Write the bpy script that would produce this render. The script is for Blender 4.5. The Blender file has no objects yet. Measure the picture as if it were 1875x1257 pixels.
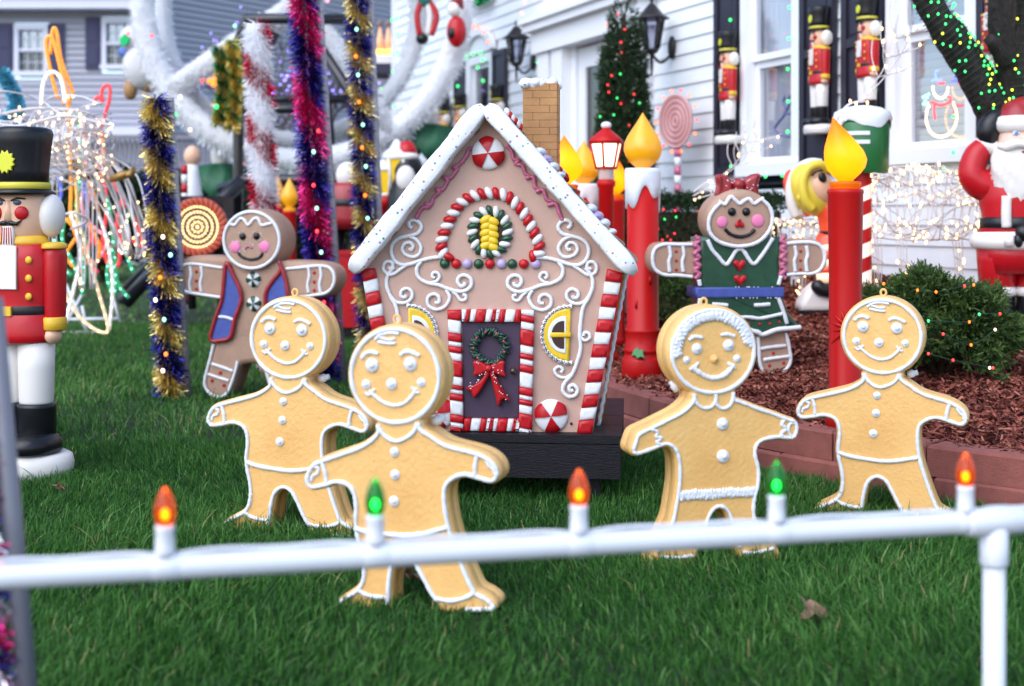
import bpy, math, random
import numpy as np
from mathutils import Vector, Matrix
random.seed(7); rng = np.random.default_rng(7)
sc = bpy.context.scene; COL = sc.collection
R = math.radians; PI = math.pi
F, CX, HY, H = 2604.17, 937.5, 395.0, 1.0

# ------------------------------------------------------------------ camera, sky, sun, exposure
cd = bpy.data.cameras.new('camera'); cam = bpy.data.objects.new('camera', cd); COL.objects.link(cam)
cam.location = (0, 0, H); cam.rotation_euler = (R(90), 0, 0)
cd.lens = 50; cd.sensor_width = 36; cd.shift_y = -(628.5 - HY) / 1875
cd.clip_start = .05; cd.clip_end = 2000
cd.dof.use_dof = True; cd.dof.focus_distance = 5.1; cd.dof.aperture_fstop = 2.5
sc.camera = cam
w = bpy.data.worlds.new('World'); sc.world = w; w.use_nodes = True
nt = w.node_tree; bg = nt.nodes['Background']
sky = nt.nodes.new('ShaderNodeTexSky'); sky.sky_type = 'NISHITA'; sky.sun_disc = False
SUN_EL, SUN_AZ = R(46), R(216)
sky.sun_elevation = SUN_EL; sky.sun_rotation = SUN_AZ
sky.air_density = 1.0; sky.dust_density = 1.0; sky.ozone_density = 2.5
nt.links.new(sky.outputs[0], bg.inputs[0]); bg.inputs[1].default_value = .145
sl = bpy.data.lights.new('sun', 'SUN'); so = bpy.data.objects.new('sun', sl); COL.objects.link(so)
sl.energy = 1.15; sl.angle = R(70); sl.color = (1, .97, .94)
sd = Vector((math.sin(SUN_AZ) * math.cos(SUN_EL), math.cos(SUN_AZ) * math.cos(SUN_EL), math.sin(SUN_EL)))
so.rotation_euler = sd.to_track_quat('Z', 'Y').to_euler(); so.location = (0, 0, 20)
vs = sc.view_settings; vs.view_transform = 'Standard'; vs.look = 'None'; vs.gamma = 1; vs.exposure = 1.2
vs.use_curve_mapping = False
sc.cycles.use_denoising = True
sc.cycles.max_bounces = 12; sc.cycles.diffuse_bounces = 7; sc.cycles.transmission_bounces = 8; sc.cycles.transparent_max_bounces = 16

# ------------------------------------------------------------------ materials
_M = {}
def mat(name, col, rough=.5, metal=0, spec=.5, var=0, vscale=8, bump=0, bscale=60, bdist=.002, emit=None, estr=0,
        coat=0, col2=None, sss=0, specks=None, stretch=None):
    if name in _M: return _M[name]
    m = bpy.data.materials.new(name); m.use_nodes = True
    t = m.node_tree; b = t.nodes['Principled BSDF']; L = t.links.new
    c = (*col, 1)
    b.inputs['Base Color'].default_value = c
    b.inputs['Roughness'].default_value = rough; b.inputs['Metallic'].default_value = metal
    b.inputs['Specular IOR Level'].default_value = spec; b.inputs['Coat Weight'].default_value = coat
    if sss:
        b.inputs['Subsurface Weight'].default_value = sss
        b.inputs['Subsurface Radius'].default_value = (.02, .01, .006)
    tc = t.nodes.new('ShaderNodeTexCoord'); out = tc.outputs['Object']
    if stretch:
        mp = t.nodes.new('ShaderNodeMapping'); mp.inputs['Scale'].default_value = stretch
        L(out, mp.inputs[0]); out = mp.outputs[0]
    colout = None
    if var or col2:
        n = t.nodes.new('ShaderNodeTexNoise'); n.inputs['Scale'].default_value = vscale; n.inputs['Detail'].default_value = 6
        n.inputs['Roughness'].default_value = .65
        L(out, n.inputs['Vector'])
        rp = t.nodes.new('ShaderNodeValToRGB')
        rp.color_ramp.elements[0].position = .36; rp.color_ramp.elements[1].position = .64
        d = col2 or tuple(max(0, x * (1 - var)) for x in col)
        e = tuple(min(1, x * (1 + var * .6)) for x in col) if not col2 else col
        rp.color_ramp.elements[0].color = (*d, 1); rp.color_ramp.elements[1].color = (*e, 1)
        L(n.outputs['Fac'], rp.inputs[0]); colout = rp.outputs[0]
    if specks:
        v = t.nodes.new('ShaderNodeTexVoronoi'); v.inputs['Scale'].default_value = specks[0]; L(out, v.inputs['Vector'])
        lt = t.nodes.new('ShaderNodeMath'); lt.operation = 'LESS_THAN'; lt.inputs[1].default_value = specks[1]
        L(v.outputs['Distance'], lt.inputs[0])
        mx = t.nodes.new('ShaderNodeMix'); mx.data_type = 'RGBA'; L(lt.outputs[0], mx.inputs[0])
        if colout: L(colout, mx.inputs[6])
        else: mx.inputs[6].default_value = c
        h = t.nodes.new('ShaderNodeMix'); h.data_type = 'RGBA'; h.inputs[0].default_value = .55
        L(v.outputs['Color'], h.inputs[6]); h.inputs[7].default_value = (.1, .12, .2, 1)
        L(h.outputs[2], mx.inputs[7]); colout = mx.outputs[2]
    if colout: L(colout, b.inputs['Base Color'])
    if bump:
        n = t.nodes.new('ShaderNodeTexNoise'); n.inputs['Scale'].default_value = bscale; n.inputs['Detail'].default_value = 4
        L(out, n.inputs['Vector'])
        bp = t.nodes.new('ShaderNodeBump'); bp.inputs['Strength'].default_value = bump; bp.inputs['Distance'].default_value = bdist
        L(n.outputs['Fac'], bp.inputs['Height']); L(bp.outputs[0], b.inputs['Normal'])
    if emit:
        b.inputs['Emission Color'].default_value = (*emit, 1); b.inputs['Emission Strength'].default_value = estr
    _M[name] = m; return m

def vcol_mat(name, ramp, rough=.6, spec=.3, trans=0, metal=0):
    """colour from a per-piece random attribute 'var' (each blade, chip or leaf has its own tone)"""
    m = bpy.data.materials.new(name); m.use_nodes = True
    t = m.node_tree; b = t.nodes['Principled BSDF']; L = t.links.new
    a = t.nodes.new('ShaderNodeAttribute'); a.attribute_name = 'var'
    rp = t.nodes.new('ShaderNodeValToRGB'); cr = rp.color_ramp
    while len(cr.elements) < len(ramp): cr.elements.new(.5)
    for e, (p, c) in zip(cr.elements, ramp): e.position = p; e.color = (*c, 1)
    L(a.outputs['Fac'], rp.inputs[0]); L(rp.outputs[0], b.inputs['Base Color'])
    b.inputs['Roughness'].default_value = rough; b.inputs['Specular IOR Level'].default_value = spec
    b.inputs['Metallic'].default_value = metal
    if trans:
        tr = t.nodes.new('ShaderNodeBsdfTranslucent'); L(rp.outputs[0], tr.inputs[0])
        mx = t.nodes.new('ShaderNodeMixShader'); mx.inputs[0].default_value = trans
        L(b.outputs[0], mx.inputs[1]); L(tr.outputs[0], mx.inputs[2])
        L(mx.outputs[0], t.nodes['Material Output'].inputs[0])
    return m

def glass_mat(name, col, gloss=.12, tr=1.0, glow=0, front=0):
    if name in _M: return _M[name]
    m = bpy.data.materials.new(name); m.use_nodes = True
    t = m.node_tree; L = t.links.new; t.nodes.remove(t.nodes['Principled BSDF'])
    a = t.nodes.new('ShaderNodeBsdfTransparent'); a.inputs[0].default_value = (*[x * tr for x in col], 1)
    g = t.nodes.new('ShaderNodeBsdfGlossy'); g.inputs['Roughness'].default_value = .06
    fr = t.nodes.new('ShaderNodeLayerWeight'); fr.inputs[0].default_value = gloss
    x = t.nodes.new('ShaderNodeMixShader'); L(fr.outputs['Fresnel'], x.inputs[0])
    if front:                                          # one reflecting face per pane, the inner face only lets light through
        ge = t.nodes.new('ShaderNodeNewGeometry'); mxm = t.nodes.new('ShaderNodeMath'); mxm.operation = 'MAXIMUM'; mxm.inputs[1].default_value = front
        iv = t.nodes.new('ShaderNodeMath'); iv.operation = 'SUBTRACT'; iv.inputs[0].default_value = 1; L(ge.outputs['Backfacing'], iv.inputs[1])
        mu = t.nodes.new('ShaderNodeMath'); mu.operation = 'MULTIPLY'; L(fr.outputs['Fresnel'], mxm.inputs[0]); L(mxm.outputs[0], mu.inputs[0]); L(iv.outputs[0], mu.inputs[1]); L(mu.outputs[0], x.inputs[0])
    L(a.outputs[0], x.inputs[1]); L(g.outputs[0], x.inputs[2])
    o = x.outputs[0]
    if glow:
        e = t.nodes.new('ShaderNodeEmission'); e.inputs[0].default_value = (*col, 1); e.inputs[1].default_value = glow
        ad = t.nodes.new('ShaderNodeAddShader'); L(o, ad.inputs[0]); L(e.outputs[0], ad.inputs[1]); o = ad.outputs[0]
    L(o, t.nodes['Material Output'].inputs[0]); _M[name] = m; return m

def glow(name, col, s): return mat('glow ' + name, tuple(min(1, c) for c in col), .3, emit=col, estr=s)

WHITE = mat('white icing', (.73, .735, .76), .45, bump=.35, bscale=120, bdist=.002, var=.04, vscale=40)
COOKIE = mat('golden cookie plastic', (.83, .51, .185), .42, col2=(.75, .42, .135), vscale=5, bump=.55, bscale=75, bdist=.004, sss=.35)
BROWN = mat('brown gingerbread', (.40, .245, .17), .6, var=.12, vscale=7, bump=.6, bscale=110, bdist=.002)
HOUSEWALL = mat('gingerbread wall', (.50, .315, .25), .55, var=.07, vscale=5, bump=.3, bscale=70, bdist=.002)
RED = mat('glossy red paint', (.46, .006, .012), .38, var=.1, vscale=14, coat=.1, spec=.35)
DRED = mat('deep red paint', (.30, .012, .02), .4, var=.15, vscale=14, coat=.2)
GREEN = mat('dark green paint', (.008, .06, .026), .4, var=.25, vscale=25, coat=.2, bump=.3, bscale=50)
YELLOW = mat('yellow paint', (.78, .50, .015), .4, var=.12, vscale=30, coat=.2)
LAV = mat('lavender paint', (.42, .33, .56), .4, coat=.2)
PLUM = mat('plum door paint', (.05, .027, .06), .6, var=.15, vscale=9, bump=.2, bscale=90)
PINKI = mat('pink icing', (.50, .12, .22), .4, var=.15, vscale=40, coat=.2)
PINK = mat('pink cheek paint', (.75, .20, .38), .45)
BLACK = mat('black paint', (.008, .008, .011), .35, var=.2, vscale=12, coat=.1, spec=.35)
BLUEV = mat('blue vest paint', (.055, .085, .34), .55, var=.15, vscale=30, bump=.3, bscale=120)
PVC = mat('white plastic pipe', (.66, .675, .72), .3)
SNOW = mat('speckled snow', (.78, .79, .82), .7, bump=.5, bscale=45, bdist=.006, specks=(40, .17))
SNOWP = mat('plain snow plastic', (.72, .74, .78), .5, bump=.3, bscale=20, bdist=.01)
BLACKWOOD = mat('black stained wood', (.008, .007, .011), .5, spec=.25, var=.35, vscale=9, bump=.6, bscale=30, bdist=.004, stretch=(2, 14, 14))
CREAM = mat('cream plastic', (.74, .70, .665), .4, sss=.2)
SKIN = mat('painted face plastic', (.74, .45, .30), .42, sss=.15)
GOLD = mat('mustard paint', (.75, .44, .03), .4, var=.1, vscale=20)

# ------------------------------------------------------------------ mesh builder
class MB:
    def __init__(s): s.v = []; s.f = []; s.mi = []; s.sm = []
    def add(s, vs_, fs, m=0, smooth=True, M=None):
        o = len(s.v)
        s.v += [tuple(M @ Vector(q)) if M else tuple(q) for q in vs_]
        for f in fs:
            s.f.append([i + o for i in f]); s.mi.append(m); s.sm.append(smooth)
        return s
    def box(s, c, d, m=0, M=None, taper=1.0, rot=None):
        x, y, z = d[0] / 2, d[1] / 2, d[2] / 2; k = taper
        q = [(-x, -y, -z), (x, -y, -z), (x, y, -z), (-x, y, -z), (-x * k, -y * k, z), (x * k, -y * k, z), (x * k, y * k, z), (-x * k, y * k, z)]
        T = Matrix.Translation(c)
        if rot: T = T @ rot
        if M: T = M @ T
        return s.add(q, [(3, 2, 1, 0), (4, 5, 6, 7), (0, 1, 5, 4), (1, 2, 6, 5), (2, 3, 7, 6), (3, 0, 4, 7)], m, False, T)
    def tube(s, pts, r, n=8, closed=False, m=0, flat=None, caps=True, M=None, jit=0):
        P_ = [Vector(p) for p in pts]; k = len(P_)
        rr = r if isinstance(r, (list, tuple)) else [r] * k
        tang = []
        for i in range(k):
            a = P_[(i - 1) % k] if closed or i > 0 else P_[i]; b = P_[(i + 1) % k] if closed or i < k - 1 else P_[i]
            d = b - a; tang.append(d.normalized() if d.length > 1e-9 else Vector((0, 0, 1)))
        if flat is not None: nrm = Vector(flat)
        else:
            nrm = tang[0].orthogonal().normalized()
        vs_ = []
        for i in range(k):
            t = tang[i]; nn = nrm - t * nrm.dot(t)
            if nn.length < 1e-6: nn = t.orthogonal()
            nn.normalize()
            if flat is None: nrm = nn
            b = t.cross(nn); q = rr[i] * (1 + random.uniform(-jit, jit))
            for j in range(n):
                a = 2 * PI * j / n
                vs_.append(P_[i] + nn * math.cos(a) * q + b * math.sin(a) * q)
        fs = []
        for i in range(k if closed else k - 1):
            a, b = i * n, ((i + 1) % k) * n
            for j in range(n): fs.append((a + j, a + (j + 1) % n, b + (j + 1) % n, b + j))
        if caps and not closed:
            fs.append(tuple(range(n - 1, -1, -1))); fs.append(tuple((k - 1) * n + j for j in range(n)))
        return s.add(vs_, fs, m, True, M)
    def lathe(s, prof, n=20, m=0, M=None, sx=1, sy=1, a0=0, a1=2 * PI):
        full = abs(a1 - a0 - 2 * PI) < 1e-6; cols = n if full else n + 1
        vs_ = [(r * math.cos(a0 + (a1 - a0) * j / n) * sx, r * math.sin(a0 + (a1 - a0) * j / n) * sy, z) for r, z in prof for j in range(cols)]
        fs = []
        for i in range(len(prof) - 1):
            for j in range(n if full else n):
                j2 = (j + 1) % cols
                fs.append((i * cols + j, i * cols + j2, (i + 1) * cols + j2, (i + 1) * cols + j))
        if full:
            fs.append(tuple(range(cols - 1, -1, -1))); fs.append(tuple((len(prof) - 1) * cols + j for j in range(cols)))
        return s.add(vs_, fs, m, True, M)
    def ell(s, c, r, nu=16, nv=10, m=0, M=None, rot=None):
        if isinstance(r, (int, float)): r = (r, r, r)
        vs_ = [(0, 0, -r[2])]
        for i in range(1, nv):
            t = -PI / 2 + PI * i / nv
            for j in range(nu):
                a = 2 * PI * j / nu
                vs_.append((r[0] * math.cos(t) * math.cos(a), r[1] * math.cos(t) * math.sin(a), r[2] * math.sin(t)))
        vs_.append((0, 0, r[2])); e = len(vs_) - 1
        fs = [(0, 1 + (j + 1) % nu, 1 + j) for j in range(nu)]
        for i in range(nv - 2):
            for j in range(nu):
                a = 1 + i * nu; b = a + nu
                fs.append((a + j, a + (j + 1) % nu, b + (j + 1) % nu, b + j))
        a = 1 + (nv - 2) * nu
        fs += [(a + j, a + (j + 1) % nu, e) for j in range(nu)]
        T = Matrix.Translation(c)
        if rot: T = T @ rot
        if M: T = M @ T
        return s.add(vs_, fs, m, True, T)
    def layers(s, outline, lay, m=0, M=None, cap_m=None):
        """outline (x,z) counter-clockwise seen from -y; lay = [(y, inset)] from front to back"""
        k = len(outline); N = []
        for i in range(k):
            ax, az = outline[i - 1]; bx, bz = outline[i]; cx, cz = outline[(i + 1) % k]
            e1 = Vector((bx - ax, bz - az)); e2 = Vector((cx - bx, cz - bz))
            n1 = Vector((e1.y, -e1.x)); n2 = Vector((e2.y, -e2.x))
            if n1.length > 0: n1.normalize()
            if n2.length > 0: n2.normalize()
            q = n1 + n2
            q = q.normalized() if q.length > 1e-6 else n1
            q /= max(.6, q.dot(n1)); N.append(q)
        vs_ = []
        for y, ins in lay:
            vs_ += [(x - N[i].x * ins, y, z - N[i].y * ins) for i, (x, z) in enumerate(outline)]
        fs = []
        for l in range(len(lay) - 1):
            a, b = l * k, (l + 1) * k
            for i in range(k):
                j = (i + 1) % k
                fs.append((a + j, a + i, b + i, b + j))
        s.add(vs_, fs, m, True, M)
        cm = m if cap_m is None else cap_m
        s.add(vs_[:k], [tuple(range(k))], cm, False, M)
        s.add(vs_[-k:], [tuple(range(k - 1, -1, -1))], cm, False, M)
        return s
    def cookie(s, outline, d, b, m=0, M=None, seam=0):
        lay = [(-d / 2, b), (-d / 2 + b * .12, b * .5), (-d / 2 + b * .5, b * .12), (-d / 2 + b, 0)]
        if seam: lay += [(-.006, 0), (0, seam), (.006, 0)]
        lay += [(d / 2 - b, 0), (d / 2 - b * .5, b * .12), (d / 2 - b * .12, b * .5), (d / 2, b)]
        return s.layers(outline, lay, m, M)
    def build(s, name, mats, parent=None, label=None, loc=None, rotz=None):
        me = bpy.data.meshes.new(name); me.from_pydata(s.v, [], s.f)
        me.polygons.foreach_set('use_smooth', s.sm)
        for x in (mats if isinstance(mats, (list, tuple)) else [mats]): me.materials.append(x)
        me.polygons.foreach_set('material_index', s.mi); me.update()
        o = bpy.data.objects.new(name, me); COL.objects.link(o)
        if parent: o.parent = parent
        if label: o['label'] = label
        if loc: o.location = loc
        if rotz is not None: o.rotation_euler.z = rotz
        return o

def thing(name, label, cat, loc=(0, 0, 0), rotz=0, group=None, scale=1):
    o = bpy.data.objects.new(name, None); COL.objects.link(o); o.empty_display_size = .1
    o.location = loc; o.rotation_euler = (0, 0, rotz); o.scale = (scale,) * 3
    o['label'] = label; o['category'] = cat
    if group: o['group'] = group
    return o
def tag(o, label, cat, group=None):
    o['label'] = label; o['category'] = cat
    if group: o['group'] = group
    return o
def kids(): 
    d = {}
    for o in COL.objects:
        if o.parent: d.setdefault(o.parent, []).append(o)
    return d
def dup(root, loc, rotz, label, scale=1, group=None):
    K = kids()
    def cp(o, par):
        c = o.copy(); COL.objects.link(c)
        if par: c.parent = par
        for ch in K.get(o, []): cp(ch, c)
        return c
    r = cp(root, None); r.location = loc; r.rotation_euler = (0, 0, rotz); r.scale = (scale,) * 3; r['label'] = label
    if group: r['group'] = group
    return r
def part(me_obj, parent, loc, rot=None, scale=None):
    c = me_obj.copy(); COL.objects.link(c); c.parent = parent; c.location = loc
    if rot: c.rotation_euler = rot
    if scale: c.scale = scale
    return c

def P(px, py, Y): return Vector(((px - CX) / F * Y, Y, H - (py - HY) / F * Y))
def lawn(px, py):
    Y = H * F / (py - HY); return Vector(((px - CX) / F * Y, Y, 0))
def cr(pts, n=8, closed=False):
    """Catmull-Rom through the points"""
    p = [Vector(q) for q in pts]; k = len(p); out = []
    for i in range(k if closed else k - 1):
        a = p[i - 1] if (closed or i > 0) else p[0]; b = p[i]; c = p[(i + 1) % k]; d = p[(i + 2) % k] if (closed or i < k - 2) else p[-1]
        for j in range(n):
            t = j / n
            out.append(.5 * ((2 * b) + (c - a) * t + (2 * a - 5 * b + 4 * c - d) * t * t + (3 * b - a - 3 * c + d) * t ** 3))
    if not closed: out.append(p[-1])
    return out

def raw_mesh(name, V, LT, LS, mats, midx=None, var=None, smooth=False):
    """fast numpy mesh: V (n,3), LT loop vertex ids, LS loop starts"""
    me = bpy.data.meshes.new(name)
    me.vertices.add(len(V)); me.vertices.foreach_set('co', np.asarray(V, np.float32).ravel())
    me.loops.add(len(LT)); me.loops.foreach_set('vertex_index', np.asarray(LT, np.int32))
    me.polygons.add(len(LS)); me.polygons.foreach_set('loop_start', np.asarray(LS, np.int32))
    for x in mats: me.materials.append(x)
    if midx is not None: me.polygons.foreach_set('material_index', np.asarray(midx, np.int32))
    if smooth: me.polygons.foreach_set('use_smooth', np.ones(len(LS), bool))
    if var is not None:
        a = me.attributes.new('var', 'FLOAT', 'POINT'); a.data.foreach_set('value', np.asarray(var, np.float32))
    me.update(calc_edges=True); me.validate()
    return me
def quads(name, A, B, Cc, D, mats, midx=None, var=None, parent=None):
    """n separate quads from four (n,3) corner arrays"""
    n = len(A); V = np.stack([A, B, Cc, D], 1).reshape(-1, 3)
    me = raw_mesh(name, V, np.arange(4 * n), np.arange(n) * 4, mats, midx, None if var is None else np.repeat(var, 4))
    o = bpy.data.objects.new(name, me); COL.objects.link(o)
    if parent: o.parent = parent
    return o
def unit(a): return a / np.maximum(np.linalg.norm(a, axis=1, keepdims=True), 1e-9)

# ------------------------------------------------------------------ planting bed outline (a retaining wall curves round it)
EDGE = \
       [Vector((q.x, q.y)) for q in cr([(-.3, 12.5, 0), (.15, 10.2, 0), (.36, 8.4, 0), (.44, 7.5, 0), (.46, 7.0, 0), (.54, 6.68, 0), (.74, 6.17, 0), (1.0, 5.68, 0), (1.33, 5.25, 0), (1.735, 4.84, 0), (2.15, 4.5, 0), (2.9, 4.1, 0), (4.2, 3.9, 0)], 6)]
_E = np.array([(e.x, e.y) for e in EDGE])
def edged(x, y):
    """signed distance to the bed edge, positive inside the bed (vectorised)"""
    p = np.stack([np.atleast_1d(x), np.atleast_1d(y)], 1).astype(float); best = np.full(len(p), 1e9); sg = np.ones(len(p))
    for a, b in zip(_E[:-1], _E[1:]):
        ab = b - a; t = np.clip(((p - a) @ ab) / (ab @ ab), 0, 1); d = p - (a + t[:, None] * ab); dd = np.hypot(d[:, 0], d[:, 1])
        cross = ab[0] * d[:, 1] - ab[1] * d[:, 0]
        m = dd < best; best[m] = dd[m]; sg[m] = np.where(cross[m] > 0, 1, -1)
    return best * sg
def bedz(x, y):
    d = np.clip(edged(x, y), 0, 3.0); return .16 + .085 * d + .13 * np.maximum(0, np.atleast_1d(y) - 7.3).clip(0, 3) * np.minimum(1, d)
def onbed(px, py):
    Ys = np.linspace(5, 10, 501); xs = (px - CX) / F * Ys; zs = H - (py - HY) / F * Ys
    i = int(np.argmin(np.abs(zs - bedz(xs, Ys)) + (edged(xs, Ys) < 0) * 9)); return Vector((xs[i], Ys[i], bedz(xs[i], Ys[i])[0]))
# ================================================================== SETTING
m = mat('lawn soil', (.012, .030, .010), .95, col2=(.02, .018, .010), vscale=14, bump=.8, bscale=40, bdist=.02)
b = MB(); b.add([(-300, -60, 0), (300, -60, 0), (300, 600, 0), (-300, 600, 0)], [(0, 1, 2, 3)], 0, False)
lawn_o = b.build('lawn', m); lawn_o['kind'] = 'structure'

def blades(name, n, y0, y1, h, wd, pwr=1.0, seed=0, up=0):
    """grass blades over the view wedge between two distances"""
    g = np.random.default_rng(seed)
    y = np.sqrt(g.uniform(y0 ** 2, y1 ** 2, n)); x = g.uniform(-.43, .43, n) * y * 1.02
    keep = edged(x, y) < -.13; x, y = x[keep], y[keep]; n = len(x)
    cl = np.sin(x * 3.1 + np.sin(y * 2.3) * 2) * np.cos(y * 2.7 + np.sin(x * 4.1)) * .5 + .5      # tufts grow unevenly
    hh = h * (.55 + .45 * cl) * g.uniform(.55, 1.25, n) ** pwr
    big = g.random(n) < .05; hh = np.where(big, hh * 1.55, hh)
    yaw = g.uniform(0, 2 * PI, n); lean = np.abs(g.normal(.6, .45, n)); wdir = g.normal(0, 1.1, n) + 1.6 * np.sin(x * 2.3 + y * 1.9)
    la = yaw * .45 + wdir
    lx, ly = np.cos(la), np.sin(la); wx, wy = np.cos(yaw), np.sin(yaw); W = wd * g.uniform(.7, 1.3, n) / 2
    def ring(t, wk):
        off = lean * hh * (t ** 1.8) * .85; z = hh * (t - .25 * lean.clip(0, 1.4) * t * t)
        cx, cy = x + lx * off, y + ly * off
        return np.stack([cx - wx * W * wk, cy - wy * W * wk, z], 1), np.stack([cx + wx * W * wk, cy + wy * W * wk, z], 1)
    a0, b0 = ring(0, 1.0); a1, b1 = ring(.45, .9); a2, b2 = ring(.78, .55); t3, _ = ring(1.0, 0)
    V = np.stack([a0, b0, a1, b1, a2, b2, t3], 1).reshape(-1, 3)
    base = (np.arange(n) * 7)[:, None]
    LT = np.concatenate([base + np.array([[0, 1, 3, 2]]), base + np.array([[2, 3, 5, 4]]), base + np.array([[4, 5, 6]])], 1).ravel()
    LS = ((np.arange(n) * 11)[:, None] + np.array([[0, 4, 8]])).ravel()
    v = np.clip(.62 * g.random(n) + .22 * cl + .25 * g.random(n) ** 4 + (g.random(n) < .012) * .6 - .02 + up, 0, 1)
    me = raw_mesh(name, V, LT, LS, [GRASS], var=np.repeat(v, 7), smooth=True)
    o = bpy.data.objects.new(name, me); COL.objects.link(o); o['kind'] = 'stuff'
    return o
GRASS = vcol_mat('grass blade', [(0, (.008, .042, .007)), (.4, (.029, .118, .017)), (.75, (.085, .23, .040)), (.93, (.21, .35, .12)), (1, (.34, .29, .12))], .6, .25, .3)
g1 = blades('lawn_grass', 155000, 2.6, 6.2, .059, .0038, seed=1)
g2 = blades('lawn_grass', 120000, 6.2, 13, .064, .0060, seed=2, up=.12)
g3 = blades('lawn_grass', 60000, 13, 32, .065, .014, seed=3, up=.2)
for o, l in ((g1, 'short dark green lawn grass around the gingerbread figures'), (g2, 'lawn grass around the tinsel posts'), (g3, 'distant lawn grass under the ferris wheel')):
    tag(o, l, 'grass')

# ---- planting bed ground
xs = np.linspace(-.6, 5.6, 70); ys = np.linspace(3.6, 20, 150)
b = MB(); idx = {}
X, Y = np.meshgrid(xs, ys); E_ = edged(X.ravel(), Y.ravel()).reshape(X.shape); Z_ = bedz(X.ravel(), Y.ravel()).reshape(X.shape)
vv = [(X[j, i], Y[j, i], Z_[j, i]) for j in range(len(ys)) for i in range(len(xs))]
ff = []
for j in range(len(ys) - 1):
    for i in range(len(xs) - 1):
        if min(E_[j, i], E_[j + 1, i], E_[j, i + 1], E_[j + 1, i + 1]) > .02:
            a = j * len(xs) + i; ff.append((a, a + 1, a + 1 + len(xs), a + len(xs)))
b.add(vv, ff)
# fill strip between the grid and the wall
st = []
for p in EDGE: st.append((p.x, p.y, .155))
fs = []; k = len(EDGE)
tn = [(EDGE[min(i + 1, k - 1)] - EDGE[max(i - 1, 0)]).normalized() for i in range(k)]
for i, p in enumerate(EDGE):
    q = p + Vector((-tn[i].y, tn[i].x)) * .35; st.append((q.x, q.y, bedz(q.x, q.y)[0] - .003))
for i in range(k - 1): fs.append((i, i + 1, k + i + 1, k + i))
b.add(st, fs)
bed = b.build('mulch_bed', mat('mulch soil', (.075, .022, .015), .95, col2=(.03, .010, .008), vscale=25, bump=1, bscale=60, bdist=.02)); bed['kind'] = 'structure'

# shredded bark mulch: thin bent slivers
g = np.random.default_rng(5); n = 60000
y = np.sqrt(g.uniform(4.3 ** 2, 9.5 ** 2, n)); x = g.uniform(.05, .40, n) * y
d = edged(x, y); k = (d > .02); x, y = x[k], y[k]; n = len(x); z = bedz(x, y) + g.uniform(.0, .018, n)
L_ = g.uniform(.018, .055, n) * (.8 + y * .05); W_ = g.uniform(.0025, .007, n) * (.6 + y * .09)
a = g.uniform(0, 2 * PI, n); el = g.normal(0, .38, n)
u = np.stack([np.cos(a) * np.cos(el), np.sin(a) * np.cos(el), np.sin(el)], 1)
v = unit(np.cross(u, unit(np.stack([g.normal(0, .5, n), g.normal(0, .5, n), np.ones(n)], 1)))); c = np.stack([x, y, z + .004], 1)
A, B_, C_, D_ = c - u * L_[:, None] / 2 - v * W_[:, None], c - u * L_[:, None] / 2 + v * W_[:, None], c + u * L_[:, None] / 2 + v * W_[:, None] * .6, c + u * L_[:, None] / 2 - v * W_[:, None] * .6
mul = quads('mulch_chips', A, B_, C_, D_, [vcol_mat('mulch chip', [(0, (.055, .014, .010)), (.4, (.18, .045, .030)), (.8, (.31, .09, .062)), (1, (.42, .18, .12))], .8, .2)], var=g.random(n))
mul['kind'] = 'stuff'; tag(mul, 'red brown shredded bark mulch in the raised bed', 'mulch')

# ---- retaining wall: two courses of red concrete blocks
BLK = mat('red concrete block', (.27, .085, .068), .85, var=.22, vscale=9, bump=.7, bscale=140, bdist=.003)
rw = thing('retaining_wall', 'low curved retaining wall of red concrete blocks round the mulch bed', 'retaining wall', (0, 0, 0))
seg = np.cumsum([0] + [(EDGE[i + 1] - EDGE[i]).length for i in range(len(EDGE) - 1)])
def at_s(s):
    i = int(np.clip(np.searchsorted(seg, s) - 1, 0, len(EDGE) - 2)); t = (s - seg[i]) / max(1e-9, seg[i + 1] - seg[i])
    return EDGE[i].lerp(EDGE[i + 1], t), (EDGE[i + 1] - EDGE[i]).normalized()
def block(s0, s1, z0, z1, out0):
    mb = MB(); gp = .004
    p0, t0 = at_s(s0 + gp); p1, t1 = at_s(s1 - gp); pm, tm = at_s((s0 + s1) / 2)
    vs_ = []
    for zz, inn in ((z0, 0), (z1 - .012, 0), (z1, .010)):
        for p, t, e in ((p0, t0, 1), (pm, tm, 0), (p1, t1, -1)):
            nn = Vector((t.y, -t.x))
            q = p + nn * (out0 - inn) + t * inn * e * .8; vs_.append((q.x, q.y, zz))
        for p, t, e in ((p1, t1, -1), (pm, tm, 0), (p0, t0, 1)):
            nn = Vector((t.y, -t.x))
            q = p - nn * (.11 - inn) + t * inn * e * .8; vs_.append((q.x, q.y, zz))
    fs = []
    for l in (0, 6):
        for i in range(6): fs.append((l + i, l + (i + 1) % 6, l + 6 + (i + 1) % 6, l + 6 + i))
    fs.append((12, 13, 14, 15, 16, 17)); mb.add(vs_, fs, 0, False)
    return mb.build('block', BLK, rw)
for row, (z0, z1, L0) in enumerate(((-.05, .072, .34), (.074, .185, .40))):
    s = 4.4 + row * .17
    while s < seg[-1] - .5:
        block(s, s + L0, z0, z1 + random.uniform(-.003, .003), .03 - row * .012 + random.uniform(-.004, .004)); s += L0

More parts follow.
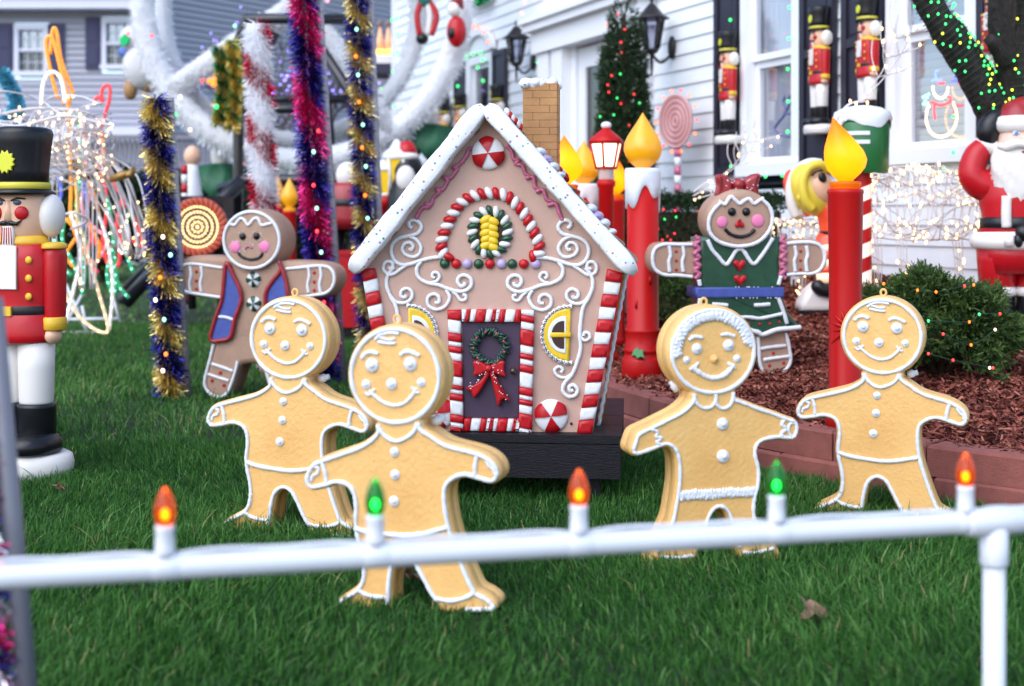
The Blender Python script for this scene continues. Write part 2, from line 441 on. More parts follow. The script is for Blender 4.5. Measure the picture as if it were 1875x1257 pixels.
# ---- big white house: a long wall running away from the camera
WO = Vector((2.9, 8.05, 0)); WD = Vector((-.3544, .9351, 0)); WN = Vector((-.9351, -.3544, 0))
WM = Matrix(((-WD.x, -WN.x, 0, WO.x), (-WD.y, -WN.y, 0, WO.y), (0, 0, 1, 0), (0, 0, 0, 1)))    # local x along the wall towards the camera, -y out of it
def wu(px):                                    # distance along the wall seen at column px
    Yq = 15500 / (px + 50); return -(Yq - 8.05) / .9351
def wz(px, py): return H - (py - HY) / F * (15500 / (px + 50))
house = thing('white_house', 'white sided house front with dark shutters, tall windows and columned doorway', 'house', (0, 0, 0)); house.matrix_world = WM
SID = mat('white vinyl siding', (.80, .83, .865), .5, var=.03, vscale=3, bump=.15, bscale=30)
TRIM = mat('white trim paint', (.78, .79, .83), .45)
SHUT = mat('black blue shutter paint', (.018, .016, .032), .5, var=.1, vscale=10)
LEADW = mat('window reveal', (.5, .5, .56), .6)
U0, U1 = wu(728), 2.2
opens = []                                     # openings cut in the siding: (u0,u1,z0,z1)
winA = (wu(1366), wu(1474), wz(1420, 322), 3.1); winB = (wu(1634), wu(1800), wz(1700, 300), 3.1)
winC = (wu(860), wu(912), .6, wz(885, 98)); doorO = (wu(1008), wu(1200), .3, wz(1105, 20)); winD = None
opens = [winA, winB, winC, doorO]
CH = .128; z = .30; row = 0
def clap(u0, u1, z0):
    mb = MB(); h = CH
    mb.add([(u0, -.021, z0), (u1, -.021, z0), (u1, -.006, z0 + h), (u0, -.006, z0 + h), (u0, 0, z0), (u1, 0, z0), (u1, 0, z0 + h), (u0, 0, z0 + h)],
           [(0, 3, 2, 1), (0, 1, 5, 4), (0, 4, 7, 3), (1, 2, 6, 5)], 0, False)
    mb.build('siding_board', SID, house)
while z < 4.75:
    cuts = sorted([(a, c) for a, c, z0, z1 in opens if z + CH > z0 + .02 and z < z1 - .02])
    u = U0
    for a, c in cuts:
        if a > u: clap(u, a, z)
        u = max(u, c)
    if u < U1: clap(u, U1, z)
    z += CH; row += 1
def wbox(name, u0, u1, z0, z1, y0, y1, m_, par=None, mb=None):
    q = mb or MB(); q.box(((u0 + u1) / 2, (y0 + y1) / 2, (z0 + z1) / 2), (abs(u1 - u0), abs(y1 - y0), z1 - z0))
    return q if mb else q.build(name, m_, par or house)
wbox('corner_board', U0 - .16, U0 + .005, .2, 4.9, -.05, .12, TRIM)
wbox('wall_backing', U0 - .1, U1, -.2, .3, -.012, .3, mat('foundation', (.2, .2, .21), .9))
# solid back so that no light leaks through the openings
q = MB(); q.box(((U0 + U1) / 2, 3.2, 2.4), (U1 - U0, .1, 5.4)); q.box((U0 - .05, 1.65, 2.4), (.1, 3.1, 5.4)); q.box((U1 + .05, 1.65, 2.4), (.1, 3.1, 5.4)); q.build('rear_wall', mat('far wall', (.4, .4, .42), .9), house)
q = MB(); q.add([(U0 - .2, -.35, 4.86), (U1 + .3, -.35, 4.86), (U1 + .3, 3.4, 6.6), (U0 - .2, 3.4, 6.6), (U0 - .2, -.35, 4.78), (U1 + .3, -.35, 4.78), (U1 + .3, 3.4, 6.5), (U0 - .2, 3.4, 6.5)],
    [(0, 1, 2, 3), (7, 6, 5, 4), (0, 4, 5, 1), (1, 5, 6, 2), (0, 3, 7, 4)], 0, False); q.build('roof', mat('roof shingle', (.06, .06, .065), .9), house)
GLS = glass_mat('window glass', (.96, .97, 1), .5, 1, front=.32)
ROOMD = mat('room shade', (.10, .10, .13), .9)  # shade of the room put into one dark backing colour
BLIND = mat('pale blind', (.52, .53, .57), .7)
def window(u0, u1, z0, z1, rail, tw=.10, blinds=True, slats=False):
    fr = MB()
    for a, c in ((u0, u0 + tw), (u1 - tw, u1)): wbox('', a, c, z0 + .09, z1, -.055, .10, None, mb=fr)
    wbox('', u0 - .03, u1 + .03, z0, z0 + .09, -.085, .10, None, mb=fr); wbox('', u0 + tw, u1 - tw, z1 - .1, z1, -.05, .10, None, mb=fr)
    f = fr.build('window_frame', TRIM, house)
    a, c = u0 + tw + .002, u1 - tw - .002
    for zz0, zz1, yy in ((z0 + .092, rail + .02, .045), (rail + .022, z1 - .102, .012)):
        if zz1 < zz0 + .1: continue
        sh = MB(); t = .05
        wbox('', a, a + t, zz0, zz1, yy - .018, yy + .018, None, mb=sh); wbox('', c - t, c, zz0, zz1, yy - .018, yy + .018, None, mb=sh)
        wbox('', a + t, c - t, zz0, zz0 + t, yy - .018, yy + .018, None, mb=sh); wbox('', a + t, c - t, zz1 - t, zz1, yy - .018, yy + .018, None, mb=sh)
        s_ = sh.build('sash', TRIM, house)
        g_ = MB(); wbox('', a + t, c - t, zz0 + t, zz1 - t, yy - .003, yy + .003, None, mb=g_); gg = g_.build('pane', GLS, s_)
        if blinds and not slats:
            s2 = MB(); n_ = 40; vs_ = []
            for i in range(n_ + 1):
                for zz in (zz0, zz1): vs_.append((a + (c - a) * i / n_, yy + .06 + .008 * math.sin(i * 1.3) + .004 * math.sin(i * 2.9), zz))
            s2.add(vs_, [(2 * i, 2 * i + 2, 2 * i + 3, 2 * i + 1) for i in range(n_)]); s2.build('curtain_backing', BLIND, f)  # pale sheet added behind the glass to lighten the dark panes
        elif blinds:
            k = zz0 + t
            while k < zz1 - t:
                s2 = MB(); s2.box(((a + c) / 2, yy + .05, k + .02), (c - a, .004, .050), rot=Matrix.Rotation(R(24), 4, 'X')); s2.build('blind_slat', BLIND, f); k += .052
    rb = MB(); rb.box(((u0 + u1) / 2, .55, (z0 + z1) / 2), (u1 - u0 + .3, .02, z1 - z0 + .3)); rb.box(((u0 + u1) / 2, .33, z0 - .05), (u1 - u0 + .3, .45, .02)); rb.box((u0 - .08, .33, (z0 + z1) / 2), (.02, .45, z1 - z0)); rb.box((u1 + .08, .33, (z0 + z1) / 2), (.02, .45, z1 - z0))
    rb.build('dark_room_backing', ROOMD, house)
    return f
window(*winA, wz(1420, 112)); window(*winB, wz(1710, 60), slats=True)
def shutter(u0, u1, z0, z1):
    u0, u1 = sorted((u0, u1))
    mb = MB(); t = min(.06, (u1 - u0) * .22)
    wbox('', u0, u0 + t, z0, z1, -.075, -.034, None, mb=mb); wbox('', u1 - t, u1, z0, z1, -.075, -.034, None, mb=mb)
    zs = [z0, z0 + (z1 - z0) * .45, z1 - t]
    for k in zs: wbox('', u0 + t, u1 - t, k, k + t, -.073, -.034, None, mb=mb)
    sh = mb.build('shutter', SHUT, house)
    for k0, k1 in ((zs[0] + t, zs[1]), (zs[1] + t, zs[2])):
        p_ = MB(); wbox('', u0 + t, u1 - t, k0, k1, -.052, -.034, None, mb=p_); wbox('', u0 + t * 1.5, u1 - t * 1.5, k0 + t * .5, k1 - t * .5, -.062, -.052, None, mb=p_); p_.build('panel', SHUT, sh)
shutter(wu(1363), wu(1321), wz(1340, 322), 3.1); shutter(wu(1540), wu(1479), wz(1500, 318), 3.1)
shutter(wu(1628), wu(1556), wz(1590, 305), 3.1); shutter(wu(1875), wu(1806), wz(1850, 300), 3.1)
# narrow arched window and its shutters further along
u0, u1, z0, z1 = winC
window(u0, u1, z0, z1 - .02, (z0 + z1) / 2, .16, blinds=False)
mb = MB(); uc, ru = (u0 + u1) / 2, (u1 - u0) / 2
rz = wz(885, 58) - z1
def arch(k, y, kk=1): return [(uc + math.cos(PI * i / 18) * ru * k, y, z1 + math.sin(PI * i / 18) * rz * k) for i in range(19)]
A1, A2, A3, A4 = arch(1.06, -.035), arch(1.06, -.09), arch(.80, -.09), arch(.80, -.05)
vv = A1 + A2 + A3 + A4; fs = []
for l in (0, 19, 38):
    for i in range(18): fs.append((l + i, l + i + 1, l + 19 + i + 1, l + 19 + i))
fs.append(tuple(range(57, 76))); mb.add(vv, fs, 0, False); mb.build('fan_head', TRIM, house)
shutter(wu(860), wu(840), .9, wz(850, 116)); shutter(wu(934), wu(911), .9, wz(922, 92)); shutter(wu(825), wu(808), .9, wz(816, 128))
# columned doorway
u0, u1, z0, z1 = doorO
dw = MB()
for a, c in ((wu(1030), wu(1010)), (wu(1055), wu(1036)), (wu(1200), wu(1186))): wbox('pilaster', a, c, .3, z1 - .28, -.16, .05, TRIM)
wbox('jamb', wu(1062), wu(1055), .3, z1 - .28, -.05, .06, TRIM); wbox('jamb', wu(1036), wu(1030), .3, z1 - .28, -.05, .06, TRIM)
dw = MB(); wbox('', u0 - .05, u1 + .05, z1 - .28, z1 - .06, -.20, .05, None, mb=dw); wbox('', u0 - .10, u1 + .10, z1 - .06, z1 + .02, -.28, .05, None, mb=dw); wbox('', u0 - .14, u1 + .14, z1 + .02, z1 + .07, -.32, .02, None, mb=dw)
dw.build('door_head', TRIM, house)
a, c = wu(1062) + .01, wu(1186) - .01
dd = MB(); t = .16
wbox('', a, a + t, .3, z1 - .3, -.02, .03, None, mb=dd); wbox('', c - t, c, .3, z1 - .3, -.02, .03, None, mb=dd); wbox('', a + t, c - t, z1 - .5, z1 - .3, -.02, .03, None, mb=dd); wbox('', a + t, c - t, .3, .55, -.02, .03, None, mb=dd)
dr = dd.build('storm_door', TRIM, house)
dd = MB(); wbox('', a + t, c - t, .55, z1 - .5, .002, .008, None, mb=dd); dd.build('pane', glass_mat('dark pane', (.12, .11, .15), .5, .6), dr)
dd = MB(); wbox('', a - .1, c + .1, .3, z1 - .3, .5, .55, None, mb=dd); dd.build('dark_hall_backing', mat('hall shade', (.03, .025, .04), .9), house)  # dark sheet stands for the shade of the hall behind the glass

# ---- neighbouring grey lilac house
NH = 29.0
nb = thing('grey_house', 'distant grey lilac sided house with navy shutters behind the tinsel wheel', 'house', (0, 0, 0))
NS = mat('grey lilac siding', (.36, .36, .42), .6); NT = mat('lilac white trim', (.66, .66, .76), .5); NSH = mat('navy shutter', (.03, .03, .085), .6)
def npt(px, py, Yq=NH): return P(px, py, Yq)
xl, xr = npt(-120, 0).x, npt(303, 0).x
zb, zt = npt(0, 238).z, npt(0, 22).z
nw = [((npt(28, 0).x, npt(90, 0).x), (npt(0, 140).z, npt(0, 45).z)), ((npt(188, 0).x, npt(250, 0).x), (npt(0, 128).z, npt(0, 33).z))]
z = zb; hb = .128
while z < zt:
    segs = []; u = xl
    for (a, c), (z0, z1) in nw:
        if z + hb > z0 and z < z1: segs.append((u, a)); u = c
    segs.append((u, xr))
    for a, c in segs:
        mb = MB(); mb.add([(a, NH - .05, z), (c, NH - .05, z), (c, NH - .004, z + hb), (a, NH - .004, z + hb), (a, NH, z), (c, NH, z)], [(0, 1, 2, 3), (0, 4, 5, 1)], 0, False); mb.build('siding_board', NS, nb)
    z += hb
p0 = Vector((xr, NH, 0)); p1 = Vector((npt(760, 0, 36).x, 36, 0)); e = (p1 - p0); nn = Vector((e.y, -e.x, 0)).normalized()
z = zb - 1.2
while z < zt + 2.5:
    mb = MB(); o1 = nn * .05; o2 = nn * .004
    mb.add([(p0 + o1) + Vector((0, 0, z)), (p1 + o1) + Vector((0, 0, z)), (p1 + o2) + Vector((0, 0, z + hb)), (p0 + o2) + Vector((0, 0, z + hb)), p0 + Vector((0, 0, z)), p1 + Vector((0, 0, z))], [(0, 1, 2, 3), (0, 4, 5, 1)], 0, False); mb.build('siding_board', NS, nb); z += hb
mb = MB(); mb.box((xr, NH - .02, (zb + zt) / 2 + .6), (.2, .2, zt - zb + 3.4)); mb.build('corner_board', NT, nb)
mb = MB(); mb.box(((xl + xr) / 2, NH - .25, zt + .12), (xr - xl, .55, .24)); mb.build('gutter', NT, nb)
mb = MB(); mb.add([(xl, NH - .6, zt + .24), (xr + .1, NH - .6, zt + .24), (xr + .1, NH + 4, zt + 3), (xl, NH + 4, zt + 3)], [(0, 1, 2, 3)], 0, False); mb.build('roof', mat('roof shingle', (.06, .06, .065), .9), nb)
mb = MB(); mb.box(((xl + xr) / 2, NH - .3, zb - .14), (xr - xl, .7, .28)); mb.box(((xl + xr) / 2, NH + .1, zb - 1.6), (xr - xl, .2, 2.7)); mb.build('lower_band', NT, nb)
for (a, c), (z0, z1) in nw:
    mb = MB(); t = .09
    mb.box((a + t / 2, NH - .03, (z0 + z1) / 2), (t, .12, z1 - z0)); mb.box((c - t / 2, NH - .03, (z0 + z1) / 2), (t, .12, z1 - z0)); mb.box(((a + c) / 2, NH - .04, z0 + .05), (c - a + .06, .14, .1)); mb.box(((a + c) / 2, NH - .04, z1 - .06), (c - a, .13, .12)); mb.box(((a + c) / 2, NH - .02, (z0 + z1) / 2), (c - a - 2 * t, .10, .06))
    f = mb.build('window_frame', NT, nb)
    mb = MB()
    for k in (1, 2): mb.box((a + t + (c - a - 2 * t) * k / 3, NH + .012, (z0 + z1) / 2), (.018, .02, z1 - z0 - .2))
    for k in (.27, .73): mb.box(((a + c) / 2, NH + .012, z0 + (z1 - z0) * k), (c - a - 2 * t, .022, .018))
    mb.build('muntin', NT, f)
    mb = MB(); mb.box(((a + c) / 2, NH + .05, z0 + (z1 - z0) * .27), (c - a, .01, (z1 - z0) * .5)); mb.build('pane', glass_mat('dark pane', (.12, .11, .15), .5, .6), f)
    mb = MB(); mb.box(((a + c) / 2, NH + .052, z0 + (z1 - z0) * .76), (c - a, .01, (z1 - z0) * .48)); mb.build('pane', GLS, f)
    mb = MB(); mb.box(((a + c) / 2, NH + .3, (z0 + z1) / 2), (c - a, .02, z1 - z0)); mb.build('curtain_backing', mat('lilac curtain', (.35, .34, .45), .8, var=.3, vscale=6, stretch=(6, 6, .3)), f)
    for s0, s1 in ((a - .33, a - .02), (c + .02, c + .33)):
        mb = MB(); mb.box(((s0 + s1) / 2, NH - .06, (z0 + z1) / 2), (s1 - s0, .05, z1 - z0)); sh = mb.build('shutter', NSH, nb)
        for k in (.27, .73):
            mb = MB(); mb.box(((s0 + s1) / 2, NH - .092, z0 + (z1 - z0) * k), ((s1 - s0) * .62, .02, (z1 - z0) * .38)); mb.build('panel', NSH, sh)
# ================================================================== GINGERBREAD LAWN FIGURES (blow moulded)
def zc(pts, ox, oz, k): return [((u - ox) * k, (oz - v) * k) for u, v in pts]
def on(pts, y): return [(p[0], y, p[1]) for p in pts]
def sm2(pts, n=5, closed=False): return [(q.x, q.y) for q in cr([(p[0], p[1], 0) for p in pts], n, closed)]
def grow(poly, d):
    k = len(poly); out = []
    for i in range(k):
        a, b, c = poly[i - 1], poly[i], poly[(i + 1) % k]
        e1 = Vector((b[0] - a[0], b[1] - a[1])); e2 = Vector((c[0] - b[0], c[1] - b[1]))
        n = Vector((e1.y, -e1.x)).normalized() + Vector((e2.y, -e2.x)).normalized()
        if n.length > 1e-6: n.normalize()
        out.append((b[0] + n.x * d, b[1] + n.y * d))
    return out
def ccw(p):
    a = sum(p[i - 1][0] * p[i][1] - p[i][0] * p[i - 1][1] for i in range(len(p)))
    return p if a > 0 else p[::-1]
def arcp(cx, cz, rx, rz, a0, a1, n): return [(cx + rx * math.cos(a0 + (a1 - a0) * i / n), cz + rz * math.sin(a0 + (a1 - a0) * i / n)) for i in range(n + 1)]

def icing(parent, name, pts, y, r=.0072, mt=None, closed=False, n=6, jit=.16, label=None, flatk=1):
    q = cr([(p[0], y, p[1]) for p in pts], n, closed)
    mb = MB(); mb.tube(q, r, 8, closed, jit=jit, flat=(0, 1, 0)); 
    return mb.build(name, mt or WHITE, parent, label)
def dot(parent, name, c, r, y, mt=None, flat=.5, label=None, tip=True):
    mb = MB(); mb.ell((c[0], y, c[1]), (r, r * flat, r), 16, 9)
    if tip: mb.ell((c[0] + r * .1, y - r * flat * .8, c[1] + r * .05), (r * .45, r * .35, r * .45), 10, 6)
    return mb.build(name, mt or WHITE, parent, label)

KB = .74 / 405 / 2.7333          # metres per zoomed pixel of the boy tracing
BOY_BODY = [(388, 452), (384, 490), (330, 528), (270, 549), (200, 568), (140, 584), (98, 600), (74, 630), (66, 662), (84, 684), (140, 677), (190, 667), (236, 677), (262, 706), (270, 760), (263, 830), (267, 880), (280, 940), (286, 1000), (278, 1052), (252, 1090), (205, 1118), (165, 1140), (148, 1162),
            (180, 1170), (280, 1170), (372, 1168), (378, 1120), (386, 1060), (402, 1000), (430, 969), (462, 962), (498, 984), (530, 1040), (560, 1100), (592, 1145), (610, 1170), (700, 1172), (808, 1170), (806, 1150), (780, 1130), (742, 1108), (718, 1058), (690, 980), (664, 900), (650, 830), (645, 750), (655, 698), (690, 668), (740, 656), (800, 672), (850, 684), (872, 658), (860, 622), (828, 596), (780, 576), (720, 560), (660, 540), (608, 506), (568, 478), (562, 450)]
def cookie_boy(label, loc, rz, scale=1.0, board=False):
    t = thing('gingerbread_boy', label, 'gingerbread figure', loc, rz, 'golden gingerbread figures on the lawn', scale)
    Z = lambda pts: zc(pts, 462, 1172, KB)
    hc = Z([(477, 266)])[0]; hr = 186 * KB
    body = Z(BOY_BODY)
    # silhouette: head circle joined to the body
    h = arcp(hc[0], hc[1], 190 * KB, 184 * KB, R(-66), R(246), 44)
    out = ccw(sm2(body, 3)[::-1] if False else sm2(body, 3))
    full = h + sm2([body[0]] + body[1:], 3)
    full = ccw(full)
    edge = grow(full, .0105)
    mb = MB(); D = .105; mb.cookie(edge, D, .013, seam=.0035); mb.build('body', COOKIE, t)
    y = -D / 2 - .001; I = lambda nm, pts, r=.0064, closed=False, mt=None: icing(t, nm, Z(pts), y, r, mt, closed)
    q = [(p[0], y, p[1]) for p in arcp(hc[0], hc[1], 186 * KB, 181 * KB, 0, 2 * PI, 60)[:-1]]
    mb = MB(); mb.tube(q, .0064, 8, True, jit=.2, flat=(0, 1, 0)); mb.build('head_icing', WHITE, t)
    I('arm_icing', BOY_BODY[0:20]); I('arm_icing', BOY_BODY[::-1][0:20])
    I('leg_icing', BOY_BODY[18:24]); I('leg_icing', BOY_BODY[37:45]); I('leg_icing', [(372, 1150)] + BOY_BODY[27:35] + [(585, 1138)])
    I('collar', [(390, 452), (410, 490), (455, 518), (500, 510), (540, 485), (558, 452)])
    I('waist_line', [(262, 852), (320, 868), (400, 878), (480, 884), (560, 876), (652, 856)], .0075)
    I('cuff', [(136, 590), (146, 625), (150, 668)]); I('cuff', [(795, 590), (785, 625), (782, 662)])
    I('cuff', [(98, 602), (118, 612), (112, 632), (92, 640), (84, 660)], .005); I('cuff', [(830, 600), (838, 620), (848, 632), (860, 640), (862, 660)], .005)
    I('foot_line', [(255, 1088), (275, 1105), (320, 1118), (372, 1122)]); I('foot_line', [(578, 1128), (640, 1138), (700, 1128), (742, 1108)])
    I('hair_swirl', [(405, 122), (430, 104), (470, 98), (510, 104)], .0052); I('hair_swirl', [(415, 130), (455, 138), (492, 140)], .0048); I('hair_swirl', [(425, 112), (460, 124), (490, 122)], .0045)
    I('eyebrow', [(342, 190), (358, 174), (385, 168), (414, 178)], .0062); I('eyebrow', [(508, 186), (532, 174), (562, 180), (588, 194)], .0062)
    for nm, c, r in (('eye', (384, 220), 29), ('eye', (547, 224), 29), ('nose', (461, 297), 24), ('cheek', (352, 293), 20), ('cheek', (587, 297), 19), ('button', (452, 560), 20), ('button', (447, 648), 21), ('button', (434, 750), 22)):
        dot(t, nm, Z([c])[0], r * KB, y, flat=.45)
    I('mouth', [(362, 318), (385, 338), (420, 365), (465, 380), (510, 372), (545, 345), (566, 318)], .0055)
    I('mouth_corner', [(345, 324), (362, 334), (388, 312)], .0045); I('mouth_corner', [(545, 312), (560, 332), (576, 334)], .0045)
    mb = MB(); c = (hc[0], 0, hc[1] + 190 * KB + .016)
    mb.tube([(c[0] + .009 * math.cos(a), 0, c[2] + .011 * math.sin(a)) for a in [i * PI / 8 for i in range(16)]], .004, 6, True); mb.build('hanging_loop', COOKIE, t)
    mb = MB(); cx, cz = Z([(575, 470)])[0]; mb.lathe([(.013, 0), (.013, .02), (.009, .022), (.009, .034)], 12, M=Matrix.Translation((cx + .012, .012, cz + .006)) @ Matrix.Rotation(R(75), 4, 'Y')); mb.build('cord_socket', PVC, t)
    if board:
        mb = MB(); mb.box((.0, .02, .008), (.33, .10, .02)); mb.build('base_board', BLACKWOOD, t)
    return t
def fig_at(px, py, h=None): return lawn(px, py)
p = lawn(775, 1108); cookie_boy('golden gingerbread boy standing nearest the white pipe rail, in front of the toy house', p, R(-14), .735 / .74)
q_ = bpy.data.objects['gingerbread_boy']; q_.rotation_euler.y = R(-4.5); q_.scale = (.94, .98, .98); q_.location.x -= .021
p = lawn(535, 968); cookie_boy('golden gingerbread boy standing in front of the brown gingerbread man in a blue vest', p, R(-15), .745 / .74, board=True)
p = lawn(1612, 945); cookie_boy('golden gingerbread boy standing before the lit red candle and the brick edging', p, R(-19), .735 / .74)

KG = .75 / 466 / 2.513
G_BODY = [(352, 448), (350, 482), (300, 528), (215, 568), (150, 596), (95, 620), (78, 655), (68, 690), (86, 704), (160, 684), (220, 667), (262, 690), (282, 740), (286, 820), (280, 880), (270, 940), (258, 1000), (240, 1045), (215, 1090), (180, 1150), (160, 1200), (165, 1215), (250, 1215), (345, 1210), (360, 1160), (385, 1100), (405, 1055), (420, 1010), (448, 968), (485, 960), (518, 985), (540, 1040), (560, 1110), (580, 1170), (600, 1210), (680, 1215), (762, 1210), (755, 1180), (720, 1130), (690, 1085), (655, 1050), (641, 1000), (645, 930), (662, 870), (664, 800), (648, 735), (655, 690), (690, 665), (760, 656), (830, 662), (852, 634), (846, 594), (800, 576), (740, 552), (670, 528), (600, 500), (548, 478), (542, 445)]
def cookie_girl(label, loc, rz, scale=1.0):
    t = thing('gingerbread_girl', label, 'gingerbread figure', loc, rz, 'golden gingerbread figures on the lawn', scale)
    Z = lambda pts: zc(pts, 455, 1216, KG)
    hc = Z([(445, 258)])[0]
    full = ccw(arcp(hc[0], hc[1], 202 * KG, 192 * KG, R(-64), R(244), 44) + sm2(Z(G_BODY), 3))
    mb = MB(); D = .105; mb.cookie(grow(full, .0105), D, .013, seam=.0035); mb.build('body', COOKIE, t)
    y = -D / 2 - .001; I = lambda nm, pts, r=.0062, closed=False, jit=.2: icing(t, nm, Z(pts), y, r * .93, None, closed, jit=jit)
    mb = MB(); mb.tube([(q[0], y, q[1]) for q in arcp(hc[0], hc[1], 198 * KG, 187 * KG, 0, 2 * PI, 60)[:-1]], .0064, 8, True, jit=.2, flat=(0, 1, 0)); mb.build('head_icing', WHITE, t)
    fr = []
    for i in range(53):
        a = R(12) + (R(186) - R(12)) * i / 52; rr = (168 + 15 * math.cos(i * PI)) ; fr.append((445 + rr * 1.04 * math.cos(a), 258 - rr * math.sin(a) * .95))
    I('hair_frill', fr, .0085)
    mb = MB()
    for k in range(26):
        a = R(8) + (R(184) - R(8)) * k / 25; c = Z([(445 + 186 * math.cos(a), 258 - 176 * math.sin(a))])[0]; mb.ell((c[0], y, c[1]), (.011, .007, .009), 8, 6)
    mb.build('hair_frill', WHITE, t)
    I('arm_icing', G_BODY[0:20]); I('arm_icing', G_BODY[::-1][0:18]); I('leg_icing', G_BODY[20:22]); I('leg_icing', [(372, 1130)] + G_BODY[25:33] + [(575, 1150)])
    I('collar', [(356, 450), (362, 485), (395, 512), (435, 508), (458, 480), (456, 452)]); I('collar', [(458, 470), (462, 500), (490, 518), (525, 505), (540, 475), (542, 450)])
    zz = [(286 + i * 7.4, 902 + (18 if i % 2 else -18) + random.uniform(-4, 4)) for i in range(50)]; I('waist_frill', zz, .0062, jit=.25)
    zz = [(255 + i * 7.5, 1052 + (9 if i % 2 else -9)) for i in range(18)]; I('ankle_frill', zz, .0055); zz = [(545 + i * 7.5, 1052 + (9 if i % 2 else -9)) for i in range(14)]; I('ankle_frill', zz, .0055)
    I('cuff', [(150, 598), (178, 612), (172, 632), (196, 640), (176, 658), (200, 672)], .006); I('cuff', [(792, 580), (780, 600), (800, 620), (778, 640), (782, 656)], .0065); I('cuff', [(846, 596), (820, 600), (812, 630), (826, 655)], .005)
    I('foot_line', [(190, 1170), (260, 1180), (350, 1176)]); I('foot_line', [(588, 1176), (660, 1180), (740, 1165)])
    I('eyebrow', [(328, 206), (352, 190), (394, 196)], .0068); I('eyebrow', [(482, 186), (512, 182), (550, 192)], .0068)
    for nm, c, r in (('eye', (366, 245), 26), ('eye', (520, 233), 28), ('cheek', (316, 294), 18), ('cheek', (560, 293), 19), ('button', (490, 588), 29), ('button', (492, 734), 31)):
        dot(t, nm, Z([c])[0], r * KG, y, flat=.45)
    dot(t, 'nose', Z([(450, 294)])[0], 21 * KG, y, COOKIE, .7)
    I('mouth', [(340, 325), (375, 350), (420, 374), (465, 378), (510, 358), (545, 320)], .0085); I('mouth_corner', [(332, 338), (350, 330), (374, 308)], .006); I('mouth_corner', [(515, 312), (535, 326), (552, 338)], .006)
    mb = MB(); c = (hc[0] - .008, 0, hc[1] + 194 * KG + .016); mb.tube([(c[0] + .009 * math.cos(a), 0, c[2] + .011 * math.sin(a)) for a in [i * PI / 8 for i in range(16)]], .004, 6, True); mb.build('hanging_loop', COOKIE, t)
    mb = MB(); cx, cz = Z([(318, 460)])[0]; mb.lathe([(.013, 0), (.013, .02), (.009, .022), (.009, .034)], 12, M=Matrix.Translation((cx, .02, cz + .012)) @ Matrix.Rotation(R(-40), 4, 'Y')); mb.build('cord_socket', PVC, t)
    return t
p = lawn(1297, 1024); cookie_girl('golden gingerbread girl with white icing hair frill and waist frill', p, R(14), .745 / .75)

# ================================================================== BROWN GINGERBREAD PAIR
def sphere_row(parent, name, cs, r, y, mt):
    for c in cs: dot(parent, name, c, r, y, mt, .7, tip=False)
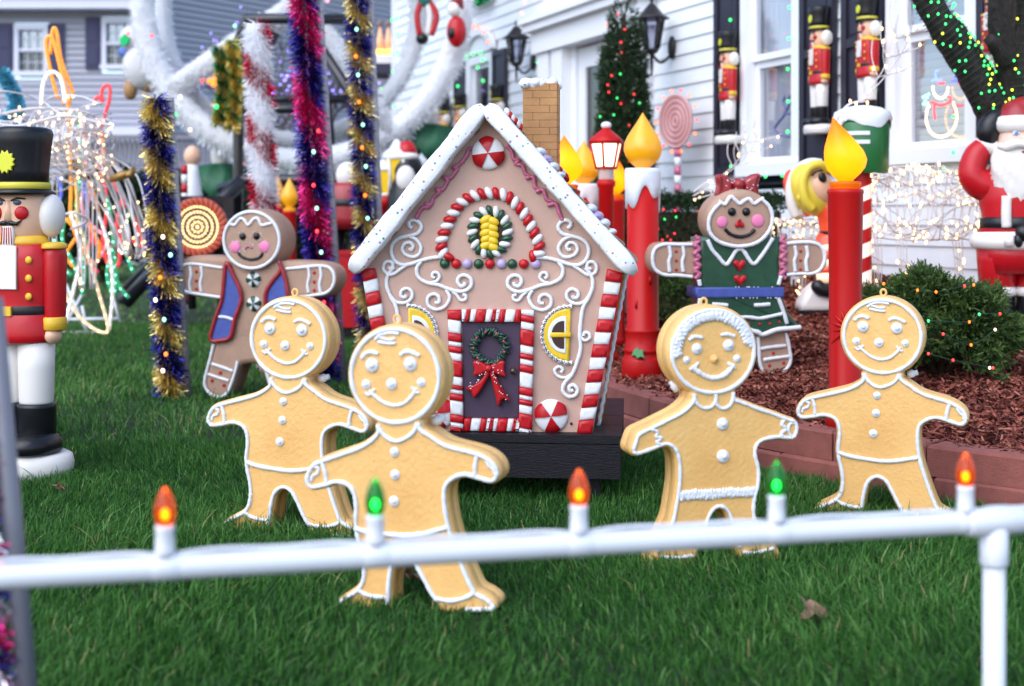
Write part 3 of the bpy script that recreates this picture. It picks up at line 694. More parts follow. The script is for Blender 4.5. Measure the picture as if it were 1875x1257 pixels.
# man in the blue vest; tracing scale 3.142 per photo pixel from (320,350)
YB = 7.8; KM = YB / F / 3.142
def brown_boy():
    t = thing('gingerbread_man', 'brown gingerbread man in a blue vest with red trim, arms spread', 'gingerbread figure', P(470, 719, YB) * 1.0, R(-11), 'brown painted gingerbread couple')
    t.location.z = 0
    O = (480, 1160); Z = lambda pts: zc(pts, O[0], O[1], KM)
    body = [(328, 352), (190, 345), (110, 352), (60, 385), (32, 440), (34, 500), (70, 548), (150, 572), (315, 588), (285, 680), (255, 800), (268, 830), (240, 930), (208, 1040), (206, 1090), (240, 1135), (290, 1155), (340, 1140), (375, 1080), (400, 1000), (425, 960), (470, 950), (520, 950), (560, 1000), (580, 1060), (600, 1110), (650, 1140), (710, 1130), (745, 1090), (748, 1030), (720, 930), (700, 820), (715, 790), (705, 700), (690, 588), (840, 572), (930, 560), (975, 520), (990, 460), (970, 410), (920, 385), (840, 375), (700, 370), (640, 375)]
    hc = Z([(500, 250)])[0]
    head = arcp(hc[0], hc[1], 178 * KM, 172 * KM, R(-52), R(232), 40)
    D = .20
    mb = MB(); mb.cookie(grow(ccw(sm2(Z(body), 3, True)), .006), D, .03); mb.build('body', BROWN, t)
    mb = MB(); mb.cookie(ccw(arcp(hc[0], hc[1], 182 * KM, 176 * KM, 0, 2 * PI, 56)[:-1]), D + .05, .035); mb.build('head', BROWN, t)
    y = -D / 2 - .001; yh = -D / 2 - .026
    I = lambda nm, pts, r=.009, mt=None, closed=False, yy=y, lab=None: icing(t, nm, Z(pts), yy, r, mt, closed, label=lab, jit=.1)
    mb = MB(); mb.tube([(q[0], yh, q[1]) for q in arcp(hc[0], hc[1], 166 * KM, 160 * KM, 0, 2 * PI, 56)[:-1]], .0095, 8, True, jit=.08, flat=(0, 1, 0)); mb.build('head_icing', WHITE, t)
    I('hair_wave', [(345, 185), (370, 160), (400, 165), (430, 130), (455, 135), (480, 165), (515, 130), (540, 130), (560, 165), (595, 160), (620, 155)], .009, yy=yh)
    I('arm_icing', [(318, 410), (240, 400), (160, 390), (90, 392), (50, 420), (38, 465), (50, 510), (85, 545), (180, 562), (308, 578)]); I('arm_icing', [(695, 412), (780, 405), (880, 395), (945, 402), (978, 440), (975, 500), (935, 545), (860, 560), (780, 572), (722, 582)])
    for x in (118, 185, 828, 898): I('sleeve_band', [(x, 402), (x + 6, 450), (x - 4, 500), (x + 2, 548)], .009)
    for x in (157, 862): sphere_row(t, 'candy_dot', Z([(x, 432), (x, 484), (x, 532)]), 10 * KM, y, RED)
    # vest panels
    for nm, q in (('vest_panel', [(345, 380), (330, 480), (318, 590), (285, 680), (248, 815), (310, 822), (370, 800), (395, 700), (432, 600), (425, 530), (385, 450)]), ('vest_panel', [(660, 372), (700, 480), (720, 620), (735, 760), (748, 815), (650, 822), (600, 800), (585, 700), (580, 560), (615, 490), (670, 420)])):
        pl = MB(); pl.cookie(ccw(sm2(Z(q), 3, True)), .026, .007, M=Matrix.Translation((0, y, 0))); pp = pl.build(nm, BLUEV, t)
        mb = MB(); mb.tube(cr([(a, y - .014, b_) for a, b_ in Z(q)], 5, True), .0125, 8, True, jit=.1, flat=(0, 1, 0)); mb.build('vest_trim', DRED, t)
    I('pocket', [(298, 688), (340, 690), (386, 704)], .009, yy=y - .012); I('pocket', [(620, 700), (670, 692), (715, 688)], .009, yy=y - .012)
    I('leg_icing', [(262, 845), (240, 930), (212, 1030), (208, 1085), (240, 1128), (290, 1146), (338, 1128), (372, 1060), (400, 970), (405, 940)]); I('leg_icing', [(722, 845), (745, 1000), (744, 1080), (700, 1128), (640, 1120), (600, 1060), (570, 950)])
    I('ankle_band', [(250, 958), (310, 975), (378, 998)]); I('ankle_band', [(228, 1018), (290, 1036), (352, 1052)]); sphere_row(t, 'candy_dot', Z([(302, 1008), (252, 1054), (324, 1078)]), 11 * KM, y, RED)
    for nm, c in (('eye', (447, 230)), ('eye', (530, 228))): dot(t, nm, Z([c])[0], 20 * KM, yh, BLACK, .7, tip=False)
    for c in ((402, 290), (577, 288)): dot(t, 'cheek', Z([c])[0], 33 * KM, yh, PINK, .25, tip=False)
    I('nose', [(462, 298), (480, 284), (504, 296)], .006, PINKI, yy=yh); I('mouth', [(420, 322), (445, 346), (495, 360), (545, 350), (568, 322)], .008, BLACK, yy=yh)
    for c in ((503, 474), (505, 612)):
        cx, cz = Z([c])[0]; pm = peppermint(t, 'peppermint_button', cx, y, cz, 43 * KM, GREEN, 4)
    mb = MB()
    for i in range(46):
        a = random.choice(((447, 230, 30), (530, 228, 30), (402, 290, 36), (577, 288, 36), (503, 474, 48), (483, 294, 30))); th = random.uniform(0, 2 * PI); c = Z([(a[0] + a[2] * math.cos(th), a[1] + a[2] * math.sin(th))])[0]; mb.ell((c[0], (yh if a[1] < 400 else y) - .001, c[1]), .003, 6, 4)
    o = mb.build('icing_speck', WHITE, t); o['kind'] = 'stuff'
    return t
def peppermint(parent, name, cx, y, cz, r, colour, lobes, ph=0, bulge=.3):
    d = MB(); d.ell((cx, y, cz), (r, r * bulge, r), 24, 10); o = d.build(name, WHITE, parent)
    for i in range(lobes):
        a0 = ph + 2 * PI * i / lobes; w_ = PI / lobes
        pts = [(cx, cz)]
        for k in range(9):
            a = a0 - w_ / 2 + w_ * k / 8; rr = r * (1.04 - .08 * abs(k - 4) / 4); pts.append((cx + rr * math.cos(a + .12), cz + rr * math.sin(a + .12)))
        vs_ = [(px_, y - r * bulge * math.sqrt(max(0, 1 - (((px_ - cx) ** 2 + (pz - cz) ** 2) / (r * 1.06) ** 2))) - .004, pz) for px_, pz in pts] + [(px_, y, pz) for px_, pz in pts]
        mid = [((cx + pts[i2][0]) / 2, y - r * bulge * .9 - .006, (cz + pts[i2][1]) / 2) for i2 in range(1, 10)]
        k = len(pts); mb = MB()
        allv = vs_ + mid; m0 = 2 * k
        fs = []
        for i2 in range(8):
            fs.append((0, m0 + i2, m0 + i2 + 1)); fs.append((m0 + i2, 1 + i2, 2 + i2, m0 + i2 + 1)); fs.append((1 + i2, k + 1 + i2, k + 2 + i2, 2 + i2))
        mb.add(allv, fs); mb.build('stripe', colour, o)
    return o
brown_boy()

YL = 7.05; KL = YL / F / 3.142
def brown_girl():
    base = onbed(1395, 683)
    t = thing('gingerbread_woman', 'brown gingerbread woman in a green dress with red hair bow, arms spread', 'gingerbread figure', base, R(4), 'brown painted gingerbread couple')
    ox = (1395 - 1160) * 3.142; KL = base.y / F / 3.142
    Z = lambda pts: zc(pts, ox, 1203, KL)
    D = .20; y = -D / 2 - .001; yh = y - .026
    legs = [(470, 930), (455, 1010), (440, 1100), (445, 1160), (490, 1200), (560, 1190), (590, 1120), (600, 1020), (640, 1000), (680, 1050), (692, 1130), (712, 1180), (770, 1203), (850, 1190), (885, 1140), (882, 1040), (850, 940)]
    mb = MB(); mb.cookie(ccw(Z(legs)), D * .9, .02); mb.build('leg', BROWN, t)
    arms = [(310, 452), (200, 450), (120, 455), (85, 490), (72, 545), (85, 600), (130, 635), (220, 642), (320, 652), (400, 640), (780, 640), (860, 645), (960, 640), (1040, 630), (1085, 590), (1090, 530), (1070, 470), (1020, 435), (940, 430), (830, 440), (760, 440), (400, 440)]
    mb = MB(); mb.cookie(ccw(sm2(Z(arms), 2, True)), D, .025); mb.build('arm', BROWN, t)
    hc = Z([(582, 320)])[0]
    mb = MB(); mb.cookie(ccw(arcp(hc[0], hc[1], 196 * KL, 172 * KL, 0, 2 * PI, 56)[:-1]), D + .05, .035); mb.build('head', BROWN, t)
    dress = [(345, 420), (350, 520), (355, 700), (345, 800), (360, 930), (400, 950), (560, 960), (700, 975), (800, 950), (930, 935), (925, 920), (860, 850), (830, 760), (815, 700), (808, 560), (815, 420), (700, 415), (580, 440), (450, 415)]
    mb = MB(); mb.cookie(ccw(Z(dress)), D + .024, .02); mb.build('dress', GREEN, t)
    yd = y - .014
    def I(nm, pts, r=.009, mt=None, yy=y, jit=.1): return icing(t, nm, Z(pts), yy, r, mt, jit=jit)
    hi = [(465, 228), (430, 262), (402, 310), (398, 370), (420, 415), (470, 452), (560, 472), (650, 460), (710, 425), (750, 370), (762, 310), (745, 250), (700, 205)]
    I('head_icing', hi, .0095, yy=yh); I('hair_wave', [(455, 215), (490, 235), (522, 192), (550, 212), (575, 232), (600, 215), (630, 205), (655, 232), (690, 212), (712, 200)], .0095, yy=yh)
    I('arm_icing', [(312, 462), (230, 462), (150, 462), (100, 485), (84, 540), (98, 600), (150, 632), (230, 636), (312, 645)]); I('arm_icing', [(830, 462), (900, 452), (1000, 452), (1055, 480), (1072, 540), (1050, 600), (1000, 628), (920, 630), (850, 635)])
    for x in (178, 255, 898, 965): I('sleeve_band', [(x, 470), (x + 8, 520), (x - 2, 560), (x + 4, 618)], .009)
    for x in (218, 932): sphere_row(t, 'candy_dot', Z([(x, 500), (x, 552), (x, 604)]), 9 * KL, y, RED)
    for x, s in ((338, 1), (828, -1)):
        I('sleeve_frill', [(x + s * (10 if i % 2 else -14), 415 + i * 24) for i in range(11)], .0125, PINKI, yy=y - .006, jit=.2)
    I('collar', [(395, 435), (420, 490), (455, 530), (498, 575), (530, 540), (555, 500), (580, 488), (605, 505), (630, 545), (660, 572), (700, 530), (735, 480), (768, 425)], .010, yy=yd)
    mb = MB(); bl = Z([(328, 704), (832, 704), (832, 762), (328, 762)]); mb.cookie(ccw(bl), D + .05, .008); mb.build('belt', BLUEV, t)
    for c in ((575, 575), (580, 660)):
        q = [(c[0] + 36 * (math.sin(a) ** 3), c[1] - 2.2 * (13 * math.cos(a) - 5 * math.cos(2 * a) - 2 * math.cos(3 * a) - math.cos(4 * a))) for a in [i * 2 * PI / 28 for i in range(28)]]
        mb = MB(); mb.cookie(ccw(Z(q)), .03, .010, M=Matrix.Translation((0, yd, 0))); mb.build('heart_button', RED, t)
    I('dress_trim', [(345, 660), (352, 695)], .010, yy=yd); I('dress_trim', [(815, 640), (800, 692)], .010, yy=yd); I('dress_trim', [(350, 765), (345, 850), (350, 930)], .010, yy=yd); I('dress_trim', [(800, 765), (825, 830), (850, 912)], .010, yy=yd)
    I('hem_trim', [(360, 935), (480, 955), (600, 945), (680, 958), (710, 972), (790, 945), (860, 938), (930, 932)], .012, yy=yd); I('hem_trim', [(365, 870), (480, 890), (610, 872), (690, 880), (760, 868), (822, 855)], .009, yy=yd)
    I('pocket', [(660, 806), (710, 804), (752, 800)], .010, yy=yd); I('pocket', [(420, 800), (470, 802), (510, 806)], .010, yy=yd)
    sphere_row(t, 'candy_dot', Z([(560, 905), (628, 908), (692, 912), (752, 912), (806, 902)]), 8 * KL, yd, RED)
    I('leg_icing', [(690, 985), (695, 1060), (700, 1130), (720, 1180), (770, 1198), (840, 1182), (876, 1130), (870, 1050), (850, 965)], yy=-D * .45 - .002); I('leg_icing', [(470, 975), (450, 1080), (455, 1150), (500, 1190), (560, 1170), (590, 1080), (600, 1000)], yy=-D * .45 - .002)
    I('ankle_band', [(700, 1056), (760, 1046), (850, 1038)], yy=-D * .45 - .002); I('ankle_band', [(720, 1118), (790, 1108), (870, 1098)], yy=-D * .45 - .002)
    sphere_row(t, 'candy_dot', Z([(778, 1080), (838, 1136), (756, 1150)]), 10 * KL, -D * .45, RED)
    for c in ((530, 277), (612, 277)): dot(t, 'eye', Z([c])[0], 24 * KL, yh, BLACK, .7, tip=False)
    for c, r in (((474, 335), 32), ((678, 328), 37)): dot(t, 'cheek', Z([c])[0], r * KL, yh, PINK, .25, tip=False)
    q = [(573 + 27 * (math.sin(a) ** 3), 345 + 1.7 * (13 * math.cos(a) - 5 * math.cos(2 * a) - 2 * math.cos(3 * a) - math.cos(4 * a))) for a in [i * 2 * PI / 24 for i in range(24)]]
    mb = MB(); mb.cookie(ccw(Z(q)), .03, .008, M=Matrix.Translation((0, yh, 0))); mb.build('nose', RED, t)
    I('mouth', [(490, 372), (520, 402), (575, 418), (630, 405), (660, 376)], .009, BLACK, yy=yh)
    bw = MB()
    for q in ([(462, 70), (500, 66), (545, 95), (552, 130), (545, 165), (505, 180), (460, 188), (470, 130)], [(712, 66), (670, 62), (620, 95), (614, 130), (625, 165), (665, 180), (705, 184), (700, 130)]): bw.cookie(ccw(sm2(Z(q), 3, True)), .10, .022, M=Matrix.Translation((0, -.03, 0)))
    bo = bw.build('hair_bow', DRED, t)
    mb = MB(); c = Z([(583, 122)])[0]; mb.ell((c[0], -.05, c[1]), (36 * KL, .05, 38 * KL)); mb.build('knot', DRED, bo)
    mb = MB()
    for c in [(random.uniform(465, 710), random.uniform(72, 180)) for _ in range(26)] + [(random.uniform(540, 815), 702 + random.choice((0, 62))) for _ in range(20)]:
        c = Z([c])[0]; mb.ell((c[0], -.083 if c[1] > hc[1] else -D / 2 - .027, c[1]), .0032, 6, 4)
    o = mb.build('icing_speck', WHITE, t); o['kind'] = 'stuff'
brown_girl()
# ================================================================== TOY GINGERBREAD HOUSE on its bench
HYD = 5.0; KH = HYD / F
hb_loc = P(890, 790, HYD)
bench_top = hb_loc.z
gh = thing('gingerbread_house', 'large toy gingerbread house with snowy gable, candy cane corners and plum door', 'toy house', hb_loc, R(-4.0))
def hp(px, py): return ((px - 890) * KH, (790 - py) * KH)
def c1(u, v): return hp(620 + u / 3.0655, 150 + v / 3.0655)
def c2(u, v): return hp(640 + u / 2.923, 470 + v / 2.923)
HD = .62
front = [hp(738, 790), hp(1085, 790), hp(1140, 490), hp(890, 205), hp(665, 490)]
back = front
mb = MB(); k = 5
vs_ = [(x, 0, z) for x, z in front] + [(x, HD, z) for x, z in back]
mb.add(vs_, [(0, 1, 2, 3, 4), (9, 8, 7, 6, 5)] + [(i, 5 + i, 5 + (i + 1) % 5, (i + 1) % 5) for i in (0, 1, 2, 3, 4)], 0, False)
mb.build('wall', HOUSEWALL, gh)
# roof planes built of courses of shingles
ap, el, er = hp(890, 196), hp(652, 488), hp(1154, 488)
ROOFB = mat('caramel shingle', (.30, .17, .09), .6, var=.35, vscale=30, bump=.5, bscale=40, stretch=(1, 8, 1))
for nm, e in (('l', el), ('r', er)):
    d = Vector((e[0] - ap[0], 0, e[1] - ap[1])); L_ = d.length; d.normalize(); n_ = Vector((-d.z, 0, d.x)); n_ = n_ if n_.z > 0 else -n_
    mb = MB(); a = Vector((ap[0], .02, ap[1])) + n_ * .012; q = d * L_
    mb.add([a, a + q, a + q + Vector((0, HD + .05, 0)), a + Vector((0, HD + .05, 0)), a - n_ * .02, a + q - n_ * .02, a + q + Vector((0, HD + .05, 0)) - n_ * .02, a + Vector((0, HD + .05, 0)) - n_ * .02], [(0, 1, 2, 3), (7, 6, 5, 4), (0, 4, 5, 1), (1, 5, 6, 2), (2, 6, 7, 3), (3, 7, 4, 0)], 0, False)
    rf = mb.build('roof', ROOFB, gh)
    base = None
    for i in range(11):
        for j in range(6):
            s0 = L_ * i / 11; w_ = (HD + .05) / 6; off = .5 * w_ if i % 2 else 0
            y0 = .02 + j * w_ + .003 + (off if j < 5 else off) ; y1 = min(y0 + w_ - .006, HD + .06)
            if base is None or True:
                sb = MB(); c0 = Vector((ap[0], 0, ap[1])) + d * s0 + n_ * .024; c1_ = Vector((ap[0], 0, ap[1])) + d * (s0 + L_ / 11 * 1.05) + n_ * .036; yy = Vector((0, 1, 0))
                sb.add([c0 + yy * y0, c1_ + yy * y0, c1_ + yy * y1, c0 + yy * y1, c1_ + yy * y0 - n_ * .02, c1_ + yy * y1 - n_ * .02], [(0, 1, 2, 3), (1, 4, 5, 2), (0, 4, 1), (3, 2, 5)], 0, False)
                sb.build('shingle', ROOFB, rf)
    # iced gumdrop mounds along the roof edge
    for s in (.36, .72):
        sb = MB(); c = Vector((ap[0], .10, ap[1])) + d * (L_ * s) + n_ * .03
        for t_ in (-.035, 0, .035): sb.ell(c + d * t_ + Vector((0, .02, 0)), (.026, .09, .018), 10, 7, m=0 if t_ else 1)
        sb.ell(c + d * .075, (.022, .10, .012), 10, 6, m=0); sb.build('gumdrop_cluster', [SNOWP, LAV], gh)
# twisted red and white rope on the rear edge of the right slope
for i in range(22):
    d = Vector((er[0] - ap[0], 0, er[1] - ap[1])); n_ = Vector((-d.z, 0, d.x)).normalized(); p_ = Vector((ap[0], .42, ap[1])) + d * (.03 + i * .021) + n_ * .04
    sb = MB(); sb.ell(p_, (.012, .013, .020), 8, 6, rot=Matrix.Rotation(R(-20), 4, 'Y')); sb.build('rope_strand', RED if i % 2 else WHITE, gh)
# snowy barge boards
def barge(px0, py0, px1, py1, name):
    a, b_ = Vector((*hp(px0, py0), 0)), Vector((*hp(px1, py1), 0)); d = b_ - a; L_ = d.length; d.normalize(); n2 = Vector((-d.y, d.x, 0)); n2 = n2 if n2.y > 0 else -n2
    N_ = 60; m_ = 20; vs_ = []; g = np.random.default_rng(int(px1))
    jw = np.convolve(g.normal(0, 1, N_ + 6), np.ones(5) / 5, 'same')[3:-3]; jd = np.convolve(g.normal(0, 1, N_ + 6), np.ones(5) / 5, 'same')[3:-3]
    for i in range(N_):
        t = i / (N_ - 1); c = a + d * (L_ * t); e = math.sin(PI * min(1, min(t, 1 - t) * 14 + .12) / 2) ** .5
        hw = (.031 + .003 * jw[i]) * e; hd = (.062 + .003 * jd[i]) * e
        for j in range(m_):
            th = 2 * PI * j / m_; cx_, cy_ = math.cos(th), math.sin(th)
            sx = math.copysign(abs(cx_) ** .28, cx_) * hw; sy = math.copysign(abs(cy_) ** .28, cy_) * hd
            q = c + n2 * sx; vs_.append((q.x, -.030 + sy, q.y))
    fs = [(i * m_ + j, i * m_ + (j + 1) % m_, (i + 1) * m_ + (j + 1) % m_, (i + 1) * m_ + j) for i in range(N_ - 1) for j in range(m_)]
    fs += [tuple(range(m_)), tuple((N_ - 1) * m_ + j for j in range(m_))]
    mb = MB(); mb.add(vs_, fs); return mb.build(name, SNOW, gh)
barge(888, 196, 646, 497, 'barge_board'); barge(893, 196, 1162, 500, 'barge_board')
# crumbling underside of the barge boards and small hinge plates
for u, v, r_ in ((770, 275, 45), (302, 850, 45)):
    mb = MB(); x, z = c1(u, v); mb.box((x, -.012, z), (.028, .016, .020), rot=Matrix.Rotation(R(-r_), 4, 'Y')); mb.build('hinge_plate', mat('grey green plate', (.16, .17, .12), .6), gh)
# pink squiggle icing under the eaves
def squig(a, b_, n, amp):
    a, b_ = Vector(a), Vector(b_); d = (b_ - a); nn = Vector((-d.y, d.x)).normalized(); q = []
    for i in range(n * 4 + 1):
        t = i / (n * 4); o = amp * (abs(math.sin(t * n * PI)) - .5); q.append(tuple(a + d * (t + .018 * math.sin(2 * t * n * PI)) + nn * o))
    return q
icing(gh, 'pink_squiggle', [c1(u + 12, v + 10) for u, v in ((735, 366), (718, 370), (712, 395), (690, 430), (655, 462), (630, 470), (655, 478), (640, 500), (615, 530), (580, 524), (600, 545), (570, 595), (535, 592), (552, 612), (520, 640), (505, 680), (475, 672), (495, 694), (460, 695), (437, 725), (420, 762))], -.007, .0074, PINKI, n=5)
icing(gh, 'pink_squiggle', [c1(u - 12, v + 10) for u, v in ((958, 350), (985, 385), (995, 425), (1025, 432), (1005, 452), (1045, 462), (1060, 505), (1085, 520), (1065, 532), (1105, 525), (1115, 580), (1140, 600), (1120, 608), (1160, 598), (1180, 650), (1215, 665), (1190, 685), (1230, 675), (1248, 720), (1268, 768))], -.007, .0074, PINKI, n=5)
# white piped scrolls
IC = lambda pts, f, r=.0066: icing(gh, 'scroll', [f(*q) for q in pts], -.0055, r, n=7, jit=.07)
def both(pts, f, cx, r=.0066):
    IC(pts, f, r); IC([(2 * cx - u, v) for u, v in pts], f, r)
A = [(412, 822), (396, 812), (394, 790), (418, 778), (448, 788), (463, 818), (440, 852), (390, 866), (335, 882), (300, 915), (293, 960), (312, 1005), (352, 1028), (400, 1024), (450, 1008), (520, 990), (575, 986), (598, 995)]
both(A, c1, 848, .0074)
both([(392, 868), (435, 888), (461, 930), (448, 970), (415, 984), (372, 970), (355, 938), (372, 908), (402, 905), (416, 925), (406, 944), (392, 938)], c1, 848)
both([(385, 1026), (350, 1050), (300, 1082), (262, 1074), (248, 1044), (262, 1014), (292, 1012), (302, 1034), (290, 1050), (278, 1044)], c1, 848)
both([(462, 1010), (438, 1045), (440, 1085), (462, 1112), (505, 1132), (560, 1142), (620, 1165), (680, 1178), (722, 1168), (746, 1140), (740, 1104), (708, 1086), (678, 1096), (668, 1122), (684, 1146), (706, 1142), (710, 1124)], c1, 848, .0072)
both([(505, 1132), (545, 1122), (566, 1098), (555, 1074), (533, 1072), (524, 1092), (538, 1104)], c1, 848, .006)
both([(625, 1166), (660, 1195), (685, 1226), (712, 1222), (714, 1200), (696, 1196)], c1, 848, .006)
both([(980, 180), (960, 220), (985, 268), (1035, 285), (1075, 262), (1078, 222), (1048, 202), (1020, 215), (1018, 245), (1040, 250)], c2, 748)
both([(1262, 58), (1295, 105), (1300, 160), (1278, 220), (1250, 270), (1238, 340), (1232, 420), (1236, 490), (1218, 560), (1190, 628), (1152, 672), (1142, 715), (1170, 745), (1208, 738), (1220, 708), (1200, 684), (1176, 694), (1182, 714), (1198, 710)], c2, 748, .0072)
both([(1285, 205), (1250, 244), (1205, 250), (1168, 228), (1164, 192), (1190, 172), (1220, 186), (1222, 214), (1200, 220), (1194, 206)], c2, 748)
both([(1233, 420), (1258, 446), (1284, 432), (1280, 408), (1258, 404), (1252, 422)], c2, 748, .006)
both([(1192, 625), (1155, 645), (1115, 636), (1098, 606), (1120, 586), (1142, 600), (1132, 618)], c2, 748, .006)
# candy rope arch
def beads(path, n, name, mats, r, y, parent=gh, squash=1.0, tilt=0):
    q = cr([(p[0], y, p[1]) for p in path], 8); s = np.cumsum([0] + [(q[i + 1] - q[i]).length for i in range(len(q) - 1)]); T = s[-1]
    for i in range(n):
        t = T * (i + .5) / n; j = int(np.clip(np.searchsorted(s, t) - 1, 0, len(q) - 2)); p_ = q[j].lerp(q[j + 1], (t - s[j]) / (s[j + 1] - s[j]))
        d = q[j + 1] - q[j]; ang = math.atan2(d.z, d.x)
        mb = MB(); mb.ell(p_, (T / n * .56 * squash, r * .8, r), 12, 8, rot=Matrix.Rotation(-ang - tilt, 4, 'Y')); mb.build(name, mats[i % len(mats)], parent)
beads([c1(u, v) for u, v in ((632, 970), (604, 985), (580, 950), (578, 890), (608, 810), (645, 735), (695, 675), (760, 640), (850, 625), (940, 640), (1000, 690), (1045, 745), (1085, 820), (1118, 890), (1128, 945), (1108, 982), (1072, 975))], 27, 'candy_rope_piece', [RED, WHITE], .0245, -.006, tilt=R(28))
# round window with green and white rope and a braided yellow centre
ring = [c1(850 + 100 * math.cos(a), 845 - 122 * math.sin(a)) for a in [R(100) + 2 * PI * i / 24 for i in range(25)]]
beads(ring, 20, 'window_rope_piece', [WHITE, GREEN], .0215, -.006, tilt=R(25))
mb = MB(); cx, cz = c1(848, 845); mb.cookie(ccw(arcp(cx, cz, 74 / 3.0655 * KH, 96 / 3.0655 * KH, 0, 2 * PI, 28)[:-1]), .012, .003); wd = mb.build('dark_recess_disc', mat('window hole shade', (.05, .02, .015), .8), gh)  # dark raised disc stands for the shade inside the opening
for i in range(5):
    for s in (-1, 1):
        if i in (1, 3) : sc_ = .9
        else: sc_ = 1
        mb = MB(); px_, pz = c1(848 + s * 20 * sc_, 774 + i * 36 + (10 if s > 0 else 0)); mb.ell((px_, -.012, pz), (.024 * sc_, .012, .0155), 12, 8, rot=Matrix.Rotation(R(26 * s), 4, 'Y')); mb.build('braid', YELLOW, wd)
for i, u in enumerate((594, 660, 722, 786, 850, 915, 975, 1040, 1107)):
    dot(gh, 'gumdrop', c1(u, 1022), 28 / 3.0655 * KH, -.006, [GREEN, RED, LAV][i % 3], .8, tip=False)
x, z = c1(841, 402); peppermint(gh, 'peppermint', x, -.006, z, 94 / 3.0655 * KH, RED, 3, R(90))
x, z = c2(1080, 848); peppermint(gh, 'peppermint', x, -.006, z, 90 / 2.923 * KH, RED, 3, R(30))
x, z = c2(470, 838); peppermint(gh, 'peppermint', x, -.006, z, 90 / 2.923 * KH, RED, 3, R(30))
# door with candy striped frame
mb = MB(); q = [c2(604, 350), c2(916, 350), c2(905, 862), c2(612, 862)]; mb.cookie(ccw(q), .012, .003); door = mb.build('door', PLUM, gh)
def frame(a, b_, n, w_, rev=0):
    a, b_ = Vector((*a,)), Vector((*b_,)); d = b_ - a; nn = Vector((-d.y, d.x)).normalized()
    cuts = [0]; i = 0
    while cuts[-1] < 1: cuts.append(min(1, cuts[-1] + (.62, .40, 1.15, .45, .7)[(i * 2 + rev) % 5] / n * 1.35 + random.uniform(-.01, .01))); i += 1
    for i, (t0, t1) in enumerate(zip(cuts[:-1], cuts[1:])):
        p0, p1 = a + d * t0, a + d * t1; red = (i + rev) % 2 == 0; h = w_ / 2 * (1.04 if red else .97)
        out = [tuple(p0 - nn * h), tuple(p1 - nn * h), tuple(p1 + nn * h), tuple(p0 + nn * h)]
        # slanting stripes
        sl_ = d.normalized() * (w_ * .16); out = [tuple(p0 - nn * h - sl_ * 0), tuple(p1 - nn * h), tuple(p1 + nn * h + sl_ * (1 if t1 < 1 else 0)), tuple(p0 + nn * h + sl_ * (1 if t0 > 0 else 0))]
        mb = MB(); mb.cookie(ccw(out), .052 if red else .046, .010, M=Matrix.Translation((0, -.004, 0))); mb.build('candy_stripe', RED if red else WHITE, gh)
w_ = 70 / 2.923 * KH
frame(c2(562, 285), c2(578, 930), 13, w_); frame(c2(955, 285), c2(942, 935), 13, w_, 1)
frame(c2(602, 316), c2(918, 316), 9, w_ * .95, 1); frame(c2(616, 898), c2(904, 898), 9, w_ * .95)
# wreath with berries and bow
mb = MB(); cx, cz = c2(752, 482); R_ = 84 / 2.923 * KH
for i in range(64):
    a = i * 2 * PI / 64 + random.uniform(-.05, .05); rr = R_ + random.uniform(-.008, .008)
    mb.ell((cx + rr * math.cos(a), -.018 - random.uniform(0, .010), cz + rr * math.sin(a)), (.016, .009, .006), 7, 5, rot=Matrix.Rotation(-a + random.uniform(-.3, 1.2), 4, 'Y'))
wr = mb.build('wreath', mat('wreath green', (.010, .045, .030), .5, var=.3, vscale=40, coat=.2), door)
for i in range(9):
    a = i * 2 * PI / 9 + .4; mb = MB(); mb.ell((cx + R_ * math.cos(a), -.032, cz + R_ * math.sin(a)), .0045, 7, 5); mb.build('berry', mat('berry', (.45, .06, .05), .35), door)
bw = MB()
for q in ([(745, 585), (700, 555), (665, 560), (672, 600), (668, 632), (705, 628), (745, 605)], [(750, 585), (795, 558), (832, 556), (830, 600), (838, 640), (800, 628), (750, 605)], [(735, 610), (712, 650), (660, 690), (626, 700), (650, 715), (668, 752), (700, 720), (742, 650), (756, 615)], [(752, 612), (765, 660), (785, 740), (800, 800), (822, 755), (862, 768), (830, 720), (800, 665), (775, 612)]):
    bw.cookie(ccw(sm2([c2(*p) for p in q], 3, True)), .026, .007, M=Matrix.Translation((0, -.022, 0)))
x, z = c2(748, 595); bw.ell((x, -.036, z), (.013, .012, .014), 10, 7); bw.build('bow', RED, door)
x, z = c2(878, 608); mb = MB(); mb.ell((x, -.02, z), (.012, .014, .012), 12, 8); mb.build('door_knob', mat('dark brass', (.09, .07, .05), .35, metal=.6), door)
mb = MB()
for _ in range(40):
    q = random.choice(([(640, 705), (740, 600)], [(770, 620), (850, 765)], [(670, 560), (835, 620)])); t_ = random.random(); x, z = c2(q[0][0] + (q[1][0] - q[0][0]) * t_ + random.uniform(-12, 12), q[0][1] + (q[1][1] - q[0][1]) * t_ + random.uniform(-12, 12)); mb.ell((x, -.036, z), .0022, 6, 4)
o = mb.build('icing_speck', WHITE, door); o['kind'] = 'stuff'
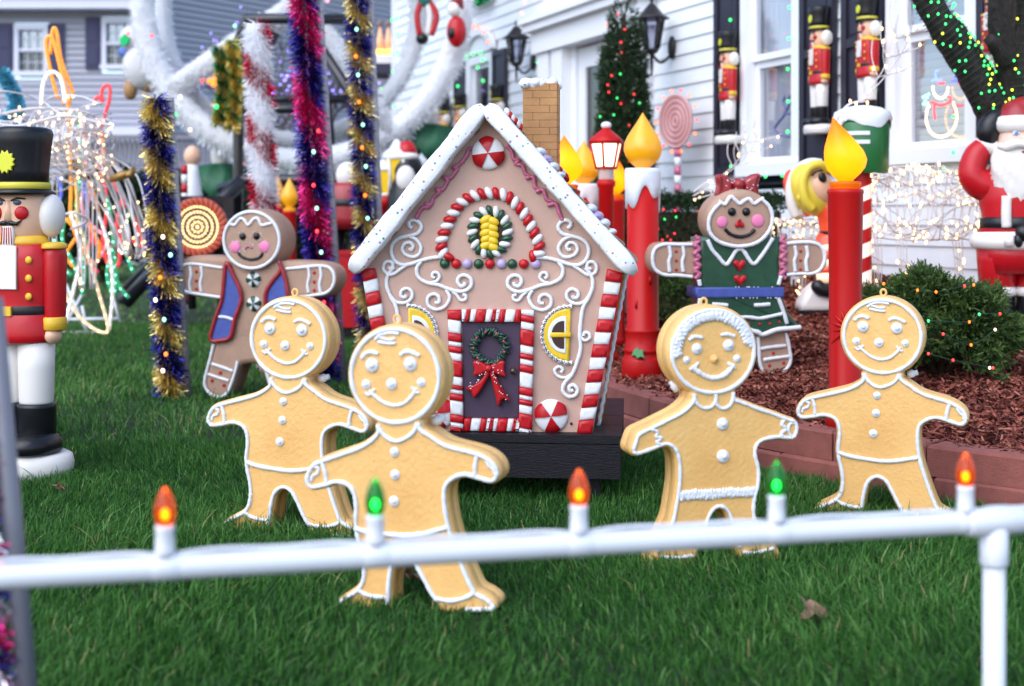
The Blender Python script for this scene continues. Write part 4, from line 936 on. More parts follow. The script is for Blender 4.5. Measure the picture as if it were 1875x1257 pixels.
# half moon windows
def moon(s):
    X = lambda u: 748 + s * (u - 748); 
    def q(u, v): return c2(X(u), v)
    outer = [q(1185, 272)] + [q(1185 - 150 * math.sin(PI * i / 16) ** .9, 415 - 143 * math.cos(PI * i / 16)) for i in range(1, 16)] + [q(1176, 558)]
    mb = MB(); mb.cookie(ccw(outer), .030, .008); f = mb.build('half_moon_window', YELLOW, gh)
    mid = [q(1160 - 98 * math.sin(PI * i / 16) ** .9, 415 - 100 * math.cos(PI * i / 16)) for i in range(17)]
    mb = MB(); mb.cookie(ccw(mid), .036, .004); 
    mb.build('white_liner', WHITE, f)
    for s0, s1 in ((-1, -.12), (.12, 1)):
        h = []
        n = 10
        for i in range(n + 1):
            v = s0 + (s1 - s0) * i / n; h.append(q(1148 - 66 * math.sqrt(max(0, 1 - v * v * .95)), 415 + v * 74))
        h += [q(1150, 415 + s1 * 74), q(1150, 415 + s0 * 74)]
        mb = MB(); mb.cookie(ccw(h), .040, .002); mb.build('dark_hole_panel', mat('window hole shade', (.05, .02, .015), .8), f)  # dark slab in place of a shaded hole
    mb = MB(); mb.cookie(ccw([q(1185, 402), q(1185, 428), q(1075, 428), q(1075, 402)]), .050, .006); mb.build('glazing_bar', YELLOW, f)
    pts = [q(1192 - 160 * math.sin(PI * i / 16) ** .9, 415 - 150 * math.cos(PI * i / 16)) for i in range(17)]
    mb = MB(); pp = cr([(a, -.008, b_) for a, b_ in pts], 4); mb.tube(pp, [.0075 + .0022 * math.sin(i * 1.7) for i in range(len(pp))], 8); mb.build('rope_edge', WHITE, f)
    mb = MB()
    for i in range(2, len(pp) - 1, 2): mb.box(pp[i] + Vector((0, -.0072, 0)), (.011, .0035, .003), rot=Matrix.Rotation(R(35) * s - i * .05 * s, 4, 'Y'))
    o = mb.build('rope_mark', mat('navy line', (.03, .035, .07), .6), f)
moon(1); moon(-1)
# candy cane corner posts
def post(tl, tr, bl, br, n):
    tl, tr, bl, br = map(Vector, (tl, tr, bl, br)); sl_ = .25
    for i in range(n):
        a, c = i / n, (i + 1) / n; sk = .022 if i else 0; sk2 = .022 if i < n - 1 else 0
        q = [bl.lerp(tl, a), br.lerp(tr, a) + Vector((0, sk * .4)), br.lerp(tr, c) + Vector((0, sk2 * .4)), bl.lerp(tl, c)]
        red = i % 2 == 0
        mb = MB(); mb.cookie(ccw([tuple(p) for p in q]), .075 if red else .070, .012, M=Matrix.Translation((0, .012, 0))); mb.build('candy_cane_stripe', RED if red else WHITE, gh)
post(c2(1378, 62), c2(1462, 86), c2(1216, 938), c2(1298, 940), 13)
post(c2(58, 70), c2(132, 62), c2(205, 938), c2(290, 938), 13)
# side wall piping at the right
mb = MB(); a, c_ = hp(1087, 792), hp(1141, 500)
mb.tube([(a[0] + .02, .30, a[1]), (c_[0] + .012, .30, c_[1])], .008, 8); mb.build('side_rope', YELLOW, gh)
mb = MB(); mb.tube([(a[0] + .012 + .006 * (i % 2), .16, a[1] + (c_[1] - a[1]) * i / 30) if False else (a[0] + (c_[0] - a[0]) * i / 30 + .012 + .004 * (i % 2), .17, a[1] + (c_[1] - a[1]) * i / 30) for i in range(31)], .007, 6); mb.build('side_rope', WHITE, gh)
x, z = c2(1187, 890); mb = MB(); mb.ell((x, -.002, z), .005, 8, 6); mb.build('screw_hole', BLACK, gh)
# chimney of brick courses with a snow cap
BR = mat('tan brick', (.46, .235, .085), .7, vscale=12, bump=.5, bscale=90, col2=(.36, .175, .065))
ch_y = .20; kk = (HYD + ch_y + .1) / F
def hc_(px, py): return ((px - 902) * kk - .01, (790 - py) * kk - .045)
x0, zt_ = hc_(964, 158); x1, _ = hc_(1026, 158); zb_ = hc_(0, 330)[1]
chn = MB(); chn.box(((x0 + x1) / 2, ch_y + .075, (zt_ + zb_) / 2), (x1 - x0 - .008, .142, zt_ - zb_)); ch = chn.build('chimney', BR, gh)
rows = 13; hh = (zt_ - zb_) / rows
for i in range(rows):
    zz = zb_ + (i + .5) * hh; sp = [0, .5, 1] if i % 3 == 1 else ([0, .3, 1] if i % 3 == 2 else [0, .78, 1])
    for s0, s1 in zip(sp[:-1], sp[1:]):
        mb = MB(); xa, xb = x0 + (x1 - x0) * s0 + .0008, x0 + (x1 - x0) * s1 - .0008; mb.box(((xa + xb) / 2, ch_y + .003, zz), (xb - xa, .010, hh - .0012)); mb.build('brick', BR, ch)
    for s0, s1 in ((0, .5), (.5, 1)) if i % 2 else ((0, 1),):
        mb = MB(); mb.box((x1, ch_y + .005 + .145 * (s0 + s1) / 2, zz), (.010, .145 * (s1 - s0) - .002, hh - .0012)); mb.build('brick', BR, ch)
mb = MB()
for i in range(40):
    th = random.uniform(0, 1); mb.ell((x0 + (x1 - x0) * th, ch_y + random.uniform(-.004, .155), zt_ + .006 - random.uniform(0, .014)), (.022, .022, .017), 9, 6)
mb.build('snow_cap', SNOW, ch)

# ---- black bench under the house
bt = thing('bench', 'low black wooden bench carrying the toy gingerbread house', 'bench', lawn(960, 918), R(-5))
bt.location.z = 0; bt.location.y -= .06
Wb, Db = .80, 1.02; bx0 = (1135 - 960) * 4.98 / F - Wb; zt0 = bench_top
for j in range(4):
    mb = MB(); y0 = j * Db / 4; mb.box((bx0 + Wb / 2, y0 + Db / 8, zt0 - .014), (Wb, Db / 4 - .004, .028)); mb.build('top_plank', BLACKWOOD, bt)
mb = MB(); mb.box((bx0 + Wb / 2, .016, zt0 - .028 - .062), (Wb - .006, .03, .118)); mb.build('front_board', BLACKWOOD, bt)
mb = MB(); mb.box((bx0 + Wb - .016, Db / 2, zt0 - .028 - .052), (.03, Db - .08, .10)); mb.build('side_board', BLACKWOOD, bt)
mb = MB(); mb.box((bx0 + .016, Db / 2, zt0 - .028 - .052), (.03, Db - .08, .10)); mb.build('side_board', BLACKWOOD, bt)
for x in (bx0 + .12, bx0 + Wb - .12):
    for y_ in (.10, Db - .1):
        mb = MB(); mb.box((x, y_, (zt0 - .03) / 2), (.09, .09, zt0 - .03)); mb.build('leg', BLACKWOOD, bt)
# ================================================================== WHITE PIPE RAIL IN FRONT
ra, rb = P(-90, 1047, 2.07), P(1960, 957, 2.50); ra.z = rb.z = .470; rd = (rb - ra)
fr = thing('pipe_rail', 'white plastic pipe rail across the lawn with white wire looped along it', 'rail', (0, 0, 0))
def rail_at(px):
    t = ((px - CX) / F * ra.y - ra.x) / (rd.x - (px - CX) / F * rd.y); return ra + rd * t
mb = MB(); q = [ra.lerp(rb, i / 40) for i in range(41)]; mb.tube(q, .0188, 20); mb.build('rail', PVC, fr)
pp = rail_at(1820)
mb = MB(); mb.lathe([(.0192, -.3), (.0192, pp.z - .03)], 20, M=Matrix.Translation((pp.x, pp.y, 0))); mb.build('post', PVC, fr)
mb = MB(); d = rd.normalized(); mb.tube([pp - d * .055, pp - d * .050, pp + d * .050, pp + d * .055], [.022, .0245, .0245, .022], 20); mb.lathe([(.0238, pp.z - .075), (.0246, pp.z - .072), (.0240, pp.z - .01)], 20, M=Matrix.Translation((pp.x, pp.y, 0))); mb.build('tee_fitting', PVC, fr)
mb = MB()
for a, c in ((-90, 302), (302, 687), (687, 1060), (1060, 1422), (1422, 1768), (1768, 1960)):
    pa, pc = rail_at(a + 18), rail_at(c - 18); q = []
    for i in range(15):
        t = i / 14; p_ = pa.lerp(pc, t); q.append(p_ + Vector((0, .004 + .008 * math.sin(t * PI), .0190 + .003 * math.sin(PI * t) + .002 * math.sin(t * 9))))
    mb.tube(q, .0035, 6)
mb.build('cable', PVC, fr)
def rail_bulb(px, col, hot, label):
    p_ = rail_at(px); t = thing('light_bulb', label, 'light bulb', (p_.x, p_.y, p_.z + .016), 0, 'flame shaped bulbs on the white rail')
    mb = MB(); mb.lathe([(.0145, 0), (.0150, .012), (.0145, .014), (.0138, .040), (.0146, .042), (.0146, .047), (.012, .048)], 18); mb.build('socket', mat('socket plastic', (.72, .72, .76), .4, sss=.3), t)
    mb = MB(); mb.lathe([(.0095, .046), (.0135, .053), (.0158, .063), (.0155, .074), (.0128, .086), (.008, .097), (.0035, .104), (.0008, .106)], 18); g_ = mb.build('glass', glass_mat('bulb glass ' + label[:6], col, .30, .75, glow=.10), t)
    mb = MB(); dd = rd.normalized(); mb.tube([dd * -.020 + Vector((0, 0, -.016)), dd * -.018 + Vector((0, 0, -.016)), dd * .018 + Vector((0, 0, -.016)), dd * .020 + Vector((0, 0, -.016))], [.0189, .0197, .0197, .0189], 20, caps=False); mb.build('collar', PVC, t)
    mb = MB(); mb.ell((0, 0, .064), (.0062, .0062, .0085), 12, 8); mb.build('filament', glow('bulb core ' + label[:6], hot, 7), t)
rail_bulb(302, (1, .22, .015), (1, .50, .10), 'orange lit flame bulb on the white rail, nearest the left post')
rail_bulb(687, (.02, .42, .06), (.25, 1, .45), 'green lit bulb on the white rail in front of the nearest gingerbread boy')
rail_bulb(1060, (1, .20, .015), (1, .48, .09), 'orange lit flame bulb on the white rail below the black bench')
rail_bulb(1422, (.02, .42, .06), (.25, 1, .45), 'green lit bulb on the white rail beside the gingerbread girl')
rail_bulb(1768, (1, .16, .015), (1, .45, .08), 'orange lit flame bulb on the white rail beside the pipe post')

# ================================================================== TINSEL
def tinsel_mat(name, col, metal=.95, rough=.24): return mat('tinsel ' + name, col, rough, metal=metal)
T_BLUE = tinsel_mat('blue', (.042, .036, .30)); T_GOLD = tinsel_mat('gold', (.92, .74, .26)); T_MAG = tinsel_mat('magenta', (.80, .045, .27)); T_RED = tinsel_mat('red', (.60, .008, .05)); T_GREEN = tinsel_mat('green', (.02, .30, .10))
T_WHITE = vcol_mat('tinsel white', [(0, (.96, .965, .99)), (1, (.96, .965, .99))], .38, .5, .35, .45); T_SILV = tinsel_mat('silver', (.75, .75, .8)); T_PURP = tinsel_mat('purple', (.30, .05, .62)); T_TEAL = tinsel_mat('teal', (.16, .55, .72), .4)
def tinsel(name, path, rad, n, mats, pick, wd=.004, parent=None, seed=0, r0=.15, droop=.25, back=None):
    """foil strips standing out from a path; pick(t, angle) -> material index"""
    n = int(n * 1.6); wd = wd * .88; g = np.random.default_rng(seed); q = np.array([tuple(p) for p in path]); s = np.concatenate([[0], np.cumsum(np.linalg.norm(np.diff(q, axis=0), axis=1))])
    t = g.random(n); c = np.stack([np.interp(t * s[-1], s, q[:, k]) for k in range(3)], 1)
    i = np.clip(np.searchsorted(s, t * s[-1]) - 1, 0, len(q) - 2); ax = unit(q[i + 1] - q[i])
    a = g.uniform(0, 2 * PI, n); ref = np.where(np.abs(ax[:, 2:3]) > .9, [[1., 0, 0]], [[0, 0, 1.]]); e1 = unit(np.cross(ax, ref)); e2 = np.cross(ax, e1)
    rdir = e1 * np.cos(a)[:, None] + e2 * np.sin(a)[:, None]
    L_ = rad * g.uniform(.66, 1.02, n) * np.where(g.random(n) < .06, 1.15, 1); dr = unit(rdir + ax * g.normal(0, .45, n)[:, None] + np.array([0, 0, -droop]))
    sd_ = unit(np.cross(dr, g.normal(0, 1, (n, 3)))); W = wd * .72 * g.uniform(.6, 1.4, n)[:, None]
    st = c + dr * (rad * r0); md = c + dr * (L_ * .6)[:, None]; en = c + dr * L_[:, None] + np.array([0, 0, -1.]) * (L_ * .12)[:, None] + sd_ * (L_ * g.normal(0, .12, n))[:, None]
    mi = np.array([pick(tt, aa) for tt, aa in zip(t, a)])
    A = np.concatenate([st - sd_ * W * .5, md - sd_ * W * .5]); B_ = np.concatenate([st + sd_ * W * .5, md + sd_ * W * .5]); C_ = np.concatenate([md + sd_ * W * .5, en + sd_ * W * .4]); D_ = np.concatenate([md - sd_ * W * .5, en - sd_ * W * .4])
    o = quads(name, A, B_, C_, D_, mats, np.concatenate([mi, mi]), None, parent); return o
GREYPOST = mat('grey painted wood', (.30, .29, .32), .7, var=.15, vscale=10)
def minib(col, r, hot=9, nm='x'):
    mb = MB(); mb.ell((0, 0, 0), (r * .8, r * .8, r), 8, 6); return mb
_bulbs = {}
BC = {'orange': ((1, .15, .012), 1.61), 'green': ((.06, 1, .22), 0.93), 'red': ((1, .04, .05), 1.24), 'blue': ((.12, .18, 1), 1.49), 'white': ((1, .80, .62), 1.61), 'warm': ((1, .60, .26), 2.2), 'aqua': ((.30, 1, .75), 1.24), 'yellow': ((.75, .90, .06), 1.24), 'violet': ((.35, .28, 1), 1.61), 'pink': ((1, .25, .3), 1.24)}
def bulb_at(parent, p_, col, r=.012, name='bulb'):
    r *= .78; k = (col, round(r, 4))
    if k not in _bulbs:
        mb = MB(); mb.ell((0, 0, 0), (r * .85, r * .85, r), 10, 7); o = mb.build(name, glow(col, *BC[col])); COL.objects.unlink(o); _bulbs[k] = o.data; bpy.data.objects.remove(o)
    o = bpy.data.objects.new(name, _bulbs[k]); COL.objects.link(o); o.parent = parent; o.location = p_; return o
def band(turns, frac=.5, ph=0): return lambda t, a: 0 if ((t * turns + a / (2 * PI) + ph) % 1) < frac else 1
def tinsel_post(label, top, bot, rad, n, mats, turns, bulbs, seed, wd, frac=.5, post_off=.09, ph=0):
    t = thing('tinsel_post', label, 'tinsel post', (bot.x, bot.y, 0), 0, 'posts wrapped in spiral tinsel')
    tp = Vector((top.x - bot.x, top.y - bot.y, top.z)); bt_ = Vector((0, 0, .03))
    tinsel('tinsel', [bt_, bt_.lerp(tp, .5), tp], rad, n, mats, band(turns, frac, ph), wd, t, seed)
    if T_WHITE in mats:
        mb = MB(); mb.tube([bt_, bt_.lerp(tp, .5), tp], rad * .5, 12); mb.build('core', SNOWP, t)  # white core added so the tinsel around it reads brighter
    mb = MB(); off = Vector((post_off, .05, 0)); mb.tube([off + Vector((0, 0, -.02)), tp + off * .8], .026, 10); mb.build('post', GREYPOST, t)
    for f, side, col in bulbs: bulb_at(t, bt_.lerp(tp, f) + Vector((side * rad, -rad * .95, 0)), col, .016)
    return t
# px positions; height from base pixel
b0 = lawn(312, 732); tt = P(285, 178, b0.y); tinsel_post('short post wrapped in royal blue and gold spiral tinsel beside the nutcracker', tt, b0, .103, 5200, [T_BLUE, T_GOLD], 5.6, [(.085, -.1, 'white'), (.14, .1, 'orange'), (.255, .1, 'aqua'), (.395, 0, 'orange'), (.53, .25, 'white'), (.47, .6, 'aqua'), (.32, -.3, 'white')], 1, .006, .55, .08)
Yc = 9.0; b0 = Vector(((498 - CX) / F * Yc, Yc, 0)); tt = P(470, 45, Yc); tinsel_post('post wrapped in red and white candy cane tinsel', tt, b0,   .112, 9500, [T_RED, T_WHITE], 5.5, [(.43, 0, 'orange'), (.44, -.3, 'red')], 2, .0055, .40, .05)
Yc = 8.4; b0 = Vector(((595 - CX) / F * Yc, Yc, 0)); tt = P(553, -60, Yc); tinsel_post('tall post wrapped in magenta and royal blue tinsel', tt, b0, .115, 7000, [T_MAG, T_BLUE], 4.2, [(.47, .1, 'red'), (.36, .15, 'red'), (.28, .2, 'red'), (.55, .2, 'aqua'), (.415, .2, 'aqua'), (.31, .3, 'aqua'), (.19, .3, 'red'), (.6, .5, 'red')], 3, .006, .48, .10)
Yc = 8.8; b0 = Vector(((676 - CX) / F * Yc, Yc, 0)); tt = P(652, -70, Yc); tinsel_post('tall post wrapped in gold and royal blue tinsel, nearest the toy house roof', tt, b0, .10, 6000, [T_GOLD, T_BLUE], 10, [(.765, -.1, 'orange'), (.655, 0, 'orange'), (.545, .1, 'orange'), (.43, .2, 'orange'), (.72, 0, 'aqua'), (.6, .2, 'aqua'), (.50, .3, 'aqua'), (.375, .3, 'aqua'), (.83, .0, 'aqua')], 4, .006, .45, .09)
# nearest post at the left border
Yc = 2.42; t = thing('tinsel_post', 'out of focus grey post with crimson and silver tinsel at the near left border', 'tinsel post', (P(42, 1200, Yc).x, Yc, 0), 0, 'posts wrapped in spiral tinsel')
tp = P(-24, 560, Yc) - Vector((t.location.x, Yc, 0)); bt_ = P(60, 1500, Yc) - Vector((t.location.x, Yc, 0)); bt_.z = -.02
bt_ = Vector((.026, 0, -.02)); tp = Vector((P(-14, 590, Yc).x - t.location.x, 0, .86))
mb = MB(); mb.tube([bt_, tp], .0175, 14); mb.build('post', mat('grey pipe', (.17, .17, .20), .4), t)
off = Vector((-.040, -.02, 0)); tinsel('tinsel', [bt_ + off, tp + off], .042, 1500, [T_MAG, T_SILV, T_BLUE], lambda q, a: 0 if (q * 7 + a / 6.28) % 1 < .5 else (1 if (q * 7 + a / 6.28) % 1 < .72 else 2), .005, t, 9)

# ================================================================== NUTCRACKERS
def nutcracker(label, loc, rz, scale=1.0, group=None):
    t = thing('nutcracker', label, 'nutcracker', loc, rz, group, scale); k = .00209
    L_ = lambda prof, mt, nm, sx=1, sy=1, c=(0, 0, 0), n=24, par=None: (lambda q: q.build(nm, mt, par or t))(MB().lathe([(r * k, z * k) for r, z in prof], n, sx=sx, sy=sy, M=Matrix.Translation(Vector(c) * k)))
    L_([(92, 0), (99, 4), (101, 28), (97, 42), (88, 46)], CREAM, 'base', 1, .72)
    for s in (-1, 1):
        mb = MB(); mb.lathe([(38 * k, 46 * k), (45 * k, 50 * k), (46 * k, 66 * k), (40 * k, 76 * k), (30 * k, 82 * k)], 20, sx=.98, sy=1.25, M=Matrix.Translation((s * 38 * k, -14 * k, 0))); mb.lathe([(34 * k, 76 * k), (36 * k, 80 * k), (36 * k, 128 * k), (37 * k, 133 * k), (31 * k, 136 * k)], 20, sx=1, sy=.95, M=Matrix.Translation((s * 31 * k, 0, 0))); mb.build('boot', BLACK, t)
        L_([(30, 134), (31, 140), (33, 200), (34, 256)], CREAM, 'leg', 1, .95, (s * 31, 0, 0))
    L_([(62, 246), (70, 250), (72, 262), (66, 296), (61, 304), (60, 318), (64, 350), (66, 400), (62, 424), (40, 430)], RED, 'coat', 1, .68, n=28)
    L_([(63.5, 297), (64.5, 299), (64.5, 312), (63.5, 314)], BLACK, 'belt', 1.0, .69, n=28)
    mb = MB(); mb.box((0, -45.5 * k, 305.5 * k), (22 * k, 6 * k, 17 * k)); mb.build('buckle', GOLD, t)
    mb = MB(); q = [(-22, 345), (22, 345), (20, 424), (-20, 424)]; vs_ = []
    for x, z in q: vs_.append((x * k, -(.68 * 66 + 1.5) * k, z * k))
    mb.cookie([(x * k, z * k) for x, z in q], 5 * k, 1.2 * k, M=Matrix.Translation((0, -44.5 * k, 0))); mb.build('shirt_front', CREAM, t)
    for z in (332, 365, 398):
        for s in (-1, 1):
            mb = MB(); a = R(38); mb.ell((s * 66 * math.sin(a) * k, -.68 * 66 * math.cos(a) * k - 1 * k, z * k), (7 * k, 4 * k, 7 * k), 12, 7); mb.build('button', GOLD, t)
    for s in (-1, 1):
        mb = MB(); mb.lathe([(12 * k, 268 * k), (16 * k, 276 * k), (18 * k, 300 * k), (19 * k, 360 * k), (20 * k, 405 * k), (18 * k, 418 * k), (11 * k, 424 * k)], 16, sy=1.2, M=Matrix.Translation((s * 71 * k, 0, 0))); ar = mb.build('arm', RED, t)
        L_([(18, 270), (20, 272), (20, 292), (18, 294)], GOLD, 'cuff', 1, 1.18, (s * 71, -1, 0), 16, ar)
        mb = MB(); mb.ell((s * 70 * k, -5 * k, 260 * k), (15 * k, 19 * k, 15 * k), 12, 8); mb.build('hand', SKIN, ar)
        L_([(22, 418), (23, 420), (21, 427), (12, 430)], GOLD, 'epaulette', .95, 1.2, (s * 70, 0, 0), 16)
    L_([(52, 424), (54, 430), (48, 440), (40, 444)], GOLD, 'collar', 1, .78)
    L_([(40, 438), (44, 444), (48, 470), (48, 500), (46, 525)], SKIN, 'head', 1, .86)
    mb = MB()
    for s in (-1, 1): mb.ell((s * 52 * k, 16 * k, 478 * k), (22 * k, 30 * k, 40 * k), 16, 10)
    mb.ell((0, 34 * k, 478 * k), (40 * k, 22 * k, 40 * k), 16, 10); mb.build('hair', CREAM, t)
    mb = MB(); mb.add([(-8 * k, -41 * k, 470 * k), (8 * k, -41 * k, 470 * k), (0, -52 * k, 472 * k), (-4 * k, -41 * k, 506 * k), (4 * k, -41 * k, 506 * k), (0, -44 * k, 506 * k)], [(0, 1, 2), (0, 2, 5, 3), (2, 1, 4, 5), (3, 5, 4)]); mb.build('nose', SKIN, t)
    for s in (-1, 1):
        mb = MB(); mb.ell((s * 25 * k, -35.5 * k, 483 * k), (12.5 * k, 5 * k, 12.5 * k), 16, 8, rot=Matrix.Rotation(s * R(28), 4, 'Z')); mb.build('cheek', RED, t)
        mb = MB(); mb.ell((s * 18 * k, -38.5 * k, 502 * k), (7.5 * k, 3 * k, 5 * k), 12, 7, rot=Matrix.Rotation(s * R(22), 4, 'Z')); mb.build('eye', mat('slate eye', (.06, .07, .11), .4), t)
        mb = MB(); mb.tube([(s * 7 * k, -41.5 * k, 505 * k), (s * 18 * k, -40 * k, 510 * k), (s * 31 * k, -33 * k, 509 * k)], 1.6 * k, 6); mb.build('eyebrow', BLACK, t)
    mb = MB()
    for s in (-1, 1): mb.tube([(0, -42.5 * k, 464 * k), (s * 9 * k, -42.5 * k, 465 * k), (s * 18 * k, -40.5 * k, 463 * k), (s * 26 * k, -36 * k, 470 * k)], [3.4 * k, 4.6 * k, 3.6 * k, .8 * k], 8)
    mb.build('moustache', BLACK, t)
    mb = MB(); mb.cookie([(-14 * k, 424 * k), (14 * k, 424 * k), (11 * k, 459 * k), (-11 * k, 459 * k)], 9 * k, 2 * k, M=Matrix.Translation((0, -40 * k, 0))); bd = mb.build('beard', CREAM, t)
    for i in range(5):
        mb = MB(); x = (-10 + i * 5) * k; mb.tube([(x * 1.1, -45.4 * k, 426 * k), (x, -45.2 * k, 440 * k), (x * .9, -45 * k, 457 * k)], 1.0 * k, 5); mb.build('beard_stripe', RED, bd)
    L_([(46, 518), (55, 516), (57, 521), (50, 527)], BLACK, 'hat_brim', 1.0, 1.05)
    L_([(49, 524), (49, 560), (54, 610), (57, 628), (54, 636), (44, 640)], BLACK, 'hat', 1, .95, n=28)
    L_([(50, 526), (52.5, 528), (52.5, 537), (50, 539)], mat('hat gold band', (.60, .52, .05), .4), 'hat_band', 1, .96, n=28)
    mb = MB(); st = [((22 if i % 2 else 16.5) * k * math.cos(i * PI / 12), (22 if i % 2 else 16.5) * k * math.sin(i * PI / 12) + 575 * k) for i in range(24)]; mb.cookie(st, 5 * k, 1.5 * k, M=Matrix.Translation((0, -49 * k, 0))); mb.build('hat_badge', mat('sun badge', (.62, .62, .03), .45), t)
    return t
n0 = lawn(40, 872); nut = nutcracker('large nutcracker soldier in a red coat standing on the lawn beside the tinsel post', n0, R(-17), 1.0)
p_ = lawn(-2, 812); dup(nut, p_, R(-17), 'nutcracker soldier mostly hidden behind the large one, only its white leg and base showing', 1.0)
def wall_nut(px, ytop, ybot, label, pxc=None):
    q = Vector(((px - CX) / F * 1, 1, 0)); Yq = 15500 / (px + 50) ; pt = P(px, ybot, Yq * .978); hgt = (ybot - ytop) / F * Yq * .978
    return dup(nut, pt, R(-76), label, hgt / 1.335, 'nutcracker soldiers hung on the house wall')
wall_nut(1333, 58, 264, 'nutcracker soldier on the dark shutter beside the pink lollipop disc')
wall_nut(1500, 13, 246, 'nutcracker soldier on the shutter just right of the first tall window')
wall_nut(1588, -6, 236, 'nutcracker soldier on the shutter just left of the window with the lit snowman')
wall_nut(1822, -62, 195, 'nutcracker soldier on the wall partly hidden behind the light wrapped tree limbs')
wall_nut(812, 182, 330, 'nutcracker soldier behind the toy house roof, nearest the white tinsel wheel')
wall_nut(842, 172, 320, 'nutcracker soldier behind the toy house roof, beside the narrow arched window')
wall_nut(910, 156, 320, 'nutcracker soldier peeking over the peak of the toy house')

# ================================================================== CANDLES, LAMP POST
FLAME = mat('glowing amber flame plastic', (.74, .34, .006), .35, coat=.2, emit=(1, .36, .01), estr=.12, bump=.5, bscale=12, bdist=.02, stretch=(1, 1, .25))  # faint glow put into the plastic, though these flames hold no lamp
def flame_lit():
    """thin translucent plastic lit by the lamp inside it"""
    if 'lit flame' in _M: return _M['lit flame']
    m = bpy.data.materials.new('lit flame'); m.use_nodes = True; t = m.node_tree; L = t.links.new; b = t.nodes['Principled BSDF']
    b.inputs['Base Color'].default_value = (.80, .34, .008, 1); b.inputs['Roughness'].default_value = .35
    tr = t.nodes.new('ShaderNodeBsdfTranslucent'); tr.inputs[0].default_value = (1, .36, .012, 1)
    mx = t.nodes.new('ShaderNodeMixShader'); mx.inputs[0].default_value = .62
    L(b.outputs[0], mx.inputs[1]); L(tr.outputs[0], mx.inputs[2]); L(mx.outputs[0], t.nodes['Material Output'].inputs[0]); _M['lit flame'] = m; return m
CANDLE_RED = mat('lit red candle plastic', (.44, .004, .004), .42, coat=0, spec=.3, emit=(1, .02, .01), estr=.0)  # plain red plastic without any glow
def candle(label, loc, h, w_, drip=True, lit=False, poins=False, rz=0, collar=False, lean=0):
    t = thing('candle', label, 'candle', loc, rz, 'giant plastic candles'); fh = h * .205; ch_ = h - fh
    if drip: prof = [(w_ * .65, 0), (w_ * .68, .006), (w_ * .68, .07 * h), (w_ * .65, .078 * h), (w_ * .60, .082 * h), (w_ * .59, .10 * h), (w_ * .62, .104 * h), (w_ * .62, .112 * h), (w_ * .57, .118 * h), (w_ * .56, .175 * h), (w_ * .575, .179 * h), (w_ * .575, .187 * h), (w_ * .51, .192 * h), (w_ * .5, ch_)]
    else: prof = [(w_ * .56, 0), (w_ * .56, .05 * h), (w_ * .47, .07 * h), (w_ * .465, .5 * h), (w_ * .5, ch_ - .02), (w_ * .52, ch_ - .012), (w_ * .50, ch_)]
    mb = MB(); mb.lathe(prof, 28); mb.build('candle_body', CANDLE_RED, t)
    mb = MB(); mb.lathe([(w_ * .72, -.03), (w_ * .72, .0), (w_ * .66, .012)], 28); mb.build('base_ring', BLACK, t)
    if drip:
        mb = MB(); n = 40; rows = []
        top = ch_ + .004; vs_ = []
        for j in range(n):
            a = 2 * PI * j / n; dl = .115 * h + .035 * h * math.sin(2 * a + 1) + .022 * h * math.sin(5 * a); 
            for r_, z in ((w_ * .40, top), (w_ * .56, top), (w_ * .585, top - .02), (w_ * .575, top - dl * .6), (w_ * .56, top - dl), (w_ * .50, top - dl - .006)): vs_.append((r_ * math.cos(a), r_ * math.sin(a), z))
        fs = [(j * 6 + i, ((j + 1) % n) * 6 + i, ((j + 1) % n) * 6 + i + 1, j * 6 + i + 1) for j in range(n) for i in range(5)]
        fs = [f[::-1] for f in fs]; fs.append(tuple(j * 6 for j in range(n))); mb.add(vs_, fs); mb.build('wax_drip', SNOWP, t)
        for i in range(5):
            mb = MB(); a = 4.2 + i * .9; mb.tube([(w_ * .5 * math.cos(a), w_ * .5 * math.sin(a), h * (.30 + .09 * i)), (w_ * .5 * math.cos(a), w_ * .5 * math.sin(a), h * (.27 + .09 * i))], .008, 6); mb.build('wax_bead', CANDLE_RED, t)
        mb = MB(); a = R(232); q = [(0, 0), (.02, .015), (.05, .01), (.06, .03), (.09, .04), (.06, .055), (.045, .075), (.02, .06), (.0, .07), (-.01, .035)]
        mb.cookie(ccw([(x * .8, z * .8) for x, z in q]), .012, .004, M=Matrix.Translation((w_ * .66 * math.cos(a), w_ * .66 * math.sin(a), .09 * h)) @ Matrix.Rotation(R(35), 4, 'Y') @ Matrix.Rotation(a - R(270), 4, 'Z')); mb.build('holly_leaf', mat('holly green', (.03, .20, .05), .4), t)
    else:
        mb = MB(); mb.lathe([(w_ * .42, ch_), (w_ * .44, ch_ + .004), (w_ * .42, ch_ + .012), (w_ * .45, ch_ + .016), (w_ * .45, ch_ + .026), (w_ * .40, ch_ + .03)], 24); mb.build('flame_collar', flame_lit() if lit else FLAME, t)
    if poins:
        mb = MB()
        for i in range(13):
            a = 2 * PI * i / 13; l_ = random.uniform(.055, .095); c = Vector((-.01, -w_ * .49, h * .34))
            rs = w_ * .47; pl = lambda f: (lambda x: Vector((x, -math.sqrt(max(1e-6, rs * rs - x * x)) - .003, c.z + math.sin(a) * l_ * f)))(max(-rs * .93, min(rs * .93, -.01 + math.cos(a) * l_ * f * .75))); mb.tube([pl(0), pl(.5), pl(1)], [.005, .008, .001], 6)
        mb.build('poinsettia_relief', CANDLE_RED, t)
    fw = w_ * (.62 if drip else .60); z0 = ch_ + (.0 if drip else .028); mb = MB(); n = 26; prof = [(0, .30), (.04, .40), (.12, .68), (.22, .90), (.34, 1.0), (.46, .94), (.58, .78), (.70, .57), (.81, .36), (.91, .17), (.97, .06), (1, .01)]
    vs_ = []; FH = h * .215
